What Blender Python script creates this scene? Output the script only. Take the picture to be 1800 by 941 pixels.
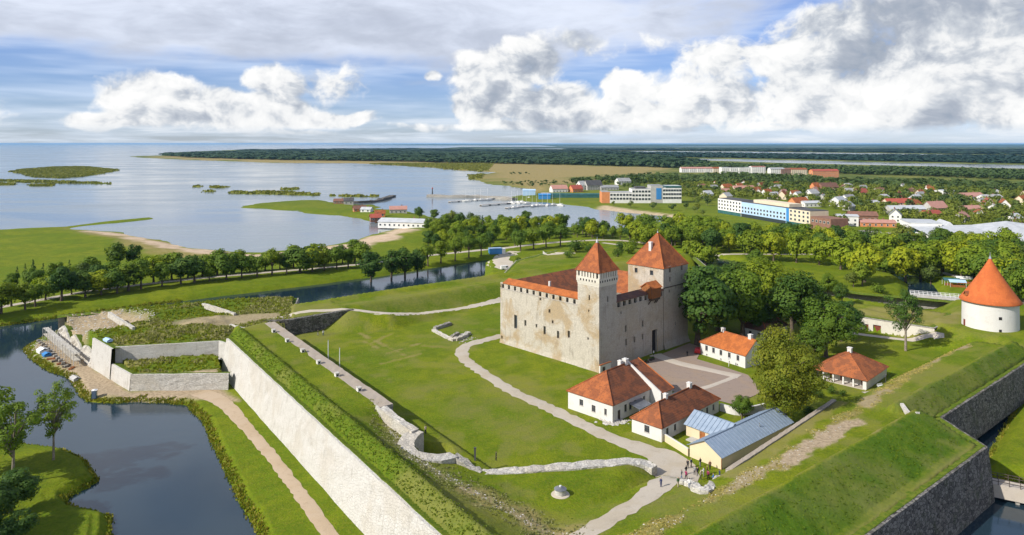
import bpy, bmesh, math, random
import numpy as np
from mathutils import Vector, Matrix
R = math.radians
scene = bpy.context.scene
for o in list(bpy.data.objects):
    bpy.data.objects.remove(o, do_unlink=True)

# ------------------------------------------------------------------ camera
F, HZ, CAMH = 1225.0, 252.0, 63.0          # focal length and horizon in photo pixels, height in metres
cam = bpy.data.cameras.new('camera')
cam.sensor_width = 36.0
cam.lens = 36.0 * F / 1800.0
cam.shift_y = -(470.5 - HZ) / 1800.0
cam.clip_start, cam.clip_end = 1.0, 200000.0
camo = bpy.data.objects.new('camera', cam)
scene.collection.objects.link(camo)
camo.location = (0, 0, CAMH)
camo.rotation_euler = (R(90), 0, 0)
scene.camera = camo

# ------------------------------------------------------------------ render look
scene.render.engine = 'CYCLES'
scene.view_settings.view_transform = 'Standard'
scene.view_settings.look = 'None'
scene.view_settings.exposure = 0.24
scene.view_settings.gamma = 1.0
scene.view_settings.use_curve_mapping = False
cy = scene.cycles
cy.use_denoising = True
try:
    cy.denoiser = 'OPENIMAGEDENOISE'
except Exception:
    pass
cy.max_bounces = 6
cy.diffuse_bounces = 3
cy.glossy_bounces = 3
cy.transmission_bounces = 3
cy.transparent_max_bounces = 6
cy.volume_bounces = 0
cy.caustics_reflective = False
cy.caustics_refractive = False
cy.sample_clamp_indirect = 4.0

# ------------------------------------------------------------------ sun
SUN_DIR = Vector((-0.89, -0.455, 0.0)).normalized()      # towards the sun, seen from above
SUN_EL = R(36)
sl = bpy.data.lights.new('sun', 'SUN')
sl.energy = 5.0
sl.angle = R(0.53)
sl.color = (1.0, 0.94, 0.84)
suno = bpy.data.objects.new('sun', sl)
scene.collection.objects.link(suno)
sd = Vector((SUN_DIR.x * math.cos(SUN_EL), SUN_DIR.y * math.cos(SUN_EL), math.sin(SUN_EL)))
suno.rotation_euler = sd.to_track_quat('Z', 'Y').to_euler()
suno.location = (-60, -40, 200)

# ------------------------------------------------------------------ sky
class NT:
    """small helper to write node graphs as expressions"""
    def __init__(self, tree):
        self.t = tree
    def n(self, typ, **kw):
        nd = self.t.nodes.new(typ)
        for k, v in kw.items():
            setattr(nd, k, v)
        return nd
    def put(self, sock, v):
        if hasattr(v, 'links') or isinstance(v, bpy.types.NodeSocket):
            self.t.links.new(v, sock)
        elif v is not None:
            if isinstance(v, (tuple, list)) and len(v) == 3 and sock.type == 'RGBA':
                v = (*v, 1.0)
            sock.default_value = v
    def m(self, op, a, b=None, c=None, clamp=False):
        nd = self.n('ShaderNodeMath', operation=op, use_clamp=clamp)
        self.put(nd.inputs[0], a)
        if b is not None: self.put(nd.inputs[1], b)
        if c is not None: self.put(nd.inputs[2], c)
        return nd.outputs[0]
    def add(self, a, b): return self.m('ADD', a, b)
    def sub(self, a, b): return self.m('SUBTRACT', a, b)
    def mul(self, a, b): return self.m('MULTIPLY', a, b)
    def mx(self, a, b): return self.m('MAXIMUM', a, b)
    def mn(self, a, b): return self.m('MINIMUM', a, b)
    def ss(self, x, lo, hi, a=0.0, b=1.0, kind='SMOOTHSTEP'):
        nd = self.n('ShaderNodeMapRange', interpolation_type=kind, clamp=True)
        self.put(nd.inputs['Value'], x)
        self.put(nd.inputs['From Min'], lo); self.put(nd.inputs['From Max'], hi)
        self.put(nd.inputs['To Min'], a); self.put(nd.inputs['To Max'], b)
        return nd.outputs['Result']
    def mix(self, f, a, b, mode='MIX'):
        nd = self.n('ShaderNodeMix', data_type='RGBA', blend_type=mode)
        self.put(nd.inputs[0], f); self.put(nd.inputs[6], a); self.put(nd.inputs[7], b)
        return nd.outputs[2]
    def noise(self, vec, scale, detail=2.0, rough=0.5, dist=0.0, out=0, lac=2.0):
        nd = self.n('ShaderNodeTexNoise')
        self.put(nd.inputs['Vector'], vec); self.put(nd.inputs['Scale'], scale)
        self.put(nd.inputs['Detail'], detail); self.put(nd.inputs['Roughness'], rough)
        self.put(nd.inputs['Distortion'], dist); self.put(nd.inputs['Lacunarity'], lac)
        return nd.outputs[out]
    def vec(self, x, y, z=0.0):
        nd = self.n('ShaderNodeCombineXYZ')
        self.put(nd.inputs[0], x); self.put(nd.inputs[1], y); self.put(nd.inputs[2], z)
        return nd.outputs[0]
    def sep(self, v):
        nd = self.n('ShaderNodeSeparateXYZ'); self.put(nd.inputs[0], v)
        return nd.outputs[0], nd.outputs[1], nd.outputs[2]
    def vm(self, op, a, b=None):
        nd = self.n('ShaderNodeVectorMath', operation=op)
        self.put(nd.inputs[0], a)
        if b is not None: self.put(nd.inputs[1], b)
        return nd.outputs[0]
    def ramp(self, f, stops):
        nd = self.n('ShaderNodeValToRGB')
        el = nd.color_ramp.elements
        while len(el) < len(stops): el.new(0.5)
        for e, (p, c) in zip(el, stops):
            e.position = p; e.color = (*c, 1.0)
        self.put(nd.inputs[0], f)
        return nd.outputs[0]

world = bpy.data.worlds.new('World')
scene.world = world
world.use_nodes = True
wt = world.node_tree
wt.nodes.clear()
W = NT(wt)
skyn = W.n('ShaderNodeTexSky', sky_type='NISHITA', sun_disc=False)
skyn.sun_elevation = SUN_EL
skyn.sun_rotation = math.atan2(SUN_DIR.x, SUN_DIR.y)
skyn.altitude = 60
skyn.air_density = 1.0
skyn.dust_density = 0.15
skyn.ozone_density = 3.0
SKY_STRENGTH = 0.075
dirv = W.n('ShaderNodeTexCoord').outputs['Generated']
dx, dy, dz = W.sep(dirv)
az = W.m('ARCTAN2', dx, dy)                    # 0 = straight ahead, + to the right
el = W.m('ARCSINE', dz)

# cumulus: heaps placed by azimuth and elevation (degrees), half width, half height, strength
def pe(px, py):
    a = math.atan2(px - 900, F)
    return a, math.atan2((HZ - py) * math.cos(a), F)
HEAPS = [  # centre x, y, half width, half height in photo pixels (turned into angles), weight
    (270, 172, 78, 48, 1.0), (215, 212, 90, 17, 1.0), (335, 190, 80, 40, .95), (480, 150, 58, 34, .8), (455, 196, 110, 30, 1.0),
    (560, 208, 110, 17, .9), (570, 150, 80, 38, .55), (180, 219, 60, 8, .8), (630, 206, 30, 16, .8), (758, 134, 17, 12, .72), (400, 212, 120, 16, .85),
    (860, 130, 70, 52, .95), (850, 190, 58, 36, .95), (930, 105, 62, 48, .9), (960, 180, 90, 44, .95), (1060, 85, 120, 34, .58), (1100, 155, 48, 30, .95),
    (1180, 150, 75, 40, .72), (1060, 205, 150, 28, .85), (1290, 190, 120, 48, .9), (1270, 110, 110, 42, .55), (1420, 110, 110, 60, .75),
    (1440, 180, 110, 50, 1.0), (1560, 110, 130, 70, 1.0), (1580, 190, 110, 42, 1.0), (1660, 50, 110, 60, .9), (1720, 130, 130, 80, 1.0),
    (1760, 190, 110, 40, .95), (1840, 90, 140, 90, .9), (1480, 40, 110, 40, .7), (1960, 150, 160, 70, .9), (1250, 215, 240, 14, .7), (1650, 217, 220, 12, .7),
    (-220, 190, 130, 40, .8), (2250, 170, 150, 70, .9),
    (760, 226, 90, 10, .62), (960, 228, 120, 10, .7), (1150, 232, 110, 9, .66), (1350, 231, 120, 9, .7), (1540, 230, 110, 10, .68), (1740, 230, 120, 10, .7), (520, 231, 110, 8, .55),
]
puffg = bpy.data.node_groups.new('cloud_puffs', 'ShaderNodeTree')
puffg.interface.new_socket('vec', in_out='INPUT', socket_type='NodeSocketVector')
puffg.interface.new_socket('lump', in_out='OUTPUT', socket_type='NodeSocketFloat')
puffg.interface.new_socket('fine', in_out='OUTPUT', socket_type='NodeSocketFloat')
D = NT(puffg)
gi = D.n('NodeGroupInput'); go = D.n('NodeGroupOutput')
lump = D.noise(gi.outputs[0], 10.0, 5.0, 0.54)
bil = D.m('ABSOLUTE', D.sub(D.noise(gi.outputs[0], 26.0, 5.0, 0.56), 0.5))
puffg.links.new(lump, go.inputs[0])
puffg.links.new(bil, go.inputs[1])
def puffs(v):
    g = W.n('ShaderNodeGroup'); g.node_tree = puffg
    W.put(g.inputs[0], v)
    return g.outputs[0], g.outputs[1]
pv = W.vec(az, W.mul(el, 1.25), 3.7)
warp = W.noise(pv, 10.0, 2.0, 0.55, out=1)
wv = W.vm('SCALE', W.vm('SUBTRACT', warp, (0.5, 0.5, 0.5)))
wv.node.inputs['Scale'].default_value = 0.05
pw = W.vm('ADD', pv, wv)
wx, wy, _ = W.sep(pw)
env = None
for (cx, cyy, hw, hh, wgt) in HEAPS:
    ca, ce = pe(cx, cyy)
    ha, he = hw / F, hh / F * 1.25
    nd = W.n('ShaderNodeVectorMath', operation='MULTIPLY_ADD')      # (p - c) / h
    W.put(nd.inputs[0], pw); nd.inputs[1].default_value = (1 / ha, 1 / he, 0); nd.inputs[2].default_value = (-ca / ha, -ce * 1.25 / he, 0)
    dt = W.n('ShaderNodeVectorMath', operation='DOT_PRODUCT')
    W.put(dt.inputs[0], nd.outputs[0]); W.put(dt.inputs[1], nd.outputs[0])
    e = W.m('MULTIPLY_ADD', dt.outputs['Value'], -0.62 * wgt, wgt)
    env = e if env is None else W.m('SMOOTH_MAX', env, e, 0.25)
# elsewhere round the sky: the same kind of broken heaps
gen = W.noise(W.vec(az, W.mul(el, 2.2), 9.1), 2.6, 2.0, 0.5)
behind = W.ss(W.m('ABSOLUTE', az), 0.95, 1.25)
env = W.mx(env, W.sub(W.mul(W.ss(gen, 0.47, 0.66), 0.9), W.mul(W.sub(1.0, behind), 3.0)))
lA, fA = puffs(pw)
lB, fB = puffs(W.vm('ADD', pw, (-0.014, 0.022, 0.0)))       # a little towards the sun
dA = W.sub(W.add(env, W.mul(W.sub(lA, 0.5), 1.9)), W.mul(W.sub(fA, 0.1), 1.05))
base = W.ss(el, R(0.25), R(1.5))                            # heaps thin out into the haze line
alpha = W.mul(W.ss(dA, 0.22, 0.62), base)
lit = W.add(W.mul(W.sub(lA, lB), 2.1), W.mul(W.sub(fB, fA), 1.15))
thick = W.ss(dA, 0.6, 1.9)
lit = W.sub(W.add(lit, 0.70), W.mul(thick, 0.22))
big = W.noise(W.vec(az, W.mul(el, 1.5), 21.0), 5.2, 3.0, 0.5)
lit = W.sub(lit, W.mul(W.mul(W.ss(big, 0.44, 0.62), W.ss(az, -0.25, 0.1, 0.35, 1.0)), 0.30))
ccol = W.ramp(lit, [(0.0, (0.30, 0.35, 0.43)), (0.25, (0.38, 0.42, 0.49)), (0.44, (0.53, 0.565, 0.615)), (0.62, (0.76, 0.77, 0.78)), (1.0, (0.92, 0.915, 0.90))])
# high sheet of grey stratus
shn = W.noise(W.vec(W.mul(az, 0.9), W.mul(el, 2.3), 5.2), 3.3, 5.0, 0.56, 0.4)
shn2 = W.noise(W.vec(W.mul(az, 1.2), W.mul(el, 3.6), 1.2), 7.0, 5.0, 0.6, 0.3)
cover = W.sub(W.ss(el, R(4.0), R(9.6), -0.22, 0.25), W.ss(el, R(13.0), R(34.0), 0.0, 0.30))  # sheet thinned overhead, out of view, to lessen the sky's fill light
cover = W.add(cover, W.ss(az, -0.05, 0.42, 0.06, -0.16))
shd = W.add(W.add(W.mul(shn, 0.75), W.mul(shn2, 0.30)), cover)
sha = W.mul(W.ss(shd, 0.44, 0.68), 0.93)
shc = W.mix(W.ss(W.add(W.mul(shn2, 0.6), W.mul(shn, 0.5)), 0.40, 0.72), (0.70, 0.75, 0.86), (0.46, 0.50, 0.59))
# thin milky veil and the pale band over the horizon
skyc = W.n('ShaderNodeVectorMath', operation='SCALE')
W.put(skyc.inputs[0], skyn.outputs[0]); skyc.inputs['Scale'].default_value = SKY_STRENGTH
col = W.mix(1.0, skyc.outputs[0], (0.76, 0.90, 1.36), 'MULTIPLY')
veil = W.noise(W.vec(W.mul(az, 1.0), W.mul(el, 9.0), 8.0), 5.0, 3.0, 0.55, 0.2)
col = W.mix(W.ss(veil, 0.36, 0.80, 0.08, 0.62), col, (0.66, 0.76, 0.92))
low = W.noise(W.vec(W.mul(az, 1.2), W.mul(el, 14.0), 2.0), 6.0, 4.0, 0.6, 0.2)
band = W.mul(W.ss(el, R(4.2), R(0.2)), W.ss(low, 0.36, 0.64))
col = W.mix(W.mul(band, 0.75), col, W.mix(W.ss(low, 0.5, 0.75), (0.60, 0.68, 0.78), (0.80, 0.83, 0.87)))
col = W.mix(sha, col, shc)
col = W.mix(alpha, col, ccol)
bg = W.n('ShaderNodeBackground')
W.put(bg.inputs['Color'], col)
bg.inputs['Strength'].default_value = 1.0
wo = W.n('ShaderNodeOutputWorld')
wt.links.new(bg.outputs[0], wo.inputs['Surface'])

try:
    world.cycles.sampling_method = 'MANUAL'
    world.cycles.sample_map_resolution = 256
except Exception as ex:
    print(ex)

# ------------------------------------------------------------------ helpers
COL = scene.collection.objects
def G(px, py, z=0.0):
    """the point of the level z that the photograph shows at this pixel"""
    Y = F * (CAMH - z) / (py - HZ)
    return ((px - 900.0) * Y / F, Y)
def G3(px, py, z=0.0):
    x, y = G(px, py, z)
    return (x, y, z)

class MB:
    """collects faces, build() links them as one mesh object"""
    def __init__(self):
        self.v, self.f, self.mi = [], [], []
    def vert(self, p):
        self.v.append(tuple(p)); return len(self.v) - 1
    def face(self, pts, mi=0):
        i = len(self.v); self.v.extend(tuple(p) for p in pts)
        self.f.append(tuple(range(i, i + len(pts)))); self.mi.append(mi)
    def box(self, x0, x1, y0, y1, z0, z1, mi=0):
        i = len(self.v)
        self.v += [(x0, y0, z0), (x1, y0, z0), (x1, y1, z0), (x0, y1, z0), (x0, y0, z1), (x1, y0, z1), (x1, y1, z1), (x0, y1, z1)]
        for q in ((0, 3, 2, 1), (4, 5, 6, 7), (0, 1, 5, 4), (1, 2, 6, 5), (2, 3, 7, 6), (3, 0, 4, 7)):
            self.f.append(tuple(i + k for k in q)); self.mi.append(mi)
    def prism(self, poly, z0, z1, mi=0, top=None):
        """poly counter-clockwise, upright sides"""
        n = len(poly); i = len(self.v)
        self.v += [(p[0], p[1], z0) for p in poly] + [(p[0], p[1], z1) for p in poly]
        for k in range(n):
            self.f.append((i + k, i + (k + 1) % n, i + n + (k + 1) % n, i + n + k)); self.mi.append(mi)
        self.f.append(tuple(i + n + k for k in range(n))); self.mi.append(mi if top is None else top)
        self.f.append(tuple(i + n - 1 - k for k in range(n))); self.mi.append(mi)
    def tube(self, pts, rads, n=6, mi=0, cap=True):
        rings = []
        for k, p in enumerate(pts):
            p = Vector(p)
            a = Vector(pts[max(k - 1, 0)]); b = Vector(pts[min(k + 1, len(pts) - 1)])
            d = (b - a).normalized()
            ref = Vector((1, 0, 0)) if abs(d.x) < 0.8 else Vector((0, 1, 0))
            u = d.cross(ref).normalized(); w = d.cross(u)
            i = len(self.v)
            for j in range(n):
                t = 2 * math.pi * j / n
                self.v.append(tuple(p + (u * math.cos(t) + w * math.sin(t)) * rads[k]))
            rings.append(i)
        for a, b in zip(rings, rings[1:]):
            for j in range(n):
                self.f.append((a + j, b + j, b + (j + 1) % n, a + (j + 1) % n)); self.mi.append(mi)
        if cap:
            self.f.append(tuple(rings[-1] + (n - 1 - j) for j in range(n))); self.mi.append(mi)
            self.f.append(tuple(rings[0] + j for j in range(n))); self.mi.append(mi)
    def lathe(self, prof, n=24, cx=0, cy=0, mi=0):
        rings = []
        for r, z in prof:
            i = len(self.v)
            self.v += [(cx + r * math.cos(2 * math.pi * j / n), cy + r * math.sin(2 * math.pi * j / n), z) for j in range(n)]
            rings.append(i)
        for a, b in zip(rings, rings[1:]):
            for j in range(n):
                self.f.append((a + j, a + (j + 1) % n, b + (j + 1) % n, b + j)); self.mi.append(mi)
    def wall(self, p0, p1, z0, z1, holes=(), depth=0.22, mi=0, mr=None, top=None):
        """upright wall p0 -> p1 seen from its right-hand side; holes (a0, a1, za, zb) along it get reveals.
        top: function of the distance along giving another top height (gables), else z1"""
        p0 = Vector((p0[0], p0[1], 0)); p1 = Vector((p1[0], p1[1], 0))
        L = (p1 - p0).length; d = (p1 - p0) / L
        nrm = Vector((d.y, -d.x, 0))
        def P(a, z, off=0.0):
            q = p0 + d * a - nrm * off
            return (q.x, q.y, z)
        xs = sorted({0.0, L} | {h[0] for h in holes} | {h[1] for h in holes})
        zs = sorted({z0, z1} | {h[2] for h in holes} | {h[3] for h in holes})
        for xa, xb in zip(xs, xs[1:]):
            for za, zb in zip(zs, zs[1:]):
                if any(h[0] - 1e-6 <= xa and xb <= h[1] + 1e-6 and h[2] - 1e-6 <= za and zb <= h[3] + 1e-6 for h in holes):
                    continue
                self.face([P(xa, za), P(xb, za), P(xb, zb), P(xa, zb)], mi)
        for a0, a1, za, zb in [h[:4] for h in holes]:
            m2 = mi if mr is None else mr
            self.face([P(a0, za), P(a0, za, depth), P(a0, zb, depth), P(a0, zb)][::-1], m2)
            self.face([P(a1, za), P(a1, za, depth), P(a1, zb, depth), P(a1, zb)], m2)
            self.face([P(a0, za), P(a1, za), P(a1, za, depth), P(a0, za, depth)], m2)
            self.face([P(a0, zb), P(a1, zb), P(a1, zb, depth), P(a0, zb, depth)][::-1], m2)
        return P
    def mesh(self, name, mats, smooth=False):
        me = bpy.data.meshes.new(name)
        me.from_pydata(self.v, [], self.f)
        for m in (mats if isinstance(mats, (list, tuple)) else [mats]):
            me.materials.append(m)
        if any(self.mi):
            me.polygons.foreach_set('material_index', self.mi)
        if smooth:
            me.polygons.foreach_set('use_smooth', [True] * len(self.f))
        me.update()
        return me
    def build(self, name, mats, parent=None, smooth=False, loc=None):
        return link(name, self.mesh(name, mats, smooth), parent, loc)

def link(name, me, parent=None, loc=None, rotz=None):
    o = bpy.data.objects.new(name, me)
    COL.link(o)
    if parent is not None: o.parent = parent
    if loc is not None: o.location = loc
    if rotz is not None: o.rotation_euler = (0, 0, rotz)
    return o
def tag(o, label=None, cat=None, group=None, kind=None):
    if label: o['label'] = label
    if cat:
        o['category'] = cat
        if not kind: o['kind'] = 'thing'
    if group: o['group'] = group
    if kind: o['kind'] = kind
    return o
def thing(name, label, cat, loc=(0, 0, 0), rotz=0.0, group=None):
    o = bpy.data.objects.new(name, None)
    o.empty_display_size = 0.5
    COL.link(o)
    o.location = loc; o.rotation_euler = (0, 0, rotz)
    return tag(o, label, cat, group)
def np_mesh(name, verts, faces, mats, mi=None, smooth=False):
    """verts (n,3) array, faces (m,k) array of one size"""
    me = bpy.data.meshes.new(name)
    k = faces.shape[1]
    me.vertices.add(len(verts)); me.vertices.foreach_set('co', np.ascontiguousarray(verts, dtype=np.float32).ravel())
    me.loops.add(faces.size); me.loops.foreach_set('vertex_index', np.ascontiguousarray(faces, dtype=np.int32).ravel())
    me.polygons.add(len(faces))
    me.polygons.foreach_set('loop_start', np.arange(0, faces.size, k, dtype=np.int32))
    me.polygons.foreach_set('loop_total', np.full(len(faces), k, dtype=np.int32))
    for m in (mats if isinstance(mats, (list, tuple)) else [mats]):
        me.materials.append(m)
    if mi is not None:
        me.polygons.foreach_set('material_index', np.asarray(mi, dtype=np.int32))
    if smooth:
        me.polygons.foreach_set('use_smooth', np.ones(len(faces), dtype=bool))
    me.update(calc_edges=True)
    return me

_ONES = ['', 'first', 'second', 'third', 'fourth', 'fifth', 'sixth', 'seventh', 'eighth', 'ninth', 'tenth', 'eleventh', 'twelfth',
         'thirteenth', 'fourteenth', 'fifteenth', 'sixteenth', 'seventeenth', 'eighteenth', 'nineteenth']
_TENS = {2: ('twenty', 'twentieth'), 3: ('thirty', 'thirtieth'), 4: ('forty', 'fortieth'), 5: ('fifty', 'fiftieth'),
         6: ('sixty', 'sixtieth'), 7: ('seventy', 'seventieth'), 8: ('eighty', 'eightieth'), 9: ('ninety', 'ninetieth')}
def nth(i):
    if i < 20: return _ONES[i]
    t, u = divmod(i, 10)
    return _TENS[t][1] if u == 0 else _TENS[t][0] + '-' + _ONES[u]

# ------------------------------------------------------------------ materials
def new_mat(name):
    m = bpy.data.materials.new(name)
    m.use_nodes = True
    m.node_tree.nodes.clear()
    return m, NT(m.node_tree)
def finish(m, N, col, rough=0.8, bump=None, bstr=0.3, bdist=0.05, metal=0.0, spec=0.3, trans=None):
    b = N.n('ShaderNodeBsdfPrincipled')
    N.put(b.inputs['Base Color'], col); N.put(b.inputs['Roughness'], rough)
    N.put(b.inputs['Metallic'], metal); N.put(b.inputs['Specular IOR Level'], spec)
    if bump is not None:
        bn = N.n('ShaderNodeBump')
        N.put(bn.inputs['Height'], bump); N.put(bn.inputs['Strength'], bstr); N.put(bn.inputs['Distance'], bdist)
        m.node_tree.links.new(bn.outputs[0], b.inputs['Normal'])
    sh = b.outputs[0]
    if trans is not None:
        t = N.n('ShaderNodeBsdfTranslucent'); N.put(t.inputs['Color'], trans[0])
        mx = N.n('ShaderNodeMixShader'); mx.inputs[0].default_value = trans[1]
        m.node_tree.links.new(sh, mx.inputs[1]); m.node_tree.links.new(t.outputs[0], mx.inputs[2])
        sh = mx.outputs[0]
    o = N.n('ShaderNodeOutputMaterial')
    m.node_tree.links.new(sh, o.inputs['Surface'])
    return m
def wpos(N): return N.n('ShaderNodeNewGeometry').outputs['Position']
def simple(name, c1, c2=None, scale=1.0, rough=0.8, bump=0.0, bdist=0.05, metal=0.0, spec=0.3, detail=4.0, lo=0.35, hi=0.65, rnd=0.0):
    m, N = new_mat(name)
    p = wpos(N)
    nz = N.noise(p, scale, detail, 0.6)
    col = N.mix(N.ss(nz, lo, hi), c1, c2 if c2 else c1)
    if rnd:
        r = N.n('ShaderNodeObjectInfo').outputs['Random']
        col = N.mix(1.0, col, N.ramp(r, [(0.0, (1 - rnd,) * 3), (1.0, (1 + rnd, 1 + rnd * .9, 1 + rnd * .7))]), 'MULTIPLY')
    return finish(m, N, col, rough, nz if bump else None, bump, bdist, metal, spec)

def stain_mat(name, base, dark, warm, rough=0.9, sc=1.0, drip=0.5, warmth=0.5, bumpd=0.05, stone=0.0, moss=None, ssc=1.35):
    """weathered render or limestone: patches, drips, fine grain, hints of coursed stone"""
    m, N = new_mat(name)
    p = wpos(N)
    x, y, z = N.sep(p)
    n1 = N.noise(p, 0.13 * sc, 4.0, 0.6, 0.4)
    n2 = N.noise(p, 0.55 * sc, 5.0, 0.65)
    n3 = N.noise(p, 3.5 * sc, 3.0, 0.6)
    dv = N.vm('MULTIPLY', p, (1.1, 1.1, 0.13))
    n4 = N.noise(dv, 1.1 * sc, 4.0, 0.6)
    c = N.mix(N.mul(N.ss(n1, 0.46, 0.62), warmth), base, warm)
    c = N.mix(N.mul(N.ss(n2, 0.52, 0.75), 0.55), c, dark)
    c = N.mix(N.mul(N.ss(n4, 0.54, 0.74), drip), c, dark)
    c = N.mix(N.ss(n3, 0.35, 0.7, 0.0, 0.22), c, dark)
    h = N.add(n3, N.mul(n2, 0.5))
    if stone:
        vo = N.n('ShaderNodeTexVoronoi', feature='DISTANCE_TO_EDGE')
        N.put(vo.inputs['Vector'], N.vm('MULTIPLY', p, (1.0, 1.0, 1.7))); vo.inputs['Scale'].default_value = ssc
        v2 = N.n('ShaderNodeTexVoronoi')
        N.put(v2.inputs['Vector'], N.vm('MULTIPLY', p, (1.0, 1.0, 1.7))); v2.inputs['Scale'].default_value = ssc
        jt = N.ss(vo.outputs['Distance'], 0.0, 0.09)
        r, g, b = N.sep(v2.outputs['Color'])
        c = N.mix(N.mul(N.ss(r, 0.2, 1.0), stone * 0.8), c, dark)
        c = N.mix(N.mul(N.sub(1.0, jt), stone), c, tuple(k * 0.35 for k in dark))
        h = N.add(h, N.mul(jt, 1.2))
    if moss:
        c = N.mix(N.mul(N.ss(N.noise(p, 0.35, 5.0, 0.65), 0.52, 0.68), 0.6), c, moss)
    return finish(m, N, c, rough, h, 0.6, bumpd)

def tile_mat(name, c1, c2, c3, grime=0.3, rows=3.2):
    """clay tile roof: weathered colour patches and fine ribs running down the slope"""
    m, N = new_mat(name)
    p = wpos(N)
    n1 = N.noise(p, 0.45, 5.0, 0.65, 0.3)
    n2 = N.noise(p, 2.6, 4.0, 0.7)
    n3 = N.noise(p, 7.0, 2.0, 0.6)
    c = N.mix(N.ss(n1, 0.43, 0.57), c1, c2)
    c = N.mix(N.mul(N.ss(n2, 0.5, 0.72), grime), c, c3)
    c = N.mix(N.ss(n3, 0.45, 0.8, 0.0, 0.35), c, c3)
    x, y, z = N.sep(p)
    w = N.m('SINE', N.mul(z, rows * 6.283 * 1.0))
    h = N.add(N.mul(w, 0.35), n3)
    return finish(m, N, c, 0.85, h, 0.5, 0.06)

def leaf_mat(name, c1, c2, tr=0.3, var=0.30):
    m, N = new_mat(name)
    p = wpos(N)
    n1 = N.noise(p, 0.28, 3.0, 0.6)
    n2 = N.noise(p, 1.7, 2.0, 0.6)
    c = N.mix(N.ss(N.add(N.mul(n1, 0.6), N.mul(n2, 0.4)), 0.38, 0.62), c1, c2)
    r = N.n('ShaderNodeObjectInfo').outputs['Random']
    c = N.mix(1.0, c, N.ramp(r, [(0.0, (1 - var, 1 - var * .7, 1.0)), (0.5, (1, 1, 1)), (1.0, (1 + var * 1.3, 1 + var * .6, 0.8))]), 'MULTIPLY')
    tc = N.mix(1.0, c, (1.25, 1.3, 0.6), 'MULTIPLY')
    return finish(m, N, c, 0.65, None, spec=0.22, trans=(tc, tr))

M = {}
M['castle_lit'] = stain_mat('castle_plaster', (0.51, 0.47, 0.40), (0.26, 0.23, 0.185), (0.39, 0.29, 0.165), warmth=0.9, drip=0.65, stone=0.16, bumpd=0.10)  # sunlight on the west faces put into the colour, warmer and paler
M['castle_stone'] = stain_mat('castle_limestone', (0.44, 0.41, 0.365), (0.25, 0.23, 0.20), (0.38, 0.32, 0.23), warmth=0.5, drip=0.6, stone=0.22)  # same limestone, greyer and darker: shade of the gate side in the colour
M['dolomite'] = stain_mat('white_dolomite', (0.545, 0.53, 0.50), (0.36, 0.335, 0.30), (0.47, 0.43, 0.37), warmth=0.55, drip=0.65, stone=0.14, bumpd=0.10)
M['rubble'] = stain_mat('pale_rubble', (0.55, 0.53, 0.485), (0.30, 0.275, 0.24), (0.50, 0.44, 0.34), warmth=0.5, drip=0.2, stone=0.35, bumpd=0.12)
M['darkstone'] = stain_mat('dark_fieldstone', (0.235, 0.222, 0.20), (0.060, 0.055, 0.050), (0.22, 0.19, 0.15), warmth=0.4, drip=0.75, stone=0.95, bumpd=0.2, moss=(0.06, 0.07, 0.03), ssc=1.15)
M['oldstone'] = stain_mat('weathered_grey_stone', (0.38, 0.36, 0.32), (0.20, 0.19, 0.17), (0.32, 0.27, 0.20), warmth=0.4, drip=0.4, stone=0.5, bumpd=0.1)
M['whitewash'] = stain_mat('whitewash', (0.61, 0.60, 0.585), (0.46, 0.44, 0.41), (0.56, 0.54, 0.50), warmth=0.3, drip=0.18, bumpd=0.02)
M['yellowwash'] = stain_mat('pale_yellow_render', (0.60, 0.505, 0.345), (0.58, 0.47, 0.31), (0.72, 0.58, 0.38), warmth=0.3, drip=0.2, bumpd=0.02)
M['concrete'] = stain_mat('grey_concrete', (0.46, 0.45, 0.42), (0.28, 0.27, 0.25), (0.40, 0.38, 0.33), warmth=0.3, drip=0.4, bumpd=0.03)
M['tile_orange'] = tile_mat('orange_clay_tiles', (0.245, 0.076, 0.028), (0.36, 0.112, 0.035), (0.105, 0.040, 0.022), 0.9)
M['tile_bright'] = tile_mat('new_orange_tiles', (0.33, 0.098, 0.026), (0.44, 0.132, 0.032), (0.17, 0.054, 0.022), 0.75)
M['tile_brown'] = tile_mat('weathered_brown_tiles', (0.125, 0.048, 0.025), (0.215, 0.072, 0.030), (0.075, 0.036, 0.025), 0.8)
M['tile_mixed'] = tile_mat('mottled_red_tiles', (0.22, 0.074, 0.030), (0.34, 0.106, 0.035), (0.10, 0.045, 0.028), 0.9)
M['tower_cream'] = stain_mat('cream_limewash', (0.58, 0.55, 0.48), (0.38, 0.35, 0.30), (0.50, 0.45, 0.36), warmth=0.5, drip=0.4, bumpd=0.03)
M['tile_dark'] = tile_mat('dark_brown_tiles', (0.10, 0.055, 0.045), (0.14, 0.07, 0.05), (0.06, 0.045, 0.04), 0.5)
M['cone_orange'] = tile_mat('cone_orange_tiles', (0.44, 0.108, 0.028), (0.51, 0.132, 0.034), (0.28, 0.068, 0.024), 0.6)
M['wood'] = simple('brown_wood', (0.32, 0.12, 0.035), (0.22, 0.08, 0.025), 1.5, 0.7)
M['darkwood'] = simple('dark_wood', (0.055, 0.045, 0.04), (0.09, 0.07, 0.055), 1.5, 0.75)
M['reddoor'] = simple('red_brown_doors', (0.20, 0.05, 0.03), (0.15, 0.035, 0.025), 2.0, 0.6)
M['dark'] = simple('dark_interior', (0.015, 0.015, 0.017), (0.03, 0.028, 0.028), 2.0, 0.9)
def glass_mat():
    m, N = new_mat('window_glass')
    return finish(m, N, (0.035, 0.045, 0.055), 0.08, spec=0.6)
M['glass'] = glass_mat()
M['frame'] = simple('painted_frame', (0.60, 0.60, 0.58), (0.5, 0.5, 0.48), 3.0, 0.5)
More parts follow.
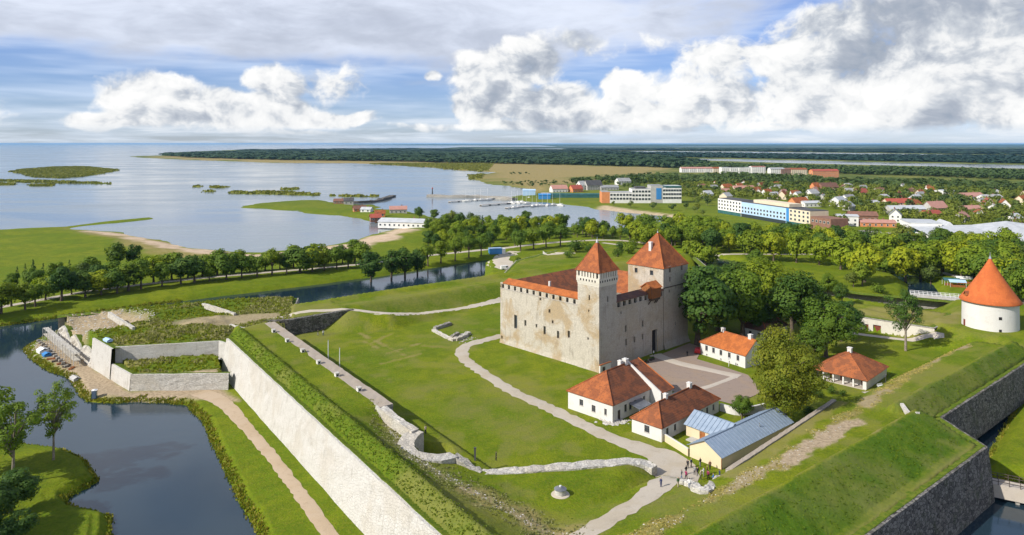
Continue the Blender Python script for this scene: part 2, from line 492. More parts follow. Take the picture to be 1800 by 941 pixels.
M['frame_dark'] = simple('dark_frame', (0.10, 0.08, 0.07), (0.14, 0.11, 0.09), 3.0, 0.6)
M['metal_blue'] = simple('blue_grey_roof_sheet', (0.28, 0.355, 0.45), (0.34, 0.415, 0.51), 0.9, 0.38, metal=0.25, spec=0.5)
M['metal_seam'] = simple('roof_seam', (0.19, 0.25, 0.34), None, 0.9, 0.35, metal=0.25, spec=0.5)
M['metal_grey'] = simple('grey_metal', (0.30, 0.31, 0.32), (0.22, 0.23, 0.24), 1.0, 0.4, metal=0.6)
M['metal_white'] = simple('white_metal', (0.75, 0.76, 0.76), (0.65, 0.66, 0.67), 0.7, 0.45)
M['path'] = stain_mat('gravel_path', (0.50, 0.445, 0.365), (0.34, 0.295, 0.225), (0.44, 0.38, 0.28), warmth=0.5, drip=0.0, bumpd=0.03)
M['path_grey'] = stain_mat('grey_gravel', (0.43, 0.385, 0.32), (0.28, 0.24, 0.185), (0.37, 0.31, 0.22), warmth=0.5, drip=0.0, bumpd=0.03)
M['plaza'] = stain_mat('cobbled_court', (0.275, 0.215, 0.178), (0.17, 0.13, 0.105), (0.30, 0.225, 0.165), warmth=0.8, drip=0.0, bumpd=0.03, sc=1.3)
M['flag'] = stain_mat('pale_flagstones', (0.46, 0.41, 0.35), (0.34, 0.30, 0.26), (0.42, 0.36, 0.28), warmth=0.4, drip=0.0, bumpd=0.02, sc=2.0)
M['dirt'] = stain_mat('bare_earth', (0.44, 0.345, 0.245), (0.30, 0.225, 0.15), (0.40, 0.30, 0.19), warmth=0.5, drip=0.0, bumpd=0.05, sc=1.6)
M['asphalt'] = stain_mat('worn_asphalt', (0.30, 0.285, 0.27), (0.22, 0.21, 0.20), (0.32, 0.29, 0.25), warmth=0.3, drip=0.0, bumpd=0.01)
M['bark'] = simple('bark', (0.13, 0.10, 0.075), (0.08, 0.06, 0.045), 2.0, 0.9)
M['bark_pale'] = simple('pale_bark', (0.28, 0.24, 0.19), (0.17, 0.14, 0.11), 2.0, 0.9)
M['leaf_bright'] = leaf_mat('bright_foliage', (0.165, 0.240, 0.012), (0.270, 0.330, 0.020), 0.36)
M['leaf_mid'] = leaf_mat('mid_foliage', (0.100, 0.170, 0.012), (0.170, 0.240, 0.018), 0.34)
M['leaf_dark'] = leaf_mat('dark_foliage', (0.040, 0.092, 0.012), (0.082, 0.145, 0.018), 0.28)
M['leaf_olive'] = leaf_mat('olive_autumn_foliage', (0.095, 0.140, 0.012), (0.180, 0.205, 0.018), 0.34)
M['leaf_far'] = leaf_mat('far_foliage', (0.055, 0.092, 0.020), (0.095, 0.135, 0.028), 0.2)
M['leaf_town'] = leaf_mat('town_foliage', (0.085, 0.125, 0.020), (0.130, 0.175, 0.028), 0.25)
M['forest'] = leaf_mat('forest_canopy', (0.018, 0.046, 0.026), (0.032, 0.066, 0.032), 0.1)
M['reed'] = leaf_mat('reeds', (0.13, 0.155, 0.025), (0.20, 0.205, 0.04), 0.3)
M['tuft'] = leaf_mat('rough_grass', (0.115, 0.165, 0.012), (0.175, 0.215, 0.022), 0.35)
M['tuft_lush'] = leaf_mat('lush_grass', (0.050, 0.105, 0.007), (0.095, 0.155, 0.012), 0.3)  # darker tuft colour carrying the painted shade of the outer slopes
M['tuft_dry'] = leaf_mat('dry_grass', (0.26, 0.245, 0.075), (0.36, 0.32, 0.13), 0.3)

# ------------------------------------------------------------------ ground: one sheet to the far forest
WATER = -5.0
rng = np.random.default_rng(7)
_lat = rng.random((256, 256)).astype(np.float32)
def vnoise(x, y):
    xi = np.floor(x).astype(np.int64); yi = np.floor(y).astype(np.int64)
    fx = x - xi; fy = y - yi
    fx = fx * fx * (3 - 2 * fx); fy = fy * fy * (3 - 2 * fy)
    a = _lat[xi & 255, yi & 255]; b = _lat[(xi + 1) & 255, yi & 255]
    c = _lat[xi & 255, (yi + 1) & 255]; d = _lat[(xi + 1) & 255, (yi + 1) & 255]
    return (a * (1 - fx) + b * fx) * (1 - fy) + (c * (1 - fx) + d * fx) * fy
def fbm(x, y, s, o=4):
    v = 0.0; a = 0.5; t = 0.0
    for k in range(o):
        v = v + a * vnoise(x / s + 17.3 * k, y / s + 5.1 * k); t += a
        a *= 0.5; s = s / 2.03
    return v / t
def sdist(poly, X, Y, margin):
    """signed distance, positive inside, cut off at +-margin far away"""
    P = np.asarray(poly, dtype=np.float64)
    out = np.full(X.shape, -margin, dtype=np.float64)
    sel = (X > P[:, 0].min() - margin) & (X < P[:, 0].max() + margin) & (Y > P[:, 1].min() - margin) & (Y < P[:, 1].max() + margin)
    x = X[sel]; y = Y[sel]
    d2 = np.full(x.shape, 1e18); ins = np.zeros(x.shape, dtype=bool)
    n = len(P)
    for i in range(n):
        ax, ay = P[i]; bx, by = P[(i + 1) % n]
        ex, ey = bx - ax, by - ay
        L2 = ex * ex + ey * ey + 1e-12
        t = np.clip(((x - ax) * ex + (y - ay) * ey) / L2, 0, 1)
        qx = x - (ax + t * ex); qy = y - (ay + t * ey)
        np.minimum(d2, qx * qx + qy * qy, out=d2)
        c = ((ay > y) != (by > y))
        with np.errstate(divide='ignore', invalid='ignore'):
            xc = ex * (y - ay) / (by - ay if by != ay else 1e-12) + ax
        ins ^= (c & (x < xc))
    d = np.sqrt(d2)
    out[sel] = np.where(ins, d, -d)
    return out
def pdist(line, X, Y):
    """distance to an open polyline and the position along it (0..n-1)"""
    best = np.full(X.shape, 1e9); pos = np.zeros(X.shape)
    for i in range(len(line) - 1):
        ax, ay = line[i][:2]; bx, by = line[i + 1][:2]
        ex, ey = bx - ax, by - ay
        t = np.clip(((X - ax) * ex + (Y - ay) * ey) / (ex * ex + ey * ey), 0, 1)
        d = np.hypot(X - ax - t * ex, Y - ay - t * ey)
        s = d < best
        best[s] = d[s]; pos[s] = i + t[s]
    return best, pos
def px_poly(pts, z): return [G(x, y, z) for x, y in pts]
def sstep(x, a, b):
    t = np.clip((x - a) / (b - a), 0, 1)
    return t * t * (3 - 2 * t)

rows = [52.0]
while rows[-1] < 480: rows.append(rows[-1] * 1.0055)
while rows[-1] < 9500: rows.append(rows[-1] * 1.0105)
rows = np.array(rows)
cols = np.concatenate([np.linspace(-1.5, -0.82, 40, endpoint=False), np.linspace(-0.82, 0.82, 660), np.linspace(0.82, 1.5, 41)[1:]])
YY, TT = np.meshgrid(rows, cols, indexing='ij')
XX = YY * TT
X, Y = XX.ravel(), YY.ravel()

# mainland outline (photo pixels at the waterline)
SHORE = [(-3000, 402), (-100, 405), (0, 404), (110, 398), (180, 389), (262, 382), (268, 385), (240, 390), (160, 397), (130, 401), (200, 408),
         (262, 418), (330, 433), (400, 443), (460, 444), (530, 438), (610, 424), (670, 408), (700, 400), (680, 393), (640, 386), (590, 379),
         (535, 375), (480, 369), (430, 367), (420, 363), (440, 358), (500, 354), (560, 353), (600, 356), (660, 362), (720, 372), (780, 386),
         (850, 391), (930, 393), (1000, 398), (1090, 406), (1160, 408), (1200, 400), (1212, 390), (1190, 383), (1140, 378), (1080, 372),
         (1040, 364), (1000, 360), (950, 356), (900, 352), (890, 347), (935, 338), (925, 332), (880, 327), (840, 318), (815, 311), (850, 306),
         (870, 303), (800, 299), (770, 296), (700, 291), (620, 287), (480, 286.5), (380, 283), (300, 280), (240, 277), (225, 275.4), (300, 273),
         (360, 270), (330, 267.0), (420, 263.5), (700, 261.5), (700, 260.4), (3600, 260.4), (3600, 500)]
main = px_poly(SHORE, -4.9) + [(1500, 45), (-900, 45)]
MOAT = [(-55, 40), (-60, 90), (-66, 108), (-69, 120), (-73, 127), (-82, 130), (-85, 133), (-83, 140), (-91, 149), (-99, 154), (-108, 156),
        (-125, 164), (-150, 172), (-185, 185), (-260, 205), (-265, 232), (-190, 258), (-162, 283), (-131, 308), (-69, 354), (-20, 402),
        (0, 415), (15, 420), (45, 432), (75, 447), (115, 425), (130, 398), (122, 355), (127, 322), (143, 301), (165, 304), (176, 310),
        (190, 335), (196, 355), (190, 372), (170, 392), (174, 397), (198, 379), (207, 356), (201, 332), (192, 312), (194, 296), (215, 280),
        (270, 255), (270, 150), (150, 40)]
CAUSEWAY = [(-15, 399), (5, 420), (48, 440), (40, 385), (0, 345), (-14, 352)]
LAGOONS = [[(1200, 278.5), (1400, 282), (1560, 286), (1800, 290), (2300, 297), (2300, 303), (1800, 297), (1600, 292), (1400, 287.5), (1230, 282)],
           [(1000, 265), (1300, 266.5), (1560, 270), (1760, 273), (1755, 275), (1500, 273.5), (1300, 270.5), (1100, 267.5)],
           [(700, 260.4), (1330, 261.5), (1330, 263), (1000, 262.6)]]
d_main = sdist(main, X, Y, 80)
shore_n = (fbm(X, Y, 30, 4) - 0.5)
H = np.clip(-5.15 + 0.09 * (d_main + shore_n * 14), -7.5, -3.0)
H = np.where(Y > 700, np.clip(-5.1 + 0.09 * (d_main + shore_n * 40), -7.5, -3.2), H)
d_moat = sdist(MOAT, X, Y, 40)
H = np.where(d_moat > -40, np.minimum(H, -5.0 + 0.55 * (-d_moat + shore_n * 3.0)), H)
H = np.maximum(H, np.minimum(-3.0, -5 + 0.5 * sdist(CAUSEWAY, X, Y, 20)))
for lg in LAGOONS:
    H = np.minimum(H, -5.0 - 0.05 * (sdist(px_poly(lg, -4.9), X, Y, 300)))
H = np.maximum(H, -7.5)
# islands out in the bay
ISLES = {
    'reed_island': [(14, 302), (40, 298), (90, 294), (150, 293), (200, 298), (209, 300), (160, 309), (110, 314), (60, 312), (40, 306)],
    'reed_bank': [(-90, 317), (0, 317), (60, 317.5), (110, 319), (195, 322), (196, 324), (110, 322.5), (0, 320)],
}
for k in ('reed_island', 'reed_bank'):
    H = np.maximum(H, np.clip(-5.0 + 0.06 * (sdist(px_poly(ISLES[k], -4.9), X, Y, 80) + shore_n * 20), -7.5, -4.2))
for pl in ([(404, 337), (480, 337), (562, 341), (560, 345), (480, 342.5), (406, 341)], [(340, 327), (354, 327), (354, 330), (340, 330)],
           [(370, 328), (392, 328), (392, 331), (370, 331)], [(497, 331.5), (524, 331.5), (524, 335), (497, 335)], [(360, 335), (376, 335), (376, 338), (360, 338)],
           [(398, 327.5), (406, 327.5), (406, 330), (398, 330)], [(578, 343), (592, 343), (592, 346), (578, 346)], [(50, 324.5), (94, 324.5), (94, 328), (50, 328)],
           [(-60, 322), (26, 322.5), (26, 326), (-60, 326)], [(600, 343.5), (660, 344.5), (675, 346), (600, 347)]):
    H = np.maximum(H, np.clip(-5.1 + 0.10 * sdist(px_poly(pl, -4.9), X, Y, 60), -7.5, -4.5))

# ---- the fortress: wall-top outline, then its ramparts
B1 = np.array((-79.7, 195.4)); DL = np.array((0.579, -0.815)); NL = np.array((0.815, 0.579))   # left curtain
A0 = np.array((53.0, 103.0)); GR = np.array((0.78, 0.62)); MR = np.array((0.62, -0.78))         # right face
def LP(r, s): return tuple(B1 + DL * r + NL * s)
def RP(a, q): return tuple(A0 + GR * a + MR * q)
TIP = (10.2 + 1.0, 69.0 + 1.3)
FORT = [TIP, RP(48.7, 0), RP(57.6, -11.2), (135.4, 183.6), (160, 204), (205, 196), (222, 228), (200, 258), (165, 264), (140, 277), (110, 303),
        (94, 332), (96, 362), (70, 408), (25, 388), (2, 354), (-4, 318), (-66, 264), (-79, 254), (-82, 268), (-105, 265), (-139, 250), (-157, 241),
        (-124.7, 207.8), (-113.5, 197.5), (-113.6, 200), (-86.5, 205.8), LP(-8, 1.6)]
dF = sdist(FORT, X, Y, 60)
def interp(d, prof):
    xs, zs = zip(*prof)
    return np.interp(d, xs, zs)
rel = np.stack([X - B1[0], Y - B1[1]], -1)
rr, ss_ = rel @ DL, rel @ NL
rel2 = np.stack([X - A0[0], Y - A0[1]], -1)
aa, qq = rel2 @ GR, rel2 @ MR
fort = np.zeros_like(X)
# bastion floor in the foreground
WL = [LP(67, 20), G(800, 806, 1.5), G(850, 830, 2.2), G(1000, 819, 2.2), G(1130, 812, 1.8), G(1150, 826, 1.5), G(1178, 860, 1.2), G(1250, 850, 1.0), G(1300, 822, 2)]
BFLOOR = [LP(60, 14)] + WL + [RP(-10, -20), TIP]
dB = sdist(BFLOOR, X, Y, 30)
fort = np.maximum(fort, 2.4 * sstep(dB, -0.3, 1.2))
PATH_S = [G(1190, 800, 0), G(1192, 835, 0.4), G(1165, 870, 1.2), G(1110, 910, 2.2), G(1050, 941, 2.6), G(980, 975, 2.8)]
dp, pp = pdist(PATH_S, X, Y)
zr = np.interp(pp, [0, 1, 2, 3, 4, 5], [0, 0.3, 1.1, 2.0, 2.4, 2.5])
fort = np.where(dp < 9, fort * sstep(dp, 3.0, 9.0) + np.minimum(fort, zr) * (1 - sstep(dp, 3.0, 9.0)), fort)
# left rampart
prof_cur = [(1.5, 6.0), (2.2, 6.1), (5.2, 8.3), (6.0, 8.4), (6.9, 7.0), (14.8, 6.7), (16.3, 6.6), (17.0, 0.0)]
prof_bas = [(1.5, 6.0), (2.2, 6.1), (5.2, 8.3), (6.0, 8.4), (6.9, 6.6), (10, 5.6), (13, 4.5), (20, 2.8), (24, 2.3), (25, 0)]
wlr = sstep(rr, 62, 74) * (ss_ < 14.8) + (rr > 68) * (ss_ >= 14.8)
lr = interp(ss_, prof_cur) * (1 - wlr) + interp(ss_, prof_bas) * wlr
lr = np.where((rr > -24) & (rr < 190) & (ss_ > 0), lr, 0)
fort = np.maximum(fort, lr)
# right rampart: bastion face, then the curtain set back
pf = [(0, 4.8), (3.5, 5.0), (10.8, 8.1), (12.6, 8.4), (13.0, 8.4), (13.9, 6.6), (20, 6.0), (24.4, 5.3), (24.9, 5.2), (25.8, 0.0)]
pf_in = [(0, 4.8), (3.5, 5.0), (10.8, 8.1), (12.6, 8.4), (13.0, 8.4), (13.9, 6.6), (20, 6.0), (24.0, 5.0), (35, 2.4), (36, 0.0)]
pc = [(0, 4.7), (1.5, 4.9), (5.6, 7.7), (6.7, 7.8), (7.6, 6.4), (13, 6.0), (16.0, 5.4), (22.5, 0.0)]
skew = np.clip(aa - 5, 0, 44) * 0.10
dist_f = -qq - np.where(-qq > 20, np.minimum(skew, -qq - 20), 0)
right = np.where(aa < 2, interp(-qq, pf_in), interp(dist_f, pf))
w = sstep(aa, -6, 2)
right = np.where((aa > -6) & (aa < 2), interp(-qq, pf_in) * (1 - w) + interp(dist_f, pf) * w, right)
right = np.where(aa > 49, interp(-qq - 11.3, pc), right)
right = np.where((aa > -70) & (aa < 125) & (qq < 0.5), right, 0)
fort = np.maximum(fort, right)
# round tower bastion
TWR = (152.0, 221.5)
dt = np.hypot(X - TWR[0], Y - TWR[1])
fort = np.maximum(fort, np.clip(5.2 - 0.5 * np.maximum(0, dt - 14), 0, 5.2))
dE = sdist([(140, 190), (205, 196), (222, 228), (200, 258), (166, 262), (150, 240)], X, Y, 30)
fort = np.maximum(fort, np.clip(5.2 * sstep(dE, -8, 4), 0, 5.2))
# casemates: grassed roof behind the long white wall
CASE = [G(1395, 552, 0), G(1510.6, 579.5, 0), G(1642.6, 601, 0), (139.5, 226.0), (152, 240), (138, 258), (110, 285), (88, 275)]
dK = sdist(CASE, X, Y, 20)
fort = np.maximum(fort, 4.1 * sstep(dK, 0.5, 1.5) + np.where(dK > 2, 0.35 * np.sin(dK * 0.7), 0))
# rear rampart with its ramp
C0 = np.array((-56.0, 249.0)); GC = np.array((0.79, 0.61)); NC = np.array((-0.61, 0.79))
rel3 = np.stack([X - C0[0], Y - C0[1]], -1)
bb, tt = rel3 @ GC, rel3 @ NC
rear = interp(tt, [(-9, 0.0), (0, 4.9), (3, 5.1), (5, 4.6), (12, 4.3), (14, 5.0), (17, 5.2), (19, 4.0), (40, 3.4)])
rear_l = interp(tt, [(-5.0, 0.0), (-4.2, 4.9), (3, 5.1), (40, 4.4)])
rear = np.where(bb < -3.5, np.where(bb > -24.5, rear_l, np.where((tt > -4.6) | ((ss_ < 15.5) & (tt > -14)), 4.9, 0)), rear)
rear = np.where((bb > -27) & (bb < 190) & (Y > 225) & (tt > -14), rear, 0)
fort = np.maximum(fort, np.where((bb < -24.5) & (rr > -10), 0, rear))
RAMP = [G(620, 545, 5), G(680, 551, 3.6), G(740, 551, 1.6), G(820, 541, .3), G(880, 530, 0)]
dr, prm = pdist(RAMP, X, Y)
zr = np.interp(prm, [0, 1, 2, 3, 4], [4.9, 3.6, 1.6, .3, 0])
fort = np.maximum(fort, zr - np.maximum(0, dr - 1.8) * 0.55)
# west bastion: lower grass terrace is separate ground, upper platform with mounds
dW = sdist([(-113.6, 200), (-86.5, 205.8), LP(-8, 1.6), LP(-14, 8), (-72, 230), (-78, 250), (-80, 274), (-105, 265), (-139, 250), (-157, 241), (-124.7, 207.8)], X, Y, 30)
mnd = fbm(X, Y, 9, 3)
wb = 4.4 + 1.8 * np.clip(mnd - 0.5, 0, 1) * 2 * sstep(dW, 2, 8) - 1.3 * sstep(sdist([(-131, 236), (-105, 258), (-88, 262), (-80, 248), (-100, 240), (-118, 224)], X, Y, 20), 0, 4)
# unfinished masonry tip: bare earth sloping down to the works
tipd = np.hypot((X + 140) / 16, (Y - 232) / 13)
wb = wb - 4.2 * sstep(1.25 - tipd, 0, 0.8)
fort = np.where(dW > 0.8, np.where((X < -70), wb, fort), fort)
fort = np.maximum(fort, np.where((np.abs(aa + 0) > -1), 0, 0))
H = np.where(dF > 1.35, np.maximum(fort, 0.0), H)
# lower terrace in front of the west bastion, between its two white walls
TERR = [(-103.2, 188.6), (-77.5, 189.4), LP(-8, 0.5), (-86.5, 205.8), (-113.6, 200)]
dT = sdist(TERR, X, Y, 20)
H = np.where((dT > 1.0), np.maximum(H, 0.1 + 1.1 * sstep(Y, 192, 204) + 0.5 * (fbm(X, Y, 5, 2) - 0.3)), H)
# berms at the foot of the walls
BERM = px_poly([(500, 975), (478, 941), (440, 880), (410, 820), (388, 775), (368, 735), (340, 708), (300, 703), (250, 701), (200, 704), (165, 702), (148, 688),
                (122, 660), (95, 650), (62, 628), (50, 612), (74, 596), (98, 588), (125, 568)], -4.9) + [(-160, 246), (-140, 256), (-105, 270), (-81, 273), (-76, 262), (-60, 256), (0, 120), (20, 60), (-5, 60)]
H = np.maximum(H, np.where(dF < 1.35, np.clip(-5.1 + 0.45 * (sdist(BERM, X, Y, 20) + 1.8 + shore_n * 3), -7.5, -3.9 + 0.25 * (fbm(X, Y, 6, 3) - .5)), -9))
BERM_R = [(91.0, 138.5), (97, 141), (108, 136), (140, 120), (240, 160), (240, 215), (205, 190), (150, 192), (130, 180)]
H = np.maximum(H, np.where(dF < 1.35, np.clip(-5.2 + 0.8 * sdist(BERM_R, X, Y, 20), -7.5, -2.6), -9))
dRear = sdist([(-67, 267), (-6, 321), (0, 357), (25, 391), (70, 411), (98, 364), (97, 333), (113, 305), (142, 280), (167, 267), (205, 260), (190, 240), (0, 280), (-50, 250)], X, Y, 20)
H = np.maximum(H, np.where(dF < 1.35, np.clip(-5.2 + 0.9 * (dRear + 2), -7.5, -4.0), -9))
# islet bank in the lower left corner and the avenue bank
H = np.where((X < -55) & (Y < 165) & (Y > 40) & (dF < 0), np.maximum(H, np.where(d_moat < 0, np.minimum(-3.4 + 0.4 * fbm(X, Y, 10, 2), -5 + 0.9 * (-d_moat)), -9)), H)
H = np.where((Y > 250) & (Y < 430) & (X < -10) & (d_moat < 0) & (d_moat > -39.9), np.maximum(H, np.minimum(-2.4, -5 + 0.30 * (-d_moat))), H)
# small round recess in the inner wall
RECESS = px_poly([(742, 768), (733, 780), (735, 792), (750, 800), (775, 801), (800, 790), (790, 770)], 4.0)
H = np.where(sdist(RECESS, X, Y, 10) > 0, 0.0, H)
# ground unevenness
near = Y < 700
amp = np.where(dF > 1.35, np.where(fort < 0.05, 0.05, 0.16), 0.10)
H = H + np.where((H > -5.0) & near, amp * (fbm(X, Y, 7, 3) - 0.5) * 2, 0)
SLOPES = ((ss_ > 2.0) & (ss_ < 6.2) & (rr > -10)) | ((aa < 49) & (qq > -12.5) & (qq < -0.8)) | ((aa > 49) & (qq > -17.3) & (qq < -12))
SLOPES &= dF > 1.35
H = H + np.where(SLOPES, 0.35 * (fbm(X, Y, 2.2, 3) - 0.5), 0)
# flat floors for the buildings and the plaza (castle yard level)
H2 = H.reshape(XX.shape)

def ground(x, y):
    """height of the ground sheet under a point"""
    j = int(np.clip(np.searchsorted(rows, y) - 1, 0, len(rows) - 2))
    t = x / y
    i = int(np.clip(np.searchsorted(cols, t) - 1, 0, len(cols) - 2))
    fy = min(max((y - rows[j]) / (rows[j + 1] - rows[j]), 0), 1); fx = min(max((t - cols[i]) / (cols[i + 1] - cols[i]), 0), 1)
    return float((H2[j, i] * (1 - fx) + H2[j, i + 1] * fx) * (1 - fy) + (H2[j + 1, i] * (1 - fx) + H2[j + 1, i + 1] * fx) * fy)
def ground_max(x, y, r=0.7):
    return max(ground(x + a, y + b) for a in (-r, 0, r) for b in (-r, 0, r))

# ---- surface marks: where grass is dry, weedy, sandy or worn away
def soft(poly, w, jig=4.0):
    return sstep(sdist(poly, X, Y, 60) + (fbm(X, Y, jig * 2.2, 4) - 0.5) * jig * 2.0, -w, w)
dry = np.zeros_like(X); sand = np.zeros_like(X); weed = np.zeros_like(X); dirt = np.zeros_like(X); far = sstep(Y, 450, 1500)
MARSH = px_poly([(225, 276), (480, 286.5), (770, 296), (870, 303), (815, 311), (840, 318), (930, 338), (985, 336), (1010, 325), (1060, 312), (1200, 302), (1160, 295), (900, 287.5), (700, 283), (480, 280), (300, 275)], -4)
dry = np.maximum(dry, sstep(sdist(MARSH, X, Y, 200) + (fbm(X, Y, 120, 4) - .5) * 220, -30, 60))
SAND = px_poly([(120, 402), (240, 412), (330, 433), (420, 447), (520, 442), (610, 426), (680, 406), (712, 398), (726, 408), (690, 425), (620, 444), (520, 462), (420, 458), (330, 447), (262, 432), (190, 412)], -4)
sand = np.maximum(sand, sstep(sdist(SAND, X, Y, 80) + (fbm(X, Y, 14, 4) - .5) * 22, -3, 6))
dry = np.maximum(dry, 0.8 * sstep(sdist(px_poly([(110, 400), (262, 416), (330, 436), (420, 462), (330, 466), (240, 440), (180, 420)], -4), X, Y, 60) + (fbm(X, Y, 20, 4) - .5) * 24, -4, 8))
sand = np.maximum(sand, 0.85 * soft(px_poly([(1048, 366), (1080, 374), (1140, 380), (1190, 385), (1212, 392), (1240, 402), (1190, 378), (1120, 371), (1060, 362)], -4), 5, 3))
dirt = np.maximum(dirt, soft(px_poly([(105, 592), (70, 603), (62, 615), (85, 632), (115, 655), (150, 696), (240, 702), (330, 702), (420, 706), (385, 676), (232, 690), (165, 648), (120, 605)], -4), 1.2, 1.5) * (dF < 1.35))
dirt = np.maximum(dirt, 0.9 * sstep(1.35 - tipd + (mnd - .5) * .4, 0.0, 0.5) * (dF > 1.3) * (X < -90))
dirt = np.maximum(dirt, 0.75 * soft(px_poly([(300, 572), (360, 560), (480, 556), (500, 562), (400, 578), (320, 582)], 3.5), 2, 2))
TRACE = [RP(-38, -21), RP(-20, -20.5), G(1400, 800, 6), G(1500, 724, 6), G(1640, 624, 5.8), G(1700, 606, 5.5)]
dtr, ptr = pdist(TRACE, X, Y)
wear = sstep(2.2 - dtr + (fbm(X, Y, 3.0, 3) - .5) * 5, 0, 1.8)
dirt = np.maximum(dirt, 0.6 * wear * sstep(fbm(X, Y, 14, 3), 0.40, 0.55))
dry = np.maximum(dry, 0.7 * wear)
SCAR = [G(1385, 812, 6), G(1440, 775, 6), G(1500, 742, 6)]
dsc, _ = pdist(SCAR, X, Y)
dirt = np.maximum(dirt, sstep(2.2 - dsc + (fbm(X, Y, 2.0, 3) - .5) * 3, 0, 1.0))
RUB = [LP(66, 17), G(720, 800, 5.5), G(800, 850, 4), G(900, 905, 3.2), G(1000, 960, 2.8)]
drb, _ = pdist(RUB, X, Y)
dirt = np.maximum(dirt, 0.45 * sstep(1.6 - drb + (fbm(X, Y, 2.0, 3) - .5) * 3.4, 0, 1.2))
dry = np.maximum(dry, 0.75 * sstep(4.5 - pdist([G(840, 880, 3), G(920, 915, 3), G(1010, 960, 2.6)], X, Y)[0] + (fbm(X, Y, 3.0, 3) - .5) * 7, 0, 3))
dry = np.maximum(dry, 0.55 * soft(px_poly([(1490, 545), (1600, 575), (1690, 575), (1700, 555), (1560, 538)], 4.2), 2, 2))
dry = np.maximum(dry, 0.30 * sstep(fbm(X, Y, 22, 5), 0.50, 0.66) * (dF > 1.35))
dry = np.maximum(dry, 0.22 * sstep(fbm(X + 300, Y, 6, 4), 0.56, 0.70) * (dF > 1.35))
dry = np.maximum(dry, 0.5 * sstep(2.6 - np.abs(-qq - 24 - skew) + (fbm(X, Y, 3, 3) - .5) * 3, 0, 1.5) * ((aa > -2) & (aa < 50)))
crest_l = sstep(.75 - np.abs(-qq - 13.4) + (fbm(X, Y, 3, 2) - .5), 0, .5) * (aa < 48) * (aa > -70) + sstep(.7 - np.abs(-qq - 11.3 - 7.2) + (fbm(X, Y, 3, 2) - .5), 0, .5) * (aa > 49.5) * (aa < 118)
crest_l = crest_l + .8 * sstep(.6 - np.abs(ss_ - 6.6) + (fbm(X, Y, 3, 2) - .5) * .6, 0, .5) * (rr > -8) * (rr < 150)
dry = np.maximum(dry, 0.62 * np.clip(crest_l, 0, 1) * (dF > 1.35))
rim_l = sstep(3.2 + qq, 0, 1.6) * (aa < 48.5) * (qq < 0)
dry = np.maximum(dry, 0.42 * rim_l * (dF > 1.2))
slope_shade = ((aa < 48) & (qq > -12.2) & (qq < -3.4)) | ((aa > 49.5) & (qq > -17.4) & (qq < -12.4) & (aa < 120))  # outer slopes turned from the sun: shade put into the grass colour
slope_shade = slope_shade * (dF > 1.35) * (.55 + .45 * sstep(fbm(X, Y, 4, 3), .35, .6))
dry = np.maximum(dry, 0.45 * sstep(1.6 - np.abs(tt - 4.5) + (fbm(X, Y, 4, 3) - .5) * 3, 0, 1.2) * (bb > -2) * (bb < 100) * (dF > 1.35))
weed = np.maximum(weed, 0.75 * ((tt > -8.5) & (tt < 0) & (bb > 2) & (bb < 110)) * (dr > 2.4))
weed = np.maximum(weed, SLOPES * 0.9)
weed = np.maximum(weed, 0.9 * sstep(dW, -1, 2) * (X < -70))
weed = np.maximum(weed, 0.7 * sstep(dT, 0, 3))
dry = np.maximum(dry, 0.5 * sstep(fbm(X, Y, 9, 3), 0.48, 0.62) * ((dW > 0) | (dT > 0)))
worn = [[G(632, 586, 0), G(712, 625, 0)], [G(650, 605, 0), G(690, 586, 0)], [G(640, 600, 0), G(668, 614, 0)], [G(680, 622, 0), G(735, 605, 0)], [G(745, 608, 0), G(790, 610, 0)], [G(670, 640, 0), G(740, 622, 0)]]
for ln in worn:
    dry = np.maximum(dry, 0.6 * sstep(0.9 - pdist(ln, X, Y)[0] + (fbm(X, Y, 2.5, 3) - .5) * 2.2, 0, 0.7))
reedy = sstep(3.4 - np.abs(H + 4.6) * 5, 0, 1.5) * (Y < 480)

keep = (H2[:-1, :-1] > -6.4) | (H2[1:, :-1] > -6.4) | (H2[:-1, 1:] > -6.4) | (H2[1:, 1:] > -6.4)
nr, nc = H2.shape
idx = np.arange(nr * nc).reshape(nr, nc)
quads = np.stack([idx[:-1, :-1], idx[:-1, 1:], idx[1:, 1:], idx[1:, :-1]], -1)[keep]
used = np.zeros(nr * nc, bool); used[quads.ravel()] = True
remap = np.cumsum(used) - 1
gverts = np.stack([X, Y, H], -1)[used]

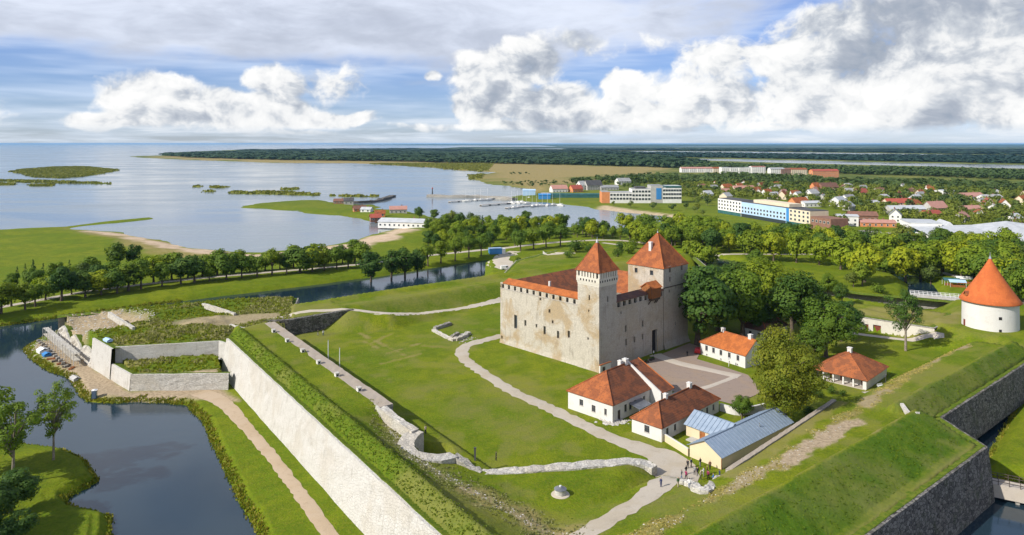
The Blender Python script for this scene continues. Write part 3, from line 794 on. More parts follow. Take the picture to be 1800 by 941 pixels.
def ground_mat():
    m, N = new_mat('grassland')
    p = wpos(N)
    def at(n):
        a = N.n('ShaderNodeAttribute'); a.attribute_name = n
        return a.outputs['Fac']
    n0 = N.noise(p, 0.035, 4.0, 0.6)
    n1 = N.noise(p, 0.22, 4.0, 0.6, 0.3)
    n2 = N.noise(p, 1.3, 4.0, 0.65)
    n3 = N.noise(p, 2.6, 4.0, 0.75)
    g = N.mix(N.ss(n0, 0.38, 0.62), (0.105, 0.165, 0.005), (0.172, 0.205, 0.008))
    g = N.mix(N.ss(n1, 0.42, 0.60, 0.0, 0.65), g, (0.085, 0.130, 0.005))
    g = N.mix(N.ss(n2, 0.47, 0.64, 0.0, 0.6), g, (0.200, 0.205, 0.018))
    g = N.mix(N.ss(n3, 0.44, 0.64, 0.0, 0.6), g, (0.050, 0.085, 0.005))
    n4 = N.noise(p, 1.9, 5.0, 0.8)
    g = N.mix(N.ss(n4, 0.52, 0.66, 0.0, 0.30), g, (0.215, 0.225, 0.022))
    mw = N.m('SINE', N.mul(N.add(N.mul(N.sep(p)[0], 0.69), N.mul(N.sep(p)[1], -0.724)), 1.55))
    g = N.mix(N.mul(N.ss(mw, -0.3, 0.3), N.ss(N.noise(p, 0.05, 3.0, 0.6), 0.42, 0.6, 0.0, 0.16)), g, (0.150, 0.185, 0.008))
    wd = N.mix(N.ss(n2, 0.42, 0.6), (0.070, 0.120, 0.008), (0.120, 0.160, 0.014))
    mw = N.m('SINE', N.mul(N.add(N.mul(N.sep(p)[0], 0.69), N.mul(N.sep(p)[1], -0.724)), 1.55))
    g = N.mix(N.mul(N.ss(mw, -0.3, 0.3), N.ss(N.noise(p, 0.05, 3.0, 0.6), 0.42, 0.6, 0.0, 0.16)), g, (0.150, 0.185, 0.008))
    wd = N.mix(N.ss(n3, 0.5, 0.7, 0.0, 0.5), wd, (0.042, 0.078, 0.007))
    c = N.mix(at('weed'), g, wd)
    c = N.mix(N.mul(at('lush'), 0.85), c, N.mix(N.ss(n3, 0.4, 0.65), (0.042, 0.098, 0.005), (0.072, 0.130, 0.008)))
    farc = N.mix(N.ss(N.noise(p, 0.012, 4.0, 0.6), 0.4, 0.62), (0.085, 0.115, 0.022), (0.165, 0.170, 0.040))
    c = N.mix(at('far'), c, farc)
    dr = N.mix(N.ss(n1, 0.4, 0.6), (0.24, 0.195, 0.065), (0.30, 0.235, 0.105))
    dr = N.mix(N.ss(n2, 0.5, 0.8, 0.0, 0.5), dr, (0.14, 0.13, 0.04))
    c = N.mix(at('dry'), c, dr)
    c = N.mix(at('dirt'), c, N.mix(N.ss(n2, 0.4, 0.65), (0.40, 0.315, 0.215), (0.27, 0.21, 0.135)))
    c = N.mix(at('sand'), c, N.mix(N.ss(n1, 0.4, 0.65), (0.54, 0.42, 0.30), (0.44, 0.33, 0.22)))
    h = N.add(N.mul(n3, 0.6), N.mul(n2, 1.0))
    return finish(m, N, c, 0.95, h, 0.7, 0.22, spec=0.1)
M['ground'] = ground_mat()
gme = np_mesh('ground', gverts, remap[quads], M['ground'], smooth=True)
for nm, arr in (('dry', dry), ('sand', sand), ('weed', weed), ('dirt', dirt), ('far', far), ('lush', slope_shade)):
    at = gme.attributes.new(nm, 'FLOAT', 'POINT')
    at.data.foreach_set('value', np.clip(arr[used], 0, 1).astype(np.float32))
tag(link('ground', gme), kind='structure')

# ---- land beyond the sheet, out to the horizon, in strips between far inlets
fb = MB()
for (y0, y1, x0, x1) in ((9000, 12500, -900, 14000), (13800, 22000, 900, 26000), (22000, 52000, -6000, 60000)):
    n = 40
    ring = [(x0 + (x1 - x0) * k / n + 0.12 * (x1 - x0) / n * math.sin(k * 2.3), y0 + 0.05 * (y1 - y0) * math.sin(k * 1.7)) for k in range(n + 1)]
    ring += [(x1 - (x1 - x0) * k / n, y1 + 0.03 * (y1 - y0) * math.sin(k * 1.1)) for k in range(n + 1)]
    fb.prism(ring, -6.0, -2.0)
M['farland'] = simple('far_land', (0.028, 0.055, 0.028), (0.045, 0.075, 0.03), 0.0016, 0.95)
tag(fb.build('far_land', M['farland']), kind='structure')

# ---- water
def water_mat(name, deep, rough, sc, bstr, streak):
    m, N = new_mat(name)
    p = wpos(N)
    st = N.noise(N.vm('MULTIPLY', p, (0.004, 0.011, 0.0)), 1.0, 5.0, 0.6, 0.8)
    a = N.noise(N.vm('MULTIPLY', p, (1.0, 1.6, 1.0)), sc, 4.0, 0.6, 0.4)
    b = N.noise(N.vm('MULTIPLY', p, (0.25, 0.4, 1.0)), sc, 3.0, 0.55)
    h = N.add(N.mul(a, 0.5), b)
    rip = N.noise(N.vm('MULTIPLY', p, (0.0022, 0.0085, 0.0)), 1.0, 5.0, 0.62, 1.2)
    bstr = N.ss(rip, 0.40, 0.58, bstr, bstr * 0.12)
    rg = N.ss(st, 0.38, 0.66, rough, rough + streak)
    c = N.mix(N.ss(st, 0.42, 0.6), deep, tuple(k * 1.35 for k in deep))
    return finish(m, N, c, rg, h, bstr, 0.25, spec=0.5)
M['sea'] = water_mat('bay_water', (0.135, 0.165, 0.180), 0.10, 0.22, 0.55, 0.16)
M['moat'] = water_mat('moat_water', (0.012, 0.026, 0.038), 0.05, 0.9, 0.16, 0.05)
sb = MB()
sb.face([(-60000, 30, WATER - 0.02), (60000, 30, WATER - 0.02), (60000, 60000, WATER - 0.02), (-60000, 60000, WATER - 0.02)])
tag(sb.build('sea', M['sea']), kind='structure')
mb_ = MB()
mb_.face([(x, y, WATER + 0.02) for x, y in [(-300, 45), (300, 45), (300, 250), (225, 330), (225, 400), (120, 445), (40, 450), (-40, 410), (-150, 318), (-300, 260)]])
tag(mb_.build('moat_water', M['moat']), kind='structure')

# ------------------------------------------------------------------ paths and paved ground
rnd = random.Random(11)
def resample(pts, step):
    """Catmull-Rom through pts (x, y, extra...), about one point per step"""
    P = [np.array(p, float) for p in pts]
    out = []
    for i in range(len(P) - 1):
        a = P[max(i - 1, 0)]; b = P[i]; c = P[i + 1]; d = P[min(i + 2, len(P) - 1)]
        n = max(1, int(np.hypot(*(c - b)[:2]) / step))
        for k in range(n):
            t = k / n
            out.append(0.5 * (2 * b + (c - a) * t + (2 * a - 5 * b + 4 * c - d) * t * t + (3 * b - a - 3 * c + d) * t ** 3))
    out.append(P[-1])
    return out
def strip(name, pts, mat, off=0.09, step=1.3, jit=0.25, nx=4, flat=False):
    """pts (x, y, width): a path laid over the ground"""
    R_ = resample(pts, step)
    vs, fs = [], []
    for i, p in enumerate(R_):
        a = R_[max(i - 1, 0)]; b = R_[min(i + 1, len(R_) - 1)]
        d = (b - a)[:2]; d /= np.hypot(*d) + 1e-9
        n = np.array((-d[1], d[0]))
        w0 = p[2] / 2 + jit * rnd.uniform(-1, 1); w1 = p[2] / 2 + jit * rnd.uniform(-1, 1)
        for k in range(nx + 1):
            t = -w0 + (w0 + w1) * k / nx
            x, y = p[0] + n[0] * t, p[1] + n[1] * t
            e = 0.03 if k in (0, nx) else off
            vs.append((x, y, ground(x, y) + e))
    m = nx + 1
    for i in range(len(R_) - 1):
        for k in range(nx):
            a = i * m + k
            fs.append((a + 1, a, a + m, a + m + 1))
    me = bpy.data.meshes.new(name); me.from_pydata(vs, [], fs); me.materials.append(mat)
    me.polygons.foreach_set('use_smooth', [True] * len(fs))
    return tag(link(name, me), kind='structure')
def gw(px, py, z, w): return (*G(px, py, z), w)
M_ = M
strip('courtyard_path', [gw(884, 590, 0, 3.87), gw(845, 600, 0, 3.87), gw(815, 611, 0, 3.87), gw(816, 630, 0, 3.61), gw(850, 656, 0, 3.61), gw(900, 688, 0, 3.61), gw(960, 715, 0, 3.78),
      gw(1020, 745, 0, 3.96), gw(1080, 772, 0, 4.30), gw(1130, 790, 0, 5.33), gw(1172, 808, 0, 7.40), gw(1190, 832, 0.2, 7.74), gw(1172, 862, .8, 5.59), gw(1140, 890, 1.6, 4.47), gw(1095, 917, 2.2, 4.30),
      gw(1040, 950, 2.5, 4.30), gw(980, 985, 2.7, 4.30)], M['path_grey'], jit=0.4)
strip('rampart_ramp_path', [gw(470, 560, 5, 3.2), gw(540, 548, 5, 3.4), gw(620, 544, 5, 3.6), gw(680, 551, 3.6, 3.4), gw(740, 551, 1.6, 3.4), gw(820, 541, .3, 3.2), gw(884, 529, 0, 3.2)], M['path'])
strip('berm_track', [gw(640, 1010, -3.9, 2.8), gw(580, 941, -3.9, 2.8), gw(530, 872, -3.9, 2.6), gw(475, 800, -3.9, 2.7), gw(425, 742, -3.9, 3.0), gw(392, 708, -3.9, 4.2), gw(350, 690, -3.9, 5)], M['dirt'], jit=0.22)
strip('avenue_path', [gw(-90, 556, -2.5, 4), gw(0, 541, -2.5, 4), gw(60, 530, -2.5, 4), gw(130, 517, -2.5, 4), gw(220, 504, -2.5, 4), gw(330, 492, -2.5, 4), gw(450, 481, -2.5, 4), gw(560, 472, -2.5, 4),
      gw(660, 462, -2.5, 4), gw(760, 450, -2.8, 4.5), gw(850, 441, -3, 5), gw(930, 431, -3, 5), gw(1010, 424, -3, 5), gw(1090, 423, -3, 5), gw(1170, 433, -3, 5)], M['flag'], step=3, jit=0.3)
strip('park_path', [gw(1060, 427, -3, 4), gw(1130, 436, -3, 4), gw(1200, 446, -3, 4), gw(1330, 447, -3, 4), gw(1480, 449, -3, 4), gw(1600, 466, -3, 4), gw(1690, 487, -3, 5), gw(1800, 495, -3, 5)], M['flag'], step=3, jit=0.3)
strip('causeway_road', [gw(905, 442, -3, 7), gw(880, 452, -3, 10), gw(880, 462, -3, 14), gw(900, 472, -3, 12), gw(950, 468, -3, 8), gw(1010, 462, -2, 5)], M['path'], step=2.5, jit=0.8)
strip('casemate_path', [gw(1490, 585, 0, 2.8), gw(1560, 594, 0, 2.8), gw(1640, 603, 0, 3.0), gw(1650, 606, 0.4, 3.0)], M['flag'], step=1.5, jit=0.15)
strip('pavilion_path', [gw(1520, 692, 0, 2.5), gw(1540, 690, 0, 1.5), gw(1556, 690, 0.2, 1.2)], M['flag'], jit=0.1)
strip('town_street', [gw(1080, 385, -3, 9), gw(1180, 388, -3, 8), gw(1290, 412, -3, 8), gw(1400, 424, -3, 8), gw(1480, 424, -3, 9), gw(1640, 424, -3, 9), gw(1900, 440, -3, 9)], M['flag'], step=6, jit=0.4)
strip('shore_promenade', [gw(1050, 366, -3, 8), gw(1110, 377, -3, 9), gw(1180, 385, -3, 8), gw(1230, 396, -3, 7), gw(1330, 412, -3, 6), gw(1440, 432, -3, 6)], M['path'], step=6, jit=0.5)
# the cobbled court before the castle gate, a pale band of flags across it
def sheet(name, poly, z, mat):
    b = MB(); b.face([(x, y, z) for x, y in poly]); return tag(b.build(name, mat), kind='structure')
sheet('castle_court', [G(1076, 655, 0), G(1150, 628, 0), G(1212, 604, 0), G(1235, 612, 0), G(1225, 632, 0), G(1270, 645, 0), G(1315, 660, 0), G(1340, 690, 0), G(1290, 712, 0), G(1262, 705, 0), G(1190, 692, 0), G(1130, 664, 0)], 0.11, M['plaza'])
strip('court_walk', [gw(1152, 624, 0, 5), gw(1190, 638, 0, 5), gw(1250, 652, 0, 4.5), gw(1300, 663, 0, 4.5)], M['flag'], 0.17, jit=0.05)
strip('court_cross_walk', [gw(1180, 694, 0, 2.0), gw(1240, 682, 0, 2.0), gw(1295, 662, 0, 2.0)], M['flag'], 0.21, jit=0.05)
sheet('car_park', [G(1465, 410, -3), G(1520, 405, -3), G(1600, 412, -3), G(1610, 424, -3), G(1500, 424, -3)], -2.86, M['asphalt'])

M['walltop'] = stain_mat('worn_wall_top', (0.36, 0.31, 0.255), (0.23, 0.19, 0.15), (0.33, 0.27, 0.19), warmth=0.4, drip=0.0, sc=2.5, bumpd=0.04)
# ------------------------------------------------------------------ ramparts and walls
def scarp(name, label, pts, ztop, zbase, batter, mat, cap=3.0, stone_cap=0.5, jit=0.05, seg=2.0, parent=None, endclose=False):
    """retaining wall along pts (wall-top line, ground rises on the left), battered, with a sodded top"""
    R_ = []
    for p, q in zip(pts, pts[1:]):
        n = max(1, int(math.dist(p, q) / seg))
        for k in range(n):
            t = k / n
            R_.append((p[0] + (q[0] - p[0]) * t, p[1] + (q[1] - p[1]) * t))
    R_.append(pts[-1])
    b = MB(); nv = 6; prev = None
    for i, p in enumerate(R_):
        # mitre normal from neighbours
        a = R_[max(i - 1, 0)]; c = R_[min(i + 1, len(R_) - 1)]
        d1 = Vector((p[0] - a[0], p[1] - a[1])) if i else Vector((c[0] - p[0], c[1] - p[1]))
        d2 = Vector((c[0] - p[0], c[1] - p[1])) if i < len(R_) - 1 else d1
        d1.normalize(); d2.normalize()
        d = (d1 + d2).normalized(); s = 1.0 / max(0.5, d.dot(d1))
        n = Vector((d.y, -d.x)) * s
        col = []
        zt = (ztop(i / (len(R_) - 1)) if callable(ztop) else ztop) + jit * rnd.uniform(-1, 1)
        for k in range(nv + 1):
            t = k / nv
            o = batter * (1 - t) + (jit * rnd.uniform(-1, 1) if 0 < k < nv else 0)
            col.append(b.vert((p[0] + n.x * o, p[1] + n.y * o, zbase + (zt - zbase) * t)))
        col.append(b.vert((p[0] - n.x * stone_cap, p[1] - n.y * stone_cap, zt + 0.02)))
        col.append(b.vert((p[0] - n.x * (stone_cap + .05), p[1] - n.y * (stone_cap + .05), zt + 0.10)))
        q = (p[0] - n.x * cap, p[1] - n.y * cap)
        col.append(b.vert((*q, zt - 0.25)))
        if prev:
            for k in range(len(col) - 1):
                b.f.append((prev[k], col[k], col[k + 1], prev[k + 1])); b.mi.append(0 if k < nv + 1 else 1)
        prev = col
    o = b.build(name, [mat, M['ground_sod']], parent)
    if label: tag(o, label, 'wall')
    return o
def sod():
    m, N = new_mat('sod')
    p = wpos(N)
    c = N.mix(N.ss(N.noise(p, 1.3, 4.0, 0.65), 0.4, 0.62), (0.070, 0.120, 0.009), (0.135, 0.165, 0.02))
    return finish(m, N, c, 0.95, N.noise(p, 4.0, 3.0, 0.7), 0.7, 0.2, spec=0.1)
M['ground_sod'] = sod()
def ribbon(name, label, pts, width, mat, zbase=0.0, seg=0.9, jit=0.12, cat='wall', top=None):
    """free-standing masonry along pts (x, y, ztop) with an uneven top"""
    R_ = resample(pts, seg)
    b = MB(); prev = None
    for i, p in enumerate(R_):
        a = R_[max(i - 1, 0)]; c = R_[min(i + 1, len(R_) - 1)]
        d = Vector((c[0] - a[0], c[1] - a[1])).normalized()
        n = Vector((d.y, -d.x))
        w = (p[3] if len(p) > 3 else width) / 2
        col = []
        for o, zz in ((w * 1.04, None), (w, 1), (w * .35, 1), (-w * .35, 1), (-w, 1), (-w * 1.04, None)):
            j = jit * rnd.uniform(-1, 1)
            x, y = p[0] + n.x * (o + j), p[1] + n.y * (o + j)
            z0 = zbase if not callable(zbase) else zbase(x, y)
            col.append(b.vert((x, y, (p[2] + jit * rnd.uniform(-1, 1)) if zz else z0)))
        if prev:
            for k in range(5):
                b.f.append((prev[k], col[k], col[k + 1], prev[k + 1])); b.mi.append(1 if (k in (1, 2, 3) and top) else 0)
        else:
            b.f.append(tuple(col)); b.mi.append(0)
        prev = col
    b.f.append(tuple(reversed(prev))); b.mi.append(0)
    return tag(b.build(name, [mat] + ([top] if top else [])), label, cat)

scarp('curtain_wall', 'long bare white curtain wall sloping up from the grass beside the dirt track', [LP(-8.5, 1.6), LP(155, 1.6)], 6.1, -4.6, 1.6, M['dolomite'], cap=2.6, jit=0.09)
scarp('bastion_wall', 'dark fieldstone bastion face rising from the water by the footbridge', [TIP, RP(48.7, 0)], 4.95, -6.0, 1.3, M['darkstone'], jit=0.07)
scarp('bastion_wall', 'short flank wall of the bastion turned away behind its grassy corner', [RP(48.7, 0), RP(57.6, -11.2)], 4.95, -4.0, 0.6, M['darkstone'], jit=0.06)
scarp('curtain_wall', 'dark mossy fieldstone curtain wall above the low grass berm at the picture edge', [RP(57.6, -11.2), (135.4, 183.6), (160, 204), (205, 196), (222, 228)], 4.85, -4.0, 1.0, M['darkstone'], jit=0.10)
scarp('rear_curtain_wall', 'grassed rear curtain wall above the far moat', [(200, 258), (165, 264), (140, 277), (110, 303), (94, 332), (96, 362), (70, 408), (25, 388), (2, 354), (-4, 318), (-66, 264), (-79, 254), (-82, 268), (-105, 265), (-139, 250), (-157, 241)], 3.5, -5.5, 0.8, M['oldstone'], jit=0.08)

# inner wall of the left rampart with its flat stone walk
def box_run(name, label, a, b_, s0, s1, frame, z0, z1, mat, mat_top, cat='wall', seg=1.5, jit=0.06):
    bb_ = MB(); prev = None
    n = max(2, int(abs(b_ - a) / seg))
    for i in range(n + 1):
        r = a + (b_ - a) * i / n
        col = []
        for s, z in ((s0, z0), (s0, z1), (s0 + (s1 - s0) * .33, z1), (s0 + (s1 - s0) * .66, z1), (s1, z1), (s1, z1 * .6), (s1, z0)):
            x, y = frame(r, s + jit * rnd.uniform(-1, 1))
            col.append(bb_.vert((x, y, z + jit * rnd.uniform(-1, 1))))
        if prev:
            for k in range(6):
                bb_.f.append((prev[k + 1], col[k + 1], col[k], prev[k])); bb_.mi.append(1 if k in (1, 2, 3) else 0)
        else:
            bb_.f.append(tuple(col)); bb_.mi.append(0)
        prev = col
    bb_.f.append(tuple(reversed(prev))); bb_.mi.append(0)
    return tag(bb_.build(name, [mat, mat_top]), label, cat)
box_run('casemate_wall', 'straight inner wall with a flat worn stone top and white vents', -17, 68, 14.9, 18.0, LP, -0.3, 6.75, M['oldstone'], M['walltop'])
for i, (vx, vy) in enumerate([(481, 584), (505, 601), (532, 619), (560, 639), (592, 661), (631, 687)]):
    x, y = G(vx, vy, 6.8)
    t = thing('vent_block', f'{nth(i + 1)} small white vent block from the far end of the straight wall top', 'vent', (x, y, 6.72), math.atan2(DL[1], DL[0]), 'white vents on the inner wall')
    b = MB(); b.box(-.55, .55, -.45, .45, 0, .8); b.build('block', M['whitewash'], t)
    b = MB(); b.box(-.62, .62, -.52, .52, .8, .92); b.build('cap', M['dolomite'], t)
    b = MB(); b.box(.551, .57, -.25, .25, .2, .6); b.build('grille', M['dark'], t)
ribbon('stone_coping', 'narrow white limestone coping bending towards the round recess', [(*G(668, 712, 6.6), 6.7, 2.2), (*G(690, 730, 6.4), 6.5, 1.6), (*G(712, 746, 6.0), 6.1, 1.5), (*G(730, 757, 5.6), 5.6, 2.0)], 1.6, M['rubble'], lambda x, y: min(ground(x, y), 0) - .3)
ribbon('recess_wall', 'white topped masonry curving round the small dark recess', [(*G(736, 757, 5.4), 5.4, 2.8), (*G(722, 766, 5.2), 5.3, 3.2), (*G(713, 780, 5.0), 5.1, 3.2), (*G(720, 796, 4.8), 4.9, 3.2), (*G(742, 804, 4.5), 4.7, 3.2), (*G(772, 805, 4.3), 4.4, 3.0), (*G(798, 800, 4.0), 4.1, 2.8)], 3.0, M['rubble'], -0.3, jit=0.1)
ribbon('broken_wall', 'broken grey rubble wall end between the recess and the white wall', [(*G(798, 802, 4.0), 4.1, 1.9), (*G(818, 813, 3.4), 3.5, 1.6), (*G(838, 824, 2.9), 3.0, 1.5), (*G(848, 829, 2.7), 2.7, 1.5)], 1.4, M['oldstone'], -0.3, jit=0.3, seg=0.7)
ribbon('low_wall', 'broad white limestone wall top crossing the bastion lawn towards the path', [(*G(846, 830, 2.6), 2.55, 2.0), (*G(900, 827, 2.6), 2.6, 2.3), (*G(1000, 819, 2.6), 2.6, 2.8), (*G(1070, 814, 2.4), 2.5, 2.8), (*G(1125, 812, 2.1), 2.2, 2.6), (*G(1150, 822, 1.7), 1.7, 1.8)], 2.4, M['rubble'], -0.3, jit=0.14)
ribbon('retaining_wall', 'dark stone retaining wall across the far corner of the lawn', [(*LP(-27, 17.5), 5.15), (-73.5, 229.0, 5.15), (-64, 236.5, 5.15), (-55.5, 243.2, 5.15)], 1.7, M['darkstone'], -0.3, jit=0.06)
ribbon('garden_wall', 'pale coping wall along the rampart behind the blue roofed building', [(*RP(1, -25.2), 5.25), (*RP(5.4, -25.4), 5.5), (*RP(27, -27.6), 5.5), (*RP(48.6, -29.9), 5.5)], 0.9, M['oldstone'], -0.3, jit=0.04, top=M['walltop'])
def GG(px, py, up, w):
    z = 0.5
    for _ in range(12): x, y = G(px, py, z); z = .5 * z + .5 * (ground(x, y) + up)
    x, y = G(px, py, z); return (x, y, ground_max(x, y, .5) + up * .8, w)
ribbon('viewing_wall', 'low white wall curving round the group of visitors', [GG(1196, 845, .5, .9), GG(1215, 851, .5, 1.5), GG(1240, 862, .5, 1.6), GG(1262, 851, .45, 1.2), GG(1284, 838, .45, 1.6), GG(1300, 828, .45, 2.0), GG(1299, 817, .4, 1.4)], 1.5, M['rubble'], lambda x, y: ground(x, y) - .8, jit=0.16)
ribbon('ruin_wall', 'long low foundation wall of the excavated ruin on the lawn', [(*G(762, 582, 0), .7), (*G(780, 592, 0), .6), (*G(798, 600, 0), .7)], 1.2, M['rubble'], -.2, jit=.16)
ribbon('ruin_wall', 'dark topped foundation wall running back from the ruin corner', [(*G(764, 580, 0), .9), (*G(780, 575, 0), 1.0), (*G(792, 571, 0), .9)], 1.3, M['oldstone'], -.2, jit=.14)
ribbon('ruin_wall', 'broken foundation stub nearest the courtyard path', [(*G(800, 599, 0), .8), (*G(812, 595, 0), 1.0), (*G(824, 588, 0), .8)], 1.5, M['rubble'], -.2, jit=.25)
ribbon('ruin_wall', 'short cross wall inside the excavated ruin', [(*G(793, 594, 0), .6), (*G(806, 588, 0), .9)], 1.1, M['oldstone'], -.2, jit=.2)
# west bastion
scarp('terrace_wall', 'low pale rubble wall facing the dirt yard below the grass terrace', [(-103.2, 188.6), (-77.0, 189.5)], 0.35, -4.6, 0.5, M['rubble'], cap=2.4, jit=0.06)
scarp('terrace_wall', 'low white end wall of the grass terrace stepping up to the tall white corner', [(-113.5, 197.5), (-103.2, 188.6)], 0.4, -4.6, 0.4, M['dolomite'], cap=2.4, jit=0.03)
scarp('upper_wall', 'upper white wall with dark coping above the grass terrace', [(-113.6, 199.6), (-86.5, 205.6), LP(-8.2, 1.7)], 4.6, -0.6, 0.25, M['dolomite'], cap=2.4, jit=0.03)
scarp('corner_wall', 'tall clean white corner wall of the restored bastion', [(-125.5, 208.5), (-113.4, 197.4)], 4.7, -4.6, 0.6, M['dolomite'], cap=2.4, jit=0.02)
scarp('unfinished_wall', 'ragged unfinished wall behind the scaffolding at the bastion tip', [(-157, 241), (-141, 224.5), (-125.5, 208.5)], lambda t: -1.5 + 2.5 * abs(math.sin(9 * t)), -4.6, 0.7, M['rubble'], cap=2.2, jit=0.35, seg=1.2)
ribbon('coping_line', 'thin white coping line along the earthworks near the bastion tip', [(*G(192, 552, 4.6), 5.3), (*G(212, 564, 4.8), 5.3), (*G(235, 578, 4.8), 5.3)], .9, M['rubble'], 3.5, jit=.08)
ribbon('coping_line', 'thin white coping line at the rear edge of the west bastion', [(*G(357, 536, 4.6), 5.2), (*G(385, 544, 4.7), 5.2), (*G(413, 553, 4.8), 5.2)], .9, M['rubble'], 3.5, jit=.08)
ribbon('coping_line', 'short pale coping beside the round mound where the walls meet', [(*G(405, 572, 5), 5.4), (*G(425, 579, 5), 5.6), (*G(452, 579, 5.6), 6.2), (*G(474, 569, 6), 6.4)], .9, M['rubble'], 3.8, jit=.08)
b = MB(); x, y = G(958, 465, -2); b.prism([(x - 1.2, y), (x + 4.5, y - 3), (x + 5, y - 2.2), (x - .8, y + .8)], -3, 1.2)
b.face([(x - 1.2, y, 1.2), (x + 4.5, y - 3, 1.2), (x - 1.1, y + .4, 5.2)]); b.face([(x + 4.5, y - 3, 1.2), (x - .8, y + .8, 1.2), (x - 1.1, y + .4, 5.2)]); b.face([(x - .8, y + .8, 1.2), (x - 1.2, y, 1.2), (x - 1.1, y + .4, 5.2)])
tag(b.build('buttress_wall', M['dolomite']), 'white wedge of masonry beside the sandy causeway', 'wall')
# stone seat on the right rampart
kp = [G(1585, 712, 7.6), G(1599, 722, 7.6), G(1614, 733, 7.6)]
ribbon('stone_kerb', 'short white stone kerb set in the rampart grass', [(*p, ground_max(*p, .4) + .3) for p in kp], .7, M['dolomite'], lambda x, y: ground(x, y) - .4, jit=.03, cat='kerb')

# ------------------------------------------------------------------ casemates below the far rampart
c0, c1, c2, c3 = G(1395, 552, 0), G(1510.6, 579.5, 0), G(1642.6, 601, 0), (139.5, 226.0)
t = thing('casemate_building', 'long white casemate wall with red doors under a grass roof', 'casemate', (0, 0, 0))
b = MB()
d12 = Vector((c2[0] - c1[0], c2[1] - c1[1])); L12 = d12.length; d12.normalize()
def onwall(px, py): 
    x, y = G(px, py, 0); return (Vector((x, y)) - Vector(c1)).dot(d12)
doors = [(onwall(1523, 582) - .5, onwall(1523, 582) + .55, 0, 2.2), (onwall(1541, 585) - 1.2, onwall(1541, 585) + 1.2, 0, 2.4), (onwall(1631, 599) - 1.1, onwall(1631, 599) + 1.1, 0, 2.1)]
b.wall(c0, c1, -.3, 4.15); b.wall(c1, c2, -.3, 4.15, doors, .5); b.build('front_wall', M['tower_cream'], t)
b = MB(); b.wall(c2, c3, -.3, 4.15); b.wall(c3, (152, 240), -.3, 4.15); b.build('end_wall', M['darkstone'], t)
P = MB().wall(c1, c2, 0, 4)
for k, h in enumerate(doors):
    b = MB(); b.face([P(h[0], h[2], .45), P(h[1], h[2], .45), P(h[1], h[3], .45), P(h[0], h[3], .45)]); b.build('doorway' if k == 2 else 'door', M['dark'] if k == 2 else M['reddoor'], t)
for s in (-1, 1):
    b = MB(); m = (doors[2][0] + doors[2][1]) / 2 + s * 1.75
    pp_ = [P(m - .62, 0, -.06), P(m + .62, 0, -.06), P(m + .62, 1.9, -.06), P(m - .62, 1.9, -.06)]; qq_ = [P(m - .62, 0, .0), P(m + .62, 0, .0), P(m + .62, 1.9, .0), P(m - .62, 1.9, .0)]
    b.face(pp_); [b.face([qq_[k], qq_[(k + 1) % 4], pp_[(k + 1) % 4], pp_[k]]) for k in range(4)]
    b.build('door_leaf', M['reddoor'], t)
b = MB()
for (p, q) in ((c0, c1), (c1, c2), (c2, c3), (c3, (152, 240))):
    d = Vector((q[0] - p[0], q[1] - p[1])).normalized(); n = Vector((d.y, -d.x))
    o1, o2 = .15, -2.6
    b.face([(p[0] + n.x * o1, p[1] + n.y * o1, 4.15), (q[0] + n.x * o1, q[1] + n.y * o1, 4.15), (q[0] + n.x * o1, q[1] + n.y * o1, 4.35), (p[0] + n.x * o1, p[1] + n.y * o1, 4.35)], 0)
    b.face([(p[0] + n.x * o1, p[1] + n.y * o1, 4.35), (q[0] + n.x * o1, q[1] + n.y * o1, 4.35), (q[0] + n.x * -.3, q[1] + n.y * -.3, 4.4), (p[0] + n.x * -.3, p[1] + n.y * -.3, 4.4)], 0)
    b.face([(p[0] + n.x * -.3, p[1] + n.y * -.3, 4.38), (q[0] + n.x * -.3, q[1] + n.y * -.3, 4.38), (q[0] + n.x * o2, q[1] + n.y * o2, 4.3), (p[0] + n.x * o2, p[1] + n.y * o2, 4.3)], 1)
b.build('coping', [M['oldstone'], M['ground_sod']], t)
# wooden stair from the yard up to the round tower
sx, sy = G(1655, 600, 0.5); ex, ey = G(1690, 573, 5.2)
sx, sy, ex, ey = 139.8, 218.5, 148.5, 214.5
t = thing('wooden_stair', 'dark stepped ramp climbing from the casemate yard to the round tower', 'stairs', (sx, sy, 0), math.atan2(ey - sy, ex - sx))
L = math.hypot(ex - sx, ey - sy); n = 16
for k in range(n):
    b = MB(); b.box(L * k / n, L * (k + 1) / n + .05, -1.1, 1.1, 5.0 * (k + .6) / n, 5.0 * (k + 1) / n); b.build('step', M['darkwood'], t)
for s in (-1.15, 1.1):
    b = MB(); b.face([(0, s, -.3), (L, s, 4.5), (L, s, 5.1), (0, s, .4)]); b.face([(0, s + .06, -.3), (0, s + .06, .4), (L, s + .06, 5.1), (L, s + .06, 4.5)])
    b.face([(0, s, .4), (L, s, 5.1), (L, s + .06, 5.1), (0, s + .06, .4)]); b.build('stringer', M['darkwood'], t)

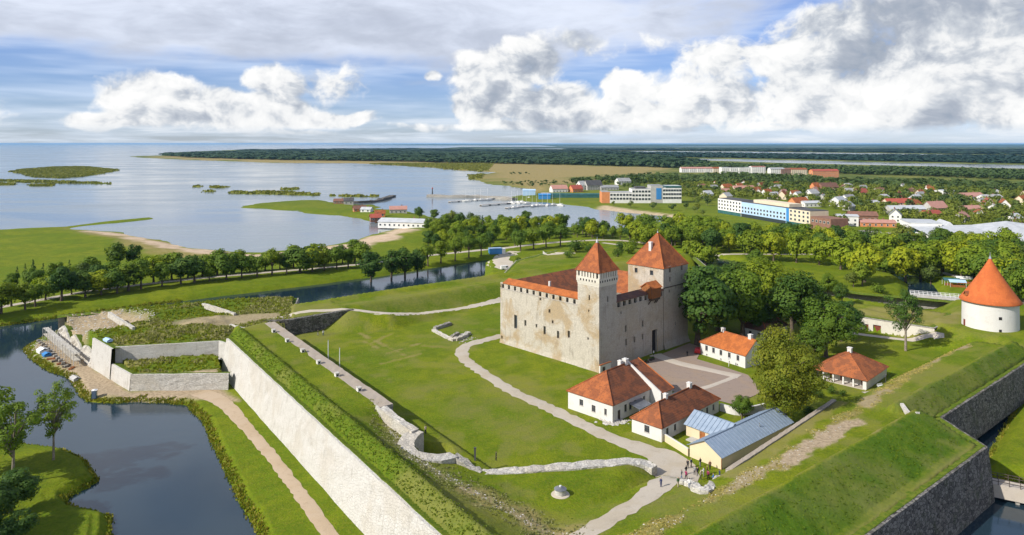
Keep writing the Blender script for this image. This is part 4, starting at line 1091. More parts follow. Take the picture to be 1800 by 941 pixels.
# ------------------------------------------------------------------ bridges
def bridge(name, label, p, q, w, z, mat, rails, zpier, npier, rail_h=1.1, post=2.0, girder=0.7):
    L = math.dist(p, q)
    t = thing(name, label, 'bridge', (p[0], p[1], z), math.atan2(q[1] - p[1], q[0] - p[0]))
    b = MB(); b.box(0, L, -w / 2, w / 2, -.25, 0); b.build('deck', M['concrete'] if mat is None else mat, t)
    for s in (-1, 1):
        b = MB(); y0 = s * (w / 2 - .15); b.box(0.1, L - .1, y0 - .14, y0 + .14, -.25 - girder, -.252); b.build('girder', mat or M['concrete'], t)
    for k in range(npier):
        xk = L * (k + .5) / npier if npier > 1 else L * .75
        b = MB(); b.box(xk - .35, xk + .35, -w / 2 + .3, w / 2 - .3, zpier - z, -.252 - girder); b.build('pier', M['oldstone'], t)
    n = int(L / post)
    for s in (-1, 1):
        y0 = s * (w / 2 - .1)
        for k in range(n + 1):
            b = MB(); b.box(L * k / n - .06, L * k / n + .06, y0 - .06, y0 + .06, .002, rail_h); b.build('post', rails, t)
        for zz in (rail_h, rail_h * .55):
            b = MB(); b.box(-.08, L + .08, y0 - .05, y0 + .05, zz + .002, zz + .09); b.build('handrail', rails, t)
    return t
p = G(1716, 842, -2.2); q = (p[0] + 22, p[1] - 13.5)
t = bridge('footbridge', 'stone sided footbridge with dark rails crossing the moat at the bastion corner', p, q, 3.0, -1.9, M['flag'], M['darkwood'], -6.5, 2, girder=2.2, post=1.7)
p = G(1600, 520, -2.5); q = G(1694, 528, -2.5)
bridge('park_bridge', 'low white railed bridge over the park moat behind the round tower', p, q, 4.0, -1.6, M['dolomite'], M['metal_white'], -6.5, 4, post=1.5)

# ------------------------------------------------------------------ the castle
CC = G(1053, 655, 0)
E1 = Vector((0.724, 0.690)).normalized()
U, V = 44.1, 40.0                       # front (gate) side and west side
castle = thing('castle', 'square limestone castle with two red roofed corner towers in the middle of the fortress', 'castle', (CC[0], CC[1], 0), math.atan2(E1.y, E1.x))
def cu(px): # distance along the gate front of the pixel column
    k = (px - 900) / F
    return (CC[0] - k * CC[1]) / (k * E1.y - E1.x)
def cv(px): # distance along the west wall (local +y)
    k = (px - 900) / F
    return (CC[0] - k * CC[1]) / (k * E1.x + E1.y)
def cz(py, u, v):
    yy = CC[1] + E1.y * u + E1.x * v
    return CAMH - (py - HZ) * yy / F
ZW = 17.3                                # wall up to the battlement floor
TS, TH = 7.5, 24.4                       # slender tower
BS, BH = 13.3, 24.6                      # broad tower
# west wall (x = 0, runs along y); its windows measured from the photograph
wins_w = []
for (px, py, w, h) in [(906.5, 566, 1.3, 4.2), (923.5, 568, .8, 1.8), (943, 573, .6, 1.1), (957.5, 581, .9, 2.4), (981, 588.5, .8, 2.2), (1000, 588, .8, 2.0), (966, 547, .7, 1.1), (971.5, 566, .65, .9), (882.5, 593, .6, 1.0), (950, 526, .8, .7)]:
    v = cv(px); z = cz(py, 0, v); wins_w.append((V - v - w / 2, V - v + w / 2, z - h / 2, z + h / 2))
b = MB(); P_w = b.wall((0, V), (0, TS), -.5, ZW, [(a, c, d, e) for a, c, d, e in wins_w], .55)
b.wall((U, V), (0, V), -.5, ZW); b.wall((U, BS), (U, V), -.5, ZW)
# sloping plinth along the west wall
b.face([(-.35, V + .2, -.4), (-.35, TS, -.4), (0, TS, 1.3), (0, V, 1.3)])
b.build('west_wall', M['castle_lit'], castle)
b = MB()
b.box(-.14, .0, TS, V, ZW - .15, ZW + .12); b.build('string_course', M['castle_stone'], castle)
wins_g = []
for (px, py, w, h) in [(1100, 578, .8, 1.9), (1100.5, 602, .8, 2.0), (1115, 597, .8, 1.7), (1129.5, 592, .8, 1.7), (1129.5, 569, .8, 1.9), (1086.5 + 5, 550, .5, .7)]:
    u = cu(px); z = cz(py, u, 0); wins_g.append((u - TS - w / 2, u - TS + w / 2, z - h / 2, z + h / 2))
gu = cu(1150.5); gate = (gu - TS - 1.35, gu - TS + 1.35, 0.0, cz(581, gu, 0) + .2)
wins_g.append(gate)
b = MB(); P_g = b.wall((TS, 0), (U - BS, 0), -.5, ZW - .9, wins_g, .7)
b.box(TS, U - BS, -.16, .0, ZW - 1.0, ZW - .7)
b.build('gate_wall', M['castle_stone'], castle)
def dark_openings(P, holes, name, off, mat, parent, frame=None, fw=.12):
    for h in holes:
        b = MB(); b.face([P(h[0], h[2], off), P(h[1], h[2], off), P(h[1], h[3], off), P(h[0], h[3], off)])
        o = b.build(name, mat, parent)
        if frame:
            f = MB()
            a0, a1, z0, z1 = h[:4]
            for (x0, x1, y0, y1) in ((a0 - fw, a0, z0 - fw, z1 + fw), (a1, a1 + fw, z0 - fw, z1 + fw), (a0, a1, z1, z1 + fw), (a0, a1, z0 - fw, z0)):
                q = [P(x0, y0, -.05), P(x1, y0, -.05), P(x1, y1, -.05), P(x0, y1, -.05)]; r = [P(x0, y0, .0), P(x1, y0, .0), P(x1, y1, .0), P(x0, y1, .0)]
                f.face(q); [f.face([r[k], r[(k + 1) % 4], q[(k + 1) % 4], q[k]]) for k in range(4)]
            f.build('surround', frame, o)
dark_openings(P_w, wins_w, 'window', .5, M['glass'], castle, M['castle_lit'])
dark_openings(P_g, wins_g[:-1], 'window', .6, M['glass'], castle, M['castle_stone'])
dark_openings(P_g, [gate], 'gate_passage', .65, M['dark'], castle, M['castle_lit'], .35)
# battlements: merlons between dark openings, a lintel course, then the little pent roof
merl = M['castle_lit']
nm = 12
for k in range(nm + 1):
    b = MB(); y0 = TS + (V - TS) * k / nm - .75; y1 = y0 + 1.75
    b.box(0, .7, max(y0, TS), min(y1, V), ZW + .12, ZW + 1.35); b.build('merlon', merl, castle)
b = MB(); b.box(0, .7, TS, V, ZW + 1.35, ZW + 1.75); b.build('lintel', merl, castle)
b = MB(); b.box(2.2, 2.3, TS, V - 2.3, ZW + .1, ZW + 2.4); b.box(.1, 2.2, TS, V - .1, ZW, ZW + .1); b.build('wall_walk', M['dark'], castle)
nm = 9
for k in range(nm + 1):
    b = MB(); x0 = TS + (U - BS - TS) * k / nm - .55; b.box(max(x0, TS), min(x0 + 1.2, U - BS), 0, .7, ZW - .7, ZW + .6); b.build('merlon', M['castle_stone'], castle)
b = MB(); b.box(TS, U - BS, .0, .7, ZW + .6, ZW + .95); b.build('lintel', M['castle_stone'], castle)
b = MB(); b.box(TS, U - BS, 2.2, 2.3, ZW - .8, ZW + 1.9); b.box(TS, U - BS, .1, 2.2, ZW - .9, ZW - .8); b.build('wall_walk', M['dark'], castle)
for k in range(10):
    for nme, bx in (('merlon', (U - .7, U, BS + (V - BS) * k / 9.6, BS + (V - BS) * k / 9.6 + 1.6)), ('merlon', (U * k / 9.6, U * k / 9.6 + 1.7, V - .7, V))):
        b = MB(); b.box(*bx, ZW, ZW + 1.4); b.build(nme, merl, castle)
def slab(b, q, th=.22, mi=0):
    """a sloping roof plate of four corners (counter-clockwise from above)"""
    n = (Vector(q[1]) - Vector(q[0])).cross(Vector(q[2]) - Vector(q[0])).normalized() * th
    lo = [tuple(Vector(p) - n) for p in q]
    b.face(q, mi); b.face(lo[::-1], mi)
    for k in range(len(q)): b.face([lo[k], lo[(k + 1) % len(q)], q[(k + 1) % len(q)], q[k]], mi)
zl = ZW + 1.75
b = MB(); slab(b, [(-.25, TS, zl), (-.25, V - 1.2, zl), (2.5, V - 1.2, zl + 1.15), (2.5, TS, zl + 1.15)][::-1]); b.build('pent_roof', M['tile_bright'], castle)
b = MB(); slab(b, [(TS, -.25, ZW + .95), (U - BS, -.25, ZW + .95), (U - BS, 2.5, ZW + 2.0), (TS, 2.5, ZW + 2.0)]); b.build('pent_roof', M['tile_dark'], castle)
# wing roofs falling inwards to the small inner court
IN, ZI, ZO = 11.5, 14.2, ZW + 2.6
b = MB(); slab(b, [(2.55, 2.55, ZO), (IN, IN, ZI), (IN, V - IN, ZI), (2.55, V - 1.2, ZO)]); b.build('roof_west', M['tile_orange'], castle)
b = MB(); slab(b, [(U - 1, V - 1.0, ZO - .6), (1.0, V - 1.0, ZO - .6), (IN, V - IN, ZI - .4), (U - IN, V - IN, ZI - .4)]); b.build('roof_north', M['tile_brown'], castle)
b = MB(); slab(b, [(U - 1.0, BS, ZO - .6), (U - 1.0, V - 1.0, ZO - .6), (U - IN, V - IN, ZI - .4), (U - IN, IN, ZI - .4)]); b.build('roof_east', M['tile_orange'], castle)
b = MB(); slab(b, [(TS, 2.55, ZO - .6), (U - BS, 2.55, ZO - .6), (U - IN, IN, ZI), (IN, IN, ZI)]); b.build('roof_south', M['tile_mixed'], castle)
b = MB()
for p, q in (((IN, IN), (U - IN, IN)), ((U - IN, IN), (U - IN, V - IN)), ((U - IN, V - IN), (IN, V - IN)), ((IN, V - IN), (IN, IN))): b.wall(p, q, 0, ZI, ()); b.wall(q, p, 0, ZI, ())
b.build('court_wall', M['castle_stone'], castle)
b = MB(); b.box(IN + 2.2, IN + 2.8, V - 8.5, V - 7.9, 16, 18.6); b.build('chimney', M['whitewash'], castle)
# --- slender tower
tw = MB(); e = .12
sl_w = [(TS / 2 + .05 + .2, TS / 2 + .75, 19.3, 20.7), (TS / 2 + .1, TS / 2 + .5, 16.0, 16.7), (TS / 2 - .2, TS / 2 + .3, 8.2, 8.9)]
Pw1 = tw.wall((-e, TS + e), (-e, -e), -.5, TH - 1.0, sl_w, .5)
sl_g = [(TS / 2 - .3, TS / 2 + .3, 18.8, 20.4)]
Pg1 = tw.wall((-e, -e), (TS + e, -e), -.5, TH - 1.0, sl_g, .5, mi=1)
tw.wall((TS + e, -e), (TS + e, TS + e), -.5, TH - 1.0, mi=1); tw.wall((TS + e, TS + e), (-e, TS + e), -.5, TH - 1.0)
tw.face([(-.45, TS + e, -.4), (-.45, -.45, -.4), (-e, -e, 1.8), (-e, TS + e, 1.8)]); tw.face([(-.45, -.45, -.4), (TS + e, -.45, -.4), (TS + e, -e, 1.8), (-e, -e, 1.8)], 1)
tower = tw.build('slender_tower', [M['castle_lit'], M['castle_stone']], castle)
tag(tower, 'slender corner tower with crenellated white top')
dark_openings(Pw1, sl_w, 'slit', .45, M['dark'], tower); dark_openings(Pg1, sl_g, 'slit', .45, M['dark'], tower)
g = .42
b = MB()
for z0, z1, o in ((TH - 1.0, TH - .55, .16), (TH - .55, TH - .05, .30)):
    b.box(-o, TS + o, -o, TS + o, z0, z1)
b.box(-g, TS + g, -g, TS + g, TH + .001 - .05, TH + 1.3)
b.build('corbel_table', M['tower_cream'], tower)
n = 8
for side in range(4):
    for k in range(n):
        a = -g + (TS + 2 * g) * (k + .12) / n; c = -g + (TS + 2 * g) * (k + .72) / n
        b = MB()
        bx = [(a, c, -g, -g + .5), (TS + g - .5, TS + g, a, c), (a, c, TS + g - .5, TS + g), (-g, -g + .5, a, c)][side]
        if side in (1, 3) and k in (0, n - 1): continue
        b.box(*bx, TH + 1.3, TH + 2.9); b.build('merlon', M['tower_cream'], tower)
        if side in (0, 3):
            bx = [(a + .1, c - .1, -g - .02, -g + .2), None, None, (-g - .02, -g + .2, a + .1, c - .1)][side]
            b = MB(); b.box(*bx, TH + .15, TH + .75); b.build('machicolation', M['dark'], tower)
b = MB(); b.box(.45, TS - .45, .45, TS - .45, TH + 1.3, TH + 2.9); b.build('attic', M['dark'], tower)
b = MB(); ov = g + .3; zr_ = TH + 2.9; c_ = TS / 2
base_ = [(-ov, -ov), (TS + ov, -ov), (TS + ov, TS + ov), (-ov, TS + ov)]
mid = [(c_ + (x - c_) * .72, c_ + (y - c_) * .72) for x, y in base_]
for k in range(4):
    p, q = base_[k], base_[(k + 1) % 4]; r, s_ = mid[(k + 1) % 4], mid[k]
    b.face([(*p, zr_), (*q, zr_), (*r, zr_ + 2.0), (*s_, zr_ + 2.0)]); b.face([(*s_, zr_ + 2.0), (*r, zr_ + 2.0), (c_, c_, 35.6)])
b.face([(*p, zr_) for p in base_[::-1]])
roof = b.build('roof', M['tile_orange'], tower)
b = MB(); b.lathe([(.0, 36.6), (.09, 36.5), (.12, 35.9), (.38, 35.3), (.5, 34.9)], 8, c_, c_); b.build('finial', M['metal_grey'], roof)
for p in base_:
    b = MB(); s_ = (c_ + (p[0] - c_) * .72, c_ + (p[1] - c_) * .72, zr_ + 2.0)
    b.tube([(*p, zr_ + .03), tuple(Vector(s_) + Vector((0, 0, .05))), (c_, c_, 35.5)], [.13, .13, .1], 5); b.build('hip_tiles', M['tile_orange'], roof)
# --- broad tower
bt = MB(); bx0, by1 = U - BS, BS
wl = [(BS - cv(1120) + cv(1104) - 8.6, BS - cv(1120) + cv(1104) - 7.6, BH - 2.6, BH - 1.2)]
wl = [(2.6, 3.7, BH - 2.5, BH - 1.0), (8.4, 9.6, BH - 2.5, BH - 1.0)]
Pl = bt.wall((bx0, by1), (bx0, 0), 13, BH, wl, .4)
wr = []
for (px, py, w, h) in [(1177, 474, 1.1, 1.9), (1198, 470, 1.1, 1.9), (1176, 512, .7, 1.0), (1187, 504, .8, 1.1), (1193, 507, .8, 1.1), (1186.5, 569, .7, 1.3), (1177, 491, .8, 1.6), (1198, 487, .8, 1.6), (1153, 562, .6, .8)]:
    u = cu(px); z = cz(py, u, 0)
    if u - bx0 - w / 2 > .1: wr.append((u - bx0 - w / 2, u - bx0 + w / 2, z - h / 2, z + h / 2))
Pr = bt.wall((bx0, -.1), (U + .1, -.1), -.5, BH, wr, .5, mi=1)
bt.wall((U + .1, -.1), (U + .1, by1), -.5, BH, mi=1); bt.wall((U + .1, by1), (bx0, by1), 13, BH)
bt.face([(bx0, -.8, -.4), (U + .8, -.8, -.4), (U + .1, -.1, 2.0), (bx0, -.1, 2.0)], 1)
bt.box(bx0 + .01, U + .16, -.24, -.101, 18.6, 18.85, 2)
btower = bt.build('broad_tower', [M['castle_lit'], M['castle_stone'], M['darkwood']], castle)
tag(btower, 'broad corner tower under a tall pyramid roof')
dark_openings(Pl, wl, 'window', .38, M['glass'], btower, M['castle_lit']); dark_openings(Pr, wr, 'window', .45, M['glass'], btower, M['castle_stone'])
b = MB(); ov = .35; c1_, c2_ = bx0 + BS / 2, BS / 2; zr_ = BH
base_ = [(bx0 - ov, -ov), (U + ov, -ov), (U + ov, BS + ov), (bx0 - ov, BS + ov)]
for k in range(4):
    p, q = base_[k], base_[(k + 1) % 4]
    b.face([(*p, zr_), (*q, zr_), (c1_, c2_, 34.6)])
b.face([(*p, zr_) for p in base_[::-1]])
roof = b.build('roof', M['tile_orange'], btower)
for p in base_:
    b = MB(); b.tube([(*p, zr_ + .05), (c1_, c2_, 34.6)], [.16, .12], 5); b.build('hip_tiles', M['tile_bright'], roof)
b = MB(); b.box(c1_ - 3.9, c1_ - 3.0, c2_ - .2, c2_ + .7, 28.5, 31.6); b.box(c1_ - 4.0, c1_ - 2.9, c2_ - .3, c2_ + .8, 31.6, 31.9); b.build('chimney', M['whitewash'], roof)
b = MB(); b.lathe([(.0, 35.6), (.08, 35.5), (.1, 35.0), (.3, 34.5)], 8, c1_, c2_); b.build('finial', M['metal_grey'], roof)
# --- timber hoarding over the gate
hx0, hx1 = gu - 3.4, gu + 1.2
b = MB(); b.box(hx0, hx1, -1.5, 2.4, 16.9, 19.9); hoard = b.build('timber_hoarding', M['wood'], castle)
tag(hoard, 'orange brown timber hoarding jutting over the gate')
zz = 19.9; ym = .45
b = MB()
slab(b, [(hx0 - .3, -1.9, zz), (hx1 + .3, -1.9, zz), (hx1 + .3, ym, zz + 1.7), (hx0 - .3, ym, zz + 1.7)]); slab(b, [(hx1 + .3, 2.8, zz), (hx0 - .3, 2.8, zz), (hx0 - .3, ym, zz + 1.7), (hx1 + .3, ym, zz + 1.7)])
b.build('roof', M['tile_bright'], hoard)
b = MB(); b.face([(hx0, -1.5, zz), (hx0, ym, zz + 1.5), (hx0, 2.4, zz)]); b.face([(hx1, -1.5, zz), (hx1, 2.4, zz), (hx1, ym, zz + 1.5)]); b.build('gable', M['wood'], hoard)
for k in range(9):
    b = MB(); x = hx0 + .25 + (hx1 - hx0 - .5) * k / 8; b.box(x - .04, x + .04, -1.54, -1.5, 17.0, 19.8); b.build('batten', M['darkwood'], hoard)
for k in range(7):
    b = MB(); y = -1.3 + 3.5 * k / 6; b.box(hx0 - .04, hx0, y - .04, y + .04, 17.0, 19.8); b.build('batten', M['darkwood'], hoard)
for x in (hx0 + .3, gu, hx1 - .3):
    b = MB(); b.tube([(x, -1.3, 16.9), (x, 0.0, 15.0)], [.16, .16], 5); b.build('strut', M['darkwood'], hoard)
b = MB(); b.box(hx0 + .2, hx1 - .2, -1.3, -.02, 16.2, 16.9); b.build('shaft', M['darkwood'], hoard)

# ------------------------------------------------------------------ round cannon tower
rt = thing('round_tower', 'squat round white tower with a tall orange cone roof', 'tower', (151.2, 220.4, 4.9))
rt.scale = (.84, .84, 1.0)
b = MB(); b.lathe([(9.25, -.6), (9.1, .4), (9.0, 8.0), (9.15, 8.0), (9.15, 8.6), (9.0, 8.6)], 64); b.build('drum', M['whitewash'], rt, smooth=False)
b = MB(); prof = [(9.9, 8.35), (9.95, 8.55)] + [(9.9 * (1 - t) ** 1.06, 8.6 + 13.7 * t + .35 * math.sin(t * math.pi) * -1) for t in [k / 12 for k in range(1, 12)]] + [(.15, 22.4)]
b.lathe(prof, 64); roof = b.build('cone_roof', M['cone_orange'], rt, smooth=True)
b = MB(); b.lathe([(.5, 21.4), (.55, 21.6), (.15, 22.6), (.12, 23.6), (0, 23.7)], 10); b.build('finial', M['metal_grey'], roof)
b = MB(); b.lathe([(9.9, 8.3), (9.0, 8.3)], 64); b.build('soffit', M['frame_dark'], rt)
def drum_open(ang, z0, z1, w, name, mat):
    a = math.radians(ang); d = Vector((math.cos(a), math.sin(a), 0)); s_ = Vector((-d.y, d.x, 0)); bm_ = MB()
    o = d * 9.12
    q = [o - s_ * w / 2 + Vector((0, 0, z0)), o + s_ * w / 2 + Vector((0, 0, z0)), o + s_ * w / 2 + Vector((0, 0, z1)), o - s_ * w / 2 + Vector((0, 0, z1))]
    r = [p - d * .5 for p in q]
    bm_.face([tuple(p) for p in q]); [bm_.face([tuple(r[k]), tuple(r[(k + 1) % 4]), tuple(q[(k + 1) % 4]), tuple(q[k])]) for k in range(4)]
    bm_.build(name, mat, rt)
base_ang = math.degrees(math.atan2(-TWR[1], -TWR[0]))
drum_open(base_ang + 20, 4.0, 4.9, 1.0, 'window', M['dark']); drum_open(base_ang + 20, .3, 1.1, .9, 'window', M['dark']); drum_open(base_ang - 62, .1, 2.3, 1.2, 'door', M['reddoor'])
a = math.radians(base_ang - 58); d = Vector((math.cos(a), math.sin(a)))
b = MB(); cx_, cy_ = d.x * 8.4, d.y * 8.4; s_ = Vector((-d.y, d.x))
def lp(o, t, z): return (cx_ + d.x * o + s_.x * t, cy_ + d.y * o + s_.y * t, z)
b.face([lp(.6, -.7, 9.0), lp(.6, .7, 9.0), lp(.6, .7, 10.3), lp(.6, -.7, 10.3)]); b.face([lp(.6, -.7, 9.0), lp(.6, -.7, 10.3), lp(-2, -.7, 10.3), lp(-2, -.7, 9.0)]); b.face([lp(.6, .7, 10.3), lp(.6, .7, 9.0), lp(-2, .7, 9.0), lp(-2, .7, 10.3)])
b.face([lp(.6, -.7, 10.3), lp(.6, .7, 10.3), lp(.6, 0, 11.1)])
dorm = b.build('dormer', M['wood'], roof)
b = MB(); slab(b, [lp(.9, -1, 10.1), lp(.9, 0, 11.3), lp(-2.4, 0, 11.3), lp(-2.4, -1, 10.1)][::-1], .1); slab(b, [lp(.9, 1, 10.1), lp(.9, 0, 11.3), lp(-2.4, 0, 11.3), lp(-2.4, 1, 10.1)], .1); b.build('dormer_roof', M['tile_mixed'], roof)

# ------------------------------------------------------------------ houses in the fortress
_wcache = {}
def window_mesh(w, h, bars, fr, gl):
    key = (round(w, 2), round(h, 2), bars, fr.name, gl.name)
    if key not in _wcache:
        b = MB(); t = .07
        b.box(-w / 2, -w / 2 + t, -.03, .03, -h / 2, h / 2); b.box(w / 2 - t, w / 2, -.03, .03, -h / 2, h / 2)
        b.box(-w / 2 + t, w / 2 - t, -.03, .03, -h / 2, -h / 2 + t); b.box(-w / 2 + t, w / 2 - t, -.03, .03, h / 2 - t, h / 2)
        if bars:
            b.box(-.03, .03, -.025, .025, -h / 2 + t, h / 2 - t); b.box(-w / 2 + t, -.03, -.022, .022, h * .12, h * .12 + .05); b.box(.03, w / 2 - t, -.022, .022, h * .12, h * .12 + .05)
        g = MB(); g.box(-w / 2 + t, w / 2 - t, .0, .012, -h / 2 + t, h / 2 - t)
        s = MB(); s.box(-w / 2 - .08, w / 2 + .08, -.24, .0, -h / 2 - .09, -h / 2 - .003)
        _wcache[key] = (b.mesh('window', fr), g.mesh('pane', gl), s.mesh('sill', M['concrete']))
    return _wcache[key]
def put_window(parent, P, h, depth=.14, bars=True, fr=None, gl=None, name='window', sill=True):
    a0, a1, z0, z1 = h[:4]
    w, hh = a1 - a0, z1 - z0
    wm, gm, sm = window_mesh(w, hh, bars, fr or M['frame_dark'], gl or M['glass'])
    c = P((a0 + a1) / 2, (z0 + z1) / 2, depth)
    d = Vector(P(1, 0, 0)) - Vector(P(0, 0, 0))
    o = link(name, wm, parent, c, math.atan2(d.y, d.x))
    link('pane', gm, o)
    if sill: link('sill', sm, o)
    return o
def ridge_caps(b, pts, r=.13, mi=0):
    for p, q in pts: b.tube([p, q], [r, r], 5, mi)
def house(name, label, corner, rot, L, Wd, eave, ridge, roofm, wallm, hips=(True, True), axis='x', front=(), side=(), chim=(), ov=.35, inset=None, back=False, door=None, base=None):
    """local x along L (faces -y at y=0: front), y along Wd (faces -x at x=0: side)"""
    t = thing(name, label, 'house', (corner[0], corner[1], base if base is not None else 0.0), rot)
    b = MB()
    Pf = b.wall((0, 0), (L, 0), -.4, eave, [h[:4] for h in front], .16)
    Ps = b.wall((0, Wd), (0, 0), -.4, eave, [h[:4] for h in side], .16)
    b.wall((L, 0), (L, Wd), -.4, eave); b.wall((L, Wd), (0, Wd), -.4, eave)
    if axis == 'x':
        r0, r1 = ((inset or Wd / 2) if hips[0] else -ov * .3), (L - (inset or Wd / 2) if hips[1] else L + ov * .3)
        A, Bq = (r0, Wd / 2, ridge), (r1, Wd / 2, ridge)
    else:
        r0, r1 = ((inset or L / 2) if hips[0] else -ov * .3), (Wd - (inset or L / 2) if hips[1] else Wd + ov * .3)
        A, Bq = (L / 2, r0, ridge), (L / 2, r1, ridge)
    for k, (hp, q) in enumerate(zip(hips, (A, Bq))):
        if not hp:
            if axis == 'x':
                x = 0 if k == 0 else L
                f = [(x, Wd, eave), (x, 0, eave), (x, Wd / 2, ridge - .12)]
            else:
                y = 0 if k == 0 else Wd
                f = [(0, y, eave), (L, y, eave), (L / 2, y, ridge - .12)]
            b.face(f if (k == 0) else f[::-1])
    b.build('wall', wallm, t)
    o = ov; ze = eave - ov * (ridge - eave) / ((Wd if axis == 'x' else L) / 2) + .1
    c = [(-o, -o, ze), (L + o, -o, ze), (L + o, Wd + o, ze), (-o, Wd + o, ze)]
    rb = MB()
    if axis == 'x':
        slab(rb, [c[0], c[1], Bq, A], .16); slab(rb, [c[2], c[3], A, Bq], .16)
        if hips[0]: slab(rb, [c[3], c[0], A], .16)
        if hips[1]: slab(rb, [c[1], c[2], Bq], .16)
    else:
        slab(rb, [c[3], c[0], A, Bq], .16); slab(rb, [c[1], c[2], Bq, A], .16)
        if hips[0]: slab(rb, [c[0], c[1], A], .16)
        if hips[1]: slab(rb, [c[2], c[3], Bq], .16)
    mats = roofm if isinstance(roofm, (list, tuple)) else [roofm]
    roof = rb.build('roof', mats, t)
    if len(mats) > 1:
        n = len(rb.f)   # hip plate takes the second material
        for p in roof.data.polygons:
            if axis == 'x' and hips[0] and p.index >= 12 and p.index < 17: p.material_index = 1
    cb = MB()
    ends = [(A, Bq)]
    if axis == 'x':
        if hips[0]: ends += [(c[0], A), (c[3], A)]
        if hips[1]: ends += [(c[1], Bq), (c[2], Bq)]
    else:
        if hips[0]: ends += [(c[0], A), (c[1], A)]
        if hips[1]: ends += [(c[2], Bq), (c[3], Bq)]
    ridge_caps(cb, [(tuple(Vector(p) + Vector((0, 0, .06))), tuple(Vector(q) + Vector((0, 0, .06)))) for p, q in ends]); cb.build('ridge_tiles', M['tile_orange'], roof)
    for (x, y, s_, z1) in chim:
        k = MB(); k.box(x - s_, x + s_, y - s_, y + s_, eave + .3, z1); k.box(x - s_ - .08, x + s_ + .08, y - s_ - .08, y + s_ + .08, z1, z1 + .18); k.box(x - s_ * .5, x + s_ * .5, y - s_ * .5, y + s_ * .5, z1 + .18, z1 + .3); k.build('chimney', M['whitewash'], roof)
    for h in front: put_window(t, Pf, h, bars=len(h) < 5, name='door' if len(h) > 4 else 'window', fr=M['frame_dark'], gl=(M['darkwood'] if len(h) > 4 else None), sill=len(h) < 5)
    for h in side: put_window(t, Ps, h, bars=len(h) < 5, name='door' if len(h) > 4 else 'window', fr=M['frame_dark'], gl=(M['darkwood'] if len(h) > 4 else None), sill=len(h) < 5)
    return t, Pf, Ps, roof
def win(c, w=.95, z=1.0, h=1.4): return (c - w / 2, c + w / 2, z, z + h)

# first house beside the slender tower
r1 = R(45.5)
h1, Pf, Ps, roof1 = house('white_house', 'white house with brown tile roof and orange hip nearest the slender castle tower', G(1077, 745, 0), r1, 15.0, 13.0, 4.3, 8.9, [M['tile_brown'], M['tile_orange']], M['whitewash'],
      hips=(True, False), inset=6.2, front=[(1.9, 3.0, 0.05, 2.4, 1), win(5.0, 1.0, 1.3, 1.7), win(6.9, 1.0, 1.3, 1.7), win(8.8, 1.0, 1.3, 1.7), win(12.4, 1.0, 1.3, 1.7)],
      side=[win(4.0, 1.1, 1.7, 1.4), win(7.6, 1.1, 1.2, 1.5), win(11.0, .7, 1.4, 1.4)], chim=[(14.2, 6.6, .55, 9.9), (12.6, 7.0, .45, 9.7)])
b = MB(); b.wall((15.05, 13), (15.05, -3), -.4, 3.9); b.face([(15.05, 13, 3.9), (15.05, -3, 3.9), (15.05, 6.9, 9.5)]); b.face([(15.4, 13, 3.9), (15.4, 6.9, 9.5), (15.4, -3, 3.9)])
b.face([(15.05, -3, 3.9), (15.4, -3, 3.9), (15.4, 6.9, 9.5), (15.05, 6.9, 9.5)])
b.wall((15.05, -3), (20.0, -3), -.4, 3.9); b.wall((20, -3), (20, 13), -.4, 3.9); b.face([(20, -3, 3.9), (20, 13, 3.9), (20, 6.9, 8.6)]); b.wall((20, 13), (15.05, 13), -.4, 3.9)
b.build('annexe', M['whitewash'], h1)
b = MB(); slab(b, [(15.4, -3.4, 3.75), (20.4, -3.4, 3.75), (20.4, 6.9, 8.85), (15.4, 6.9, 8.85)], .14); slab(b, [(20.4, 13.3, 3.75), (15.4, 13.3, 3.75), (15.4, 6.9, 8.85), (20.4, 6.9, 8.85)], .14); b.build('annexe_roof', M['tile_brown'], h1)
b = MB(); b.tube([(20.2, -3.4, 3.85), (20.2, 6.9, 8.95)], [.13, .13], 5); b.build('verge_tiles', M['tile_bright'], h1)
b = MB(); slab(b, [(6.2, -3.0, 2.3), (11.2, -3.0, 2.3), (11.2, -.02, 2.9), (6.2, -.02, 2.9)], .1)
for x in (6.4, 11.0): b.box(x - .06, x + .06, -2.9, -2.78, 0, 2.2)
b.build('porch_canopy', M['metal_grey'], h1)
b = MB(); b.tube([(-.07, -.07, 4.2), (-.07, -.07, 0)], [.05, .05], 6); b.build('downpipe', M['metal_grey'], h1)
# second house, long
h2, Pf, Ps, _ = house('white_house', 'long low white house with mottled brown roof next to the blue roofed building', G(1163, 778, 0), R(44.5), 23.8, 7.6, 3.2, 6.4, [M['tile_brown'], M['tile_mixed']], M['whitewash'],
      hips=(True, True), inset=4.4, front=[win(2.2, .9, 1.0, 1.4), win(5.2, .9, 1.0, 1.4), (10.6, 11.5, .05, 2.1, 1), win(13.5, .9, 1.0, 1.4), win(16.2, .9, 1.0, 1.4), win(18.6, .9, 1.0, 1.4), win(21.4, .9, 1.0, 1.4)],
      side=[win(3.9, 1.3, 1.0, 1.5)], chim=[(7.6, 4.0, .4, 7.2), (17.5, 4.0, .45, 7.3)])
b = MB(); slab(b, [(1.6, 3.2, 4.27), (1.6, 2.4, 4.27), (2.4, 2.4, 4.87), (2.4, 3.2, 4.87)][::-1], .05); b.build('skylight', M['metal_white'], h2)
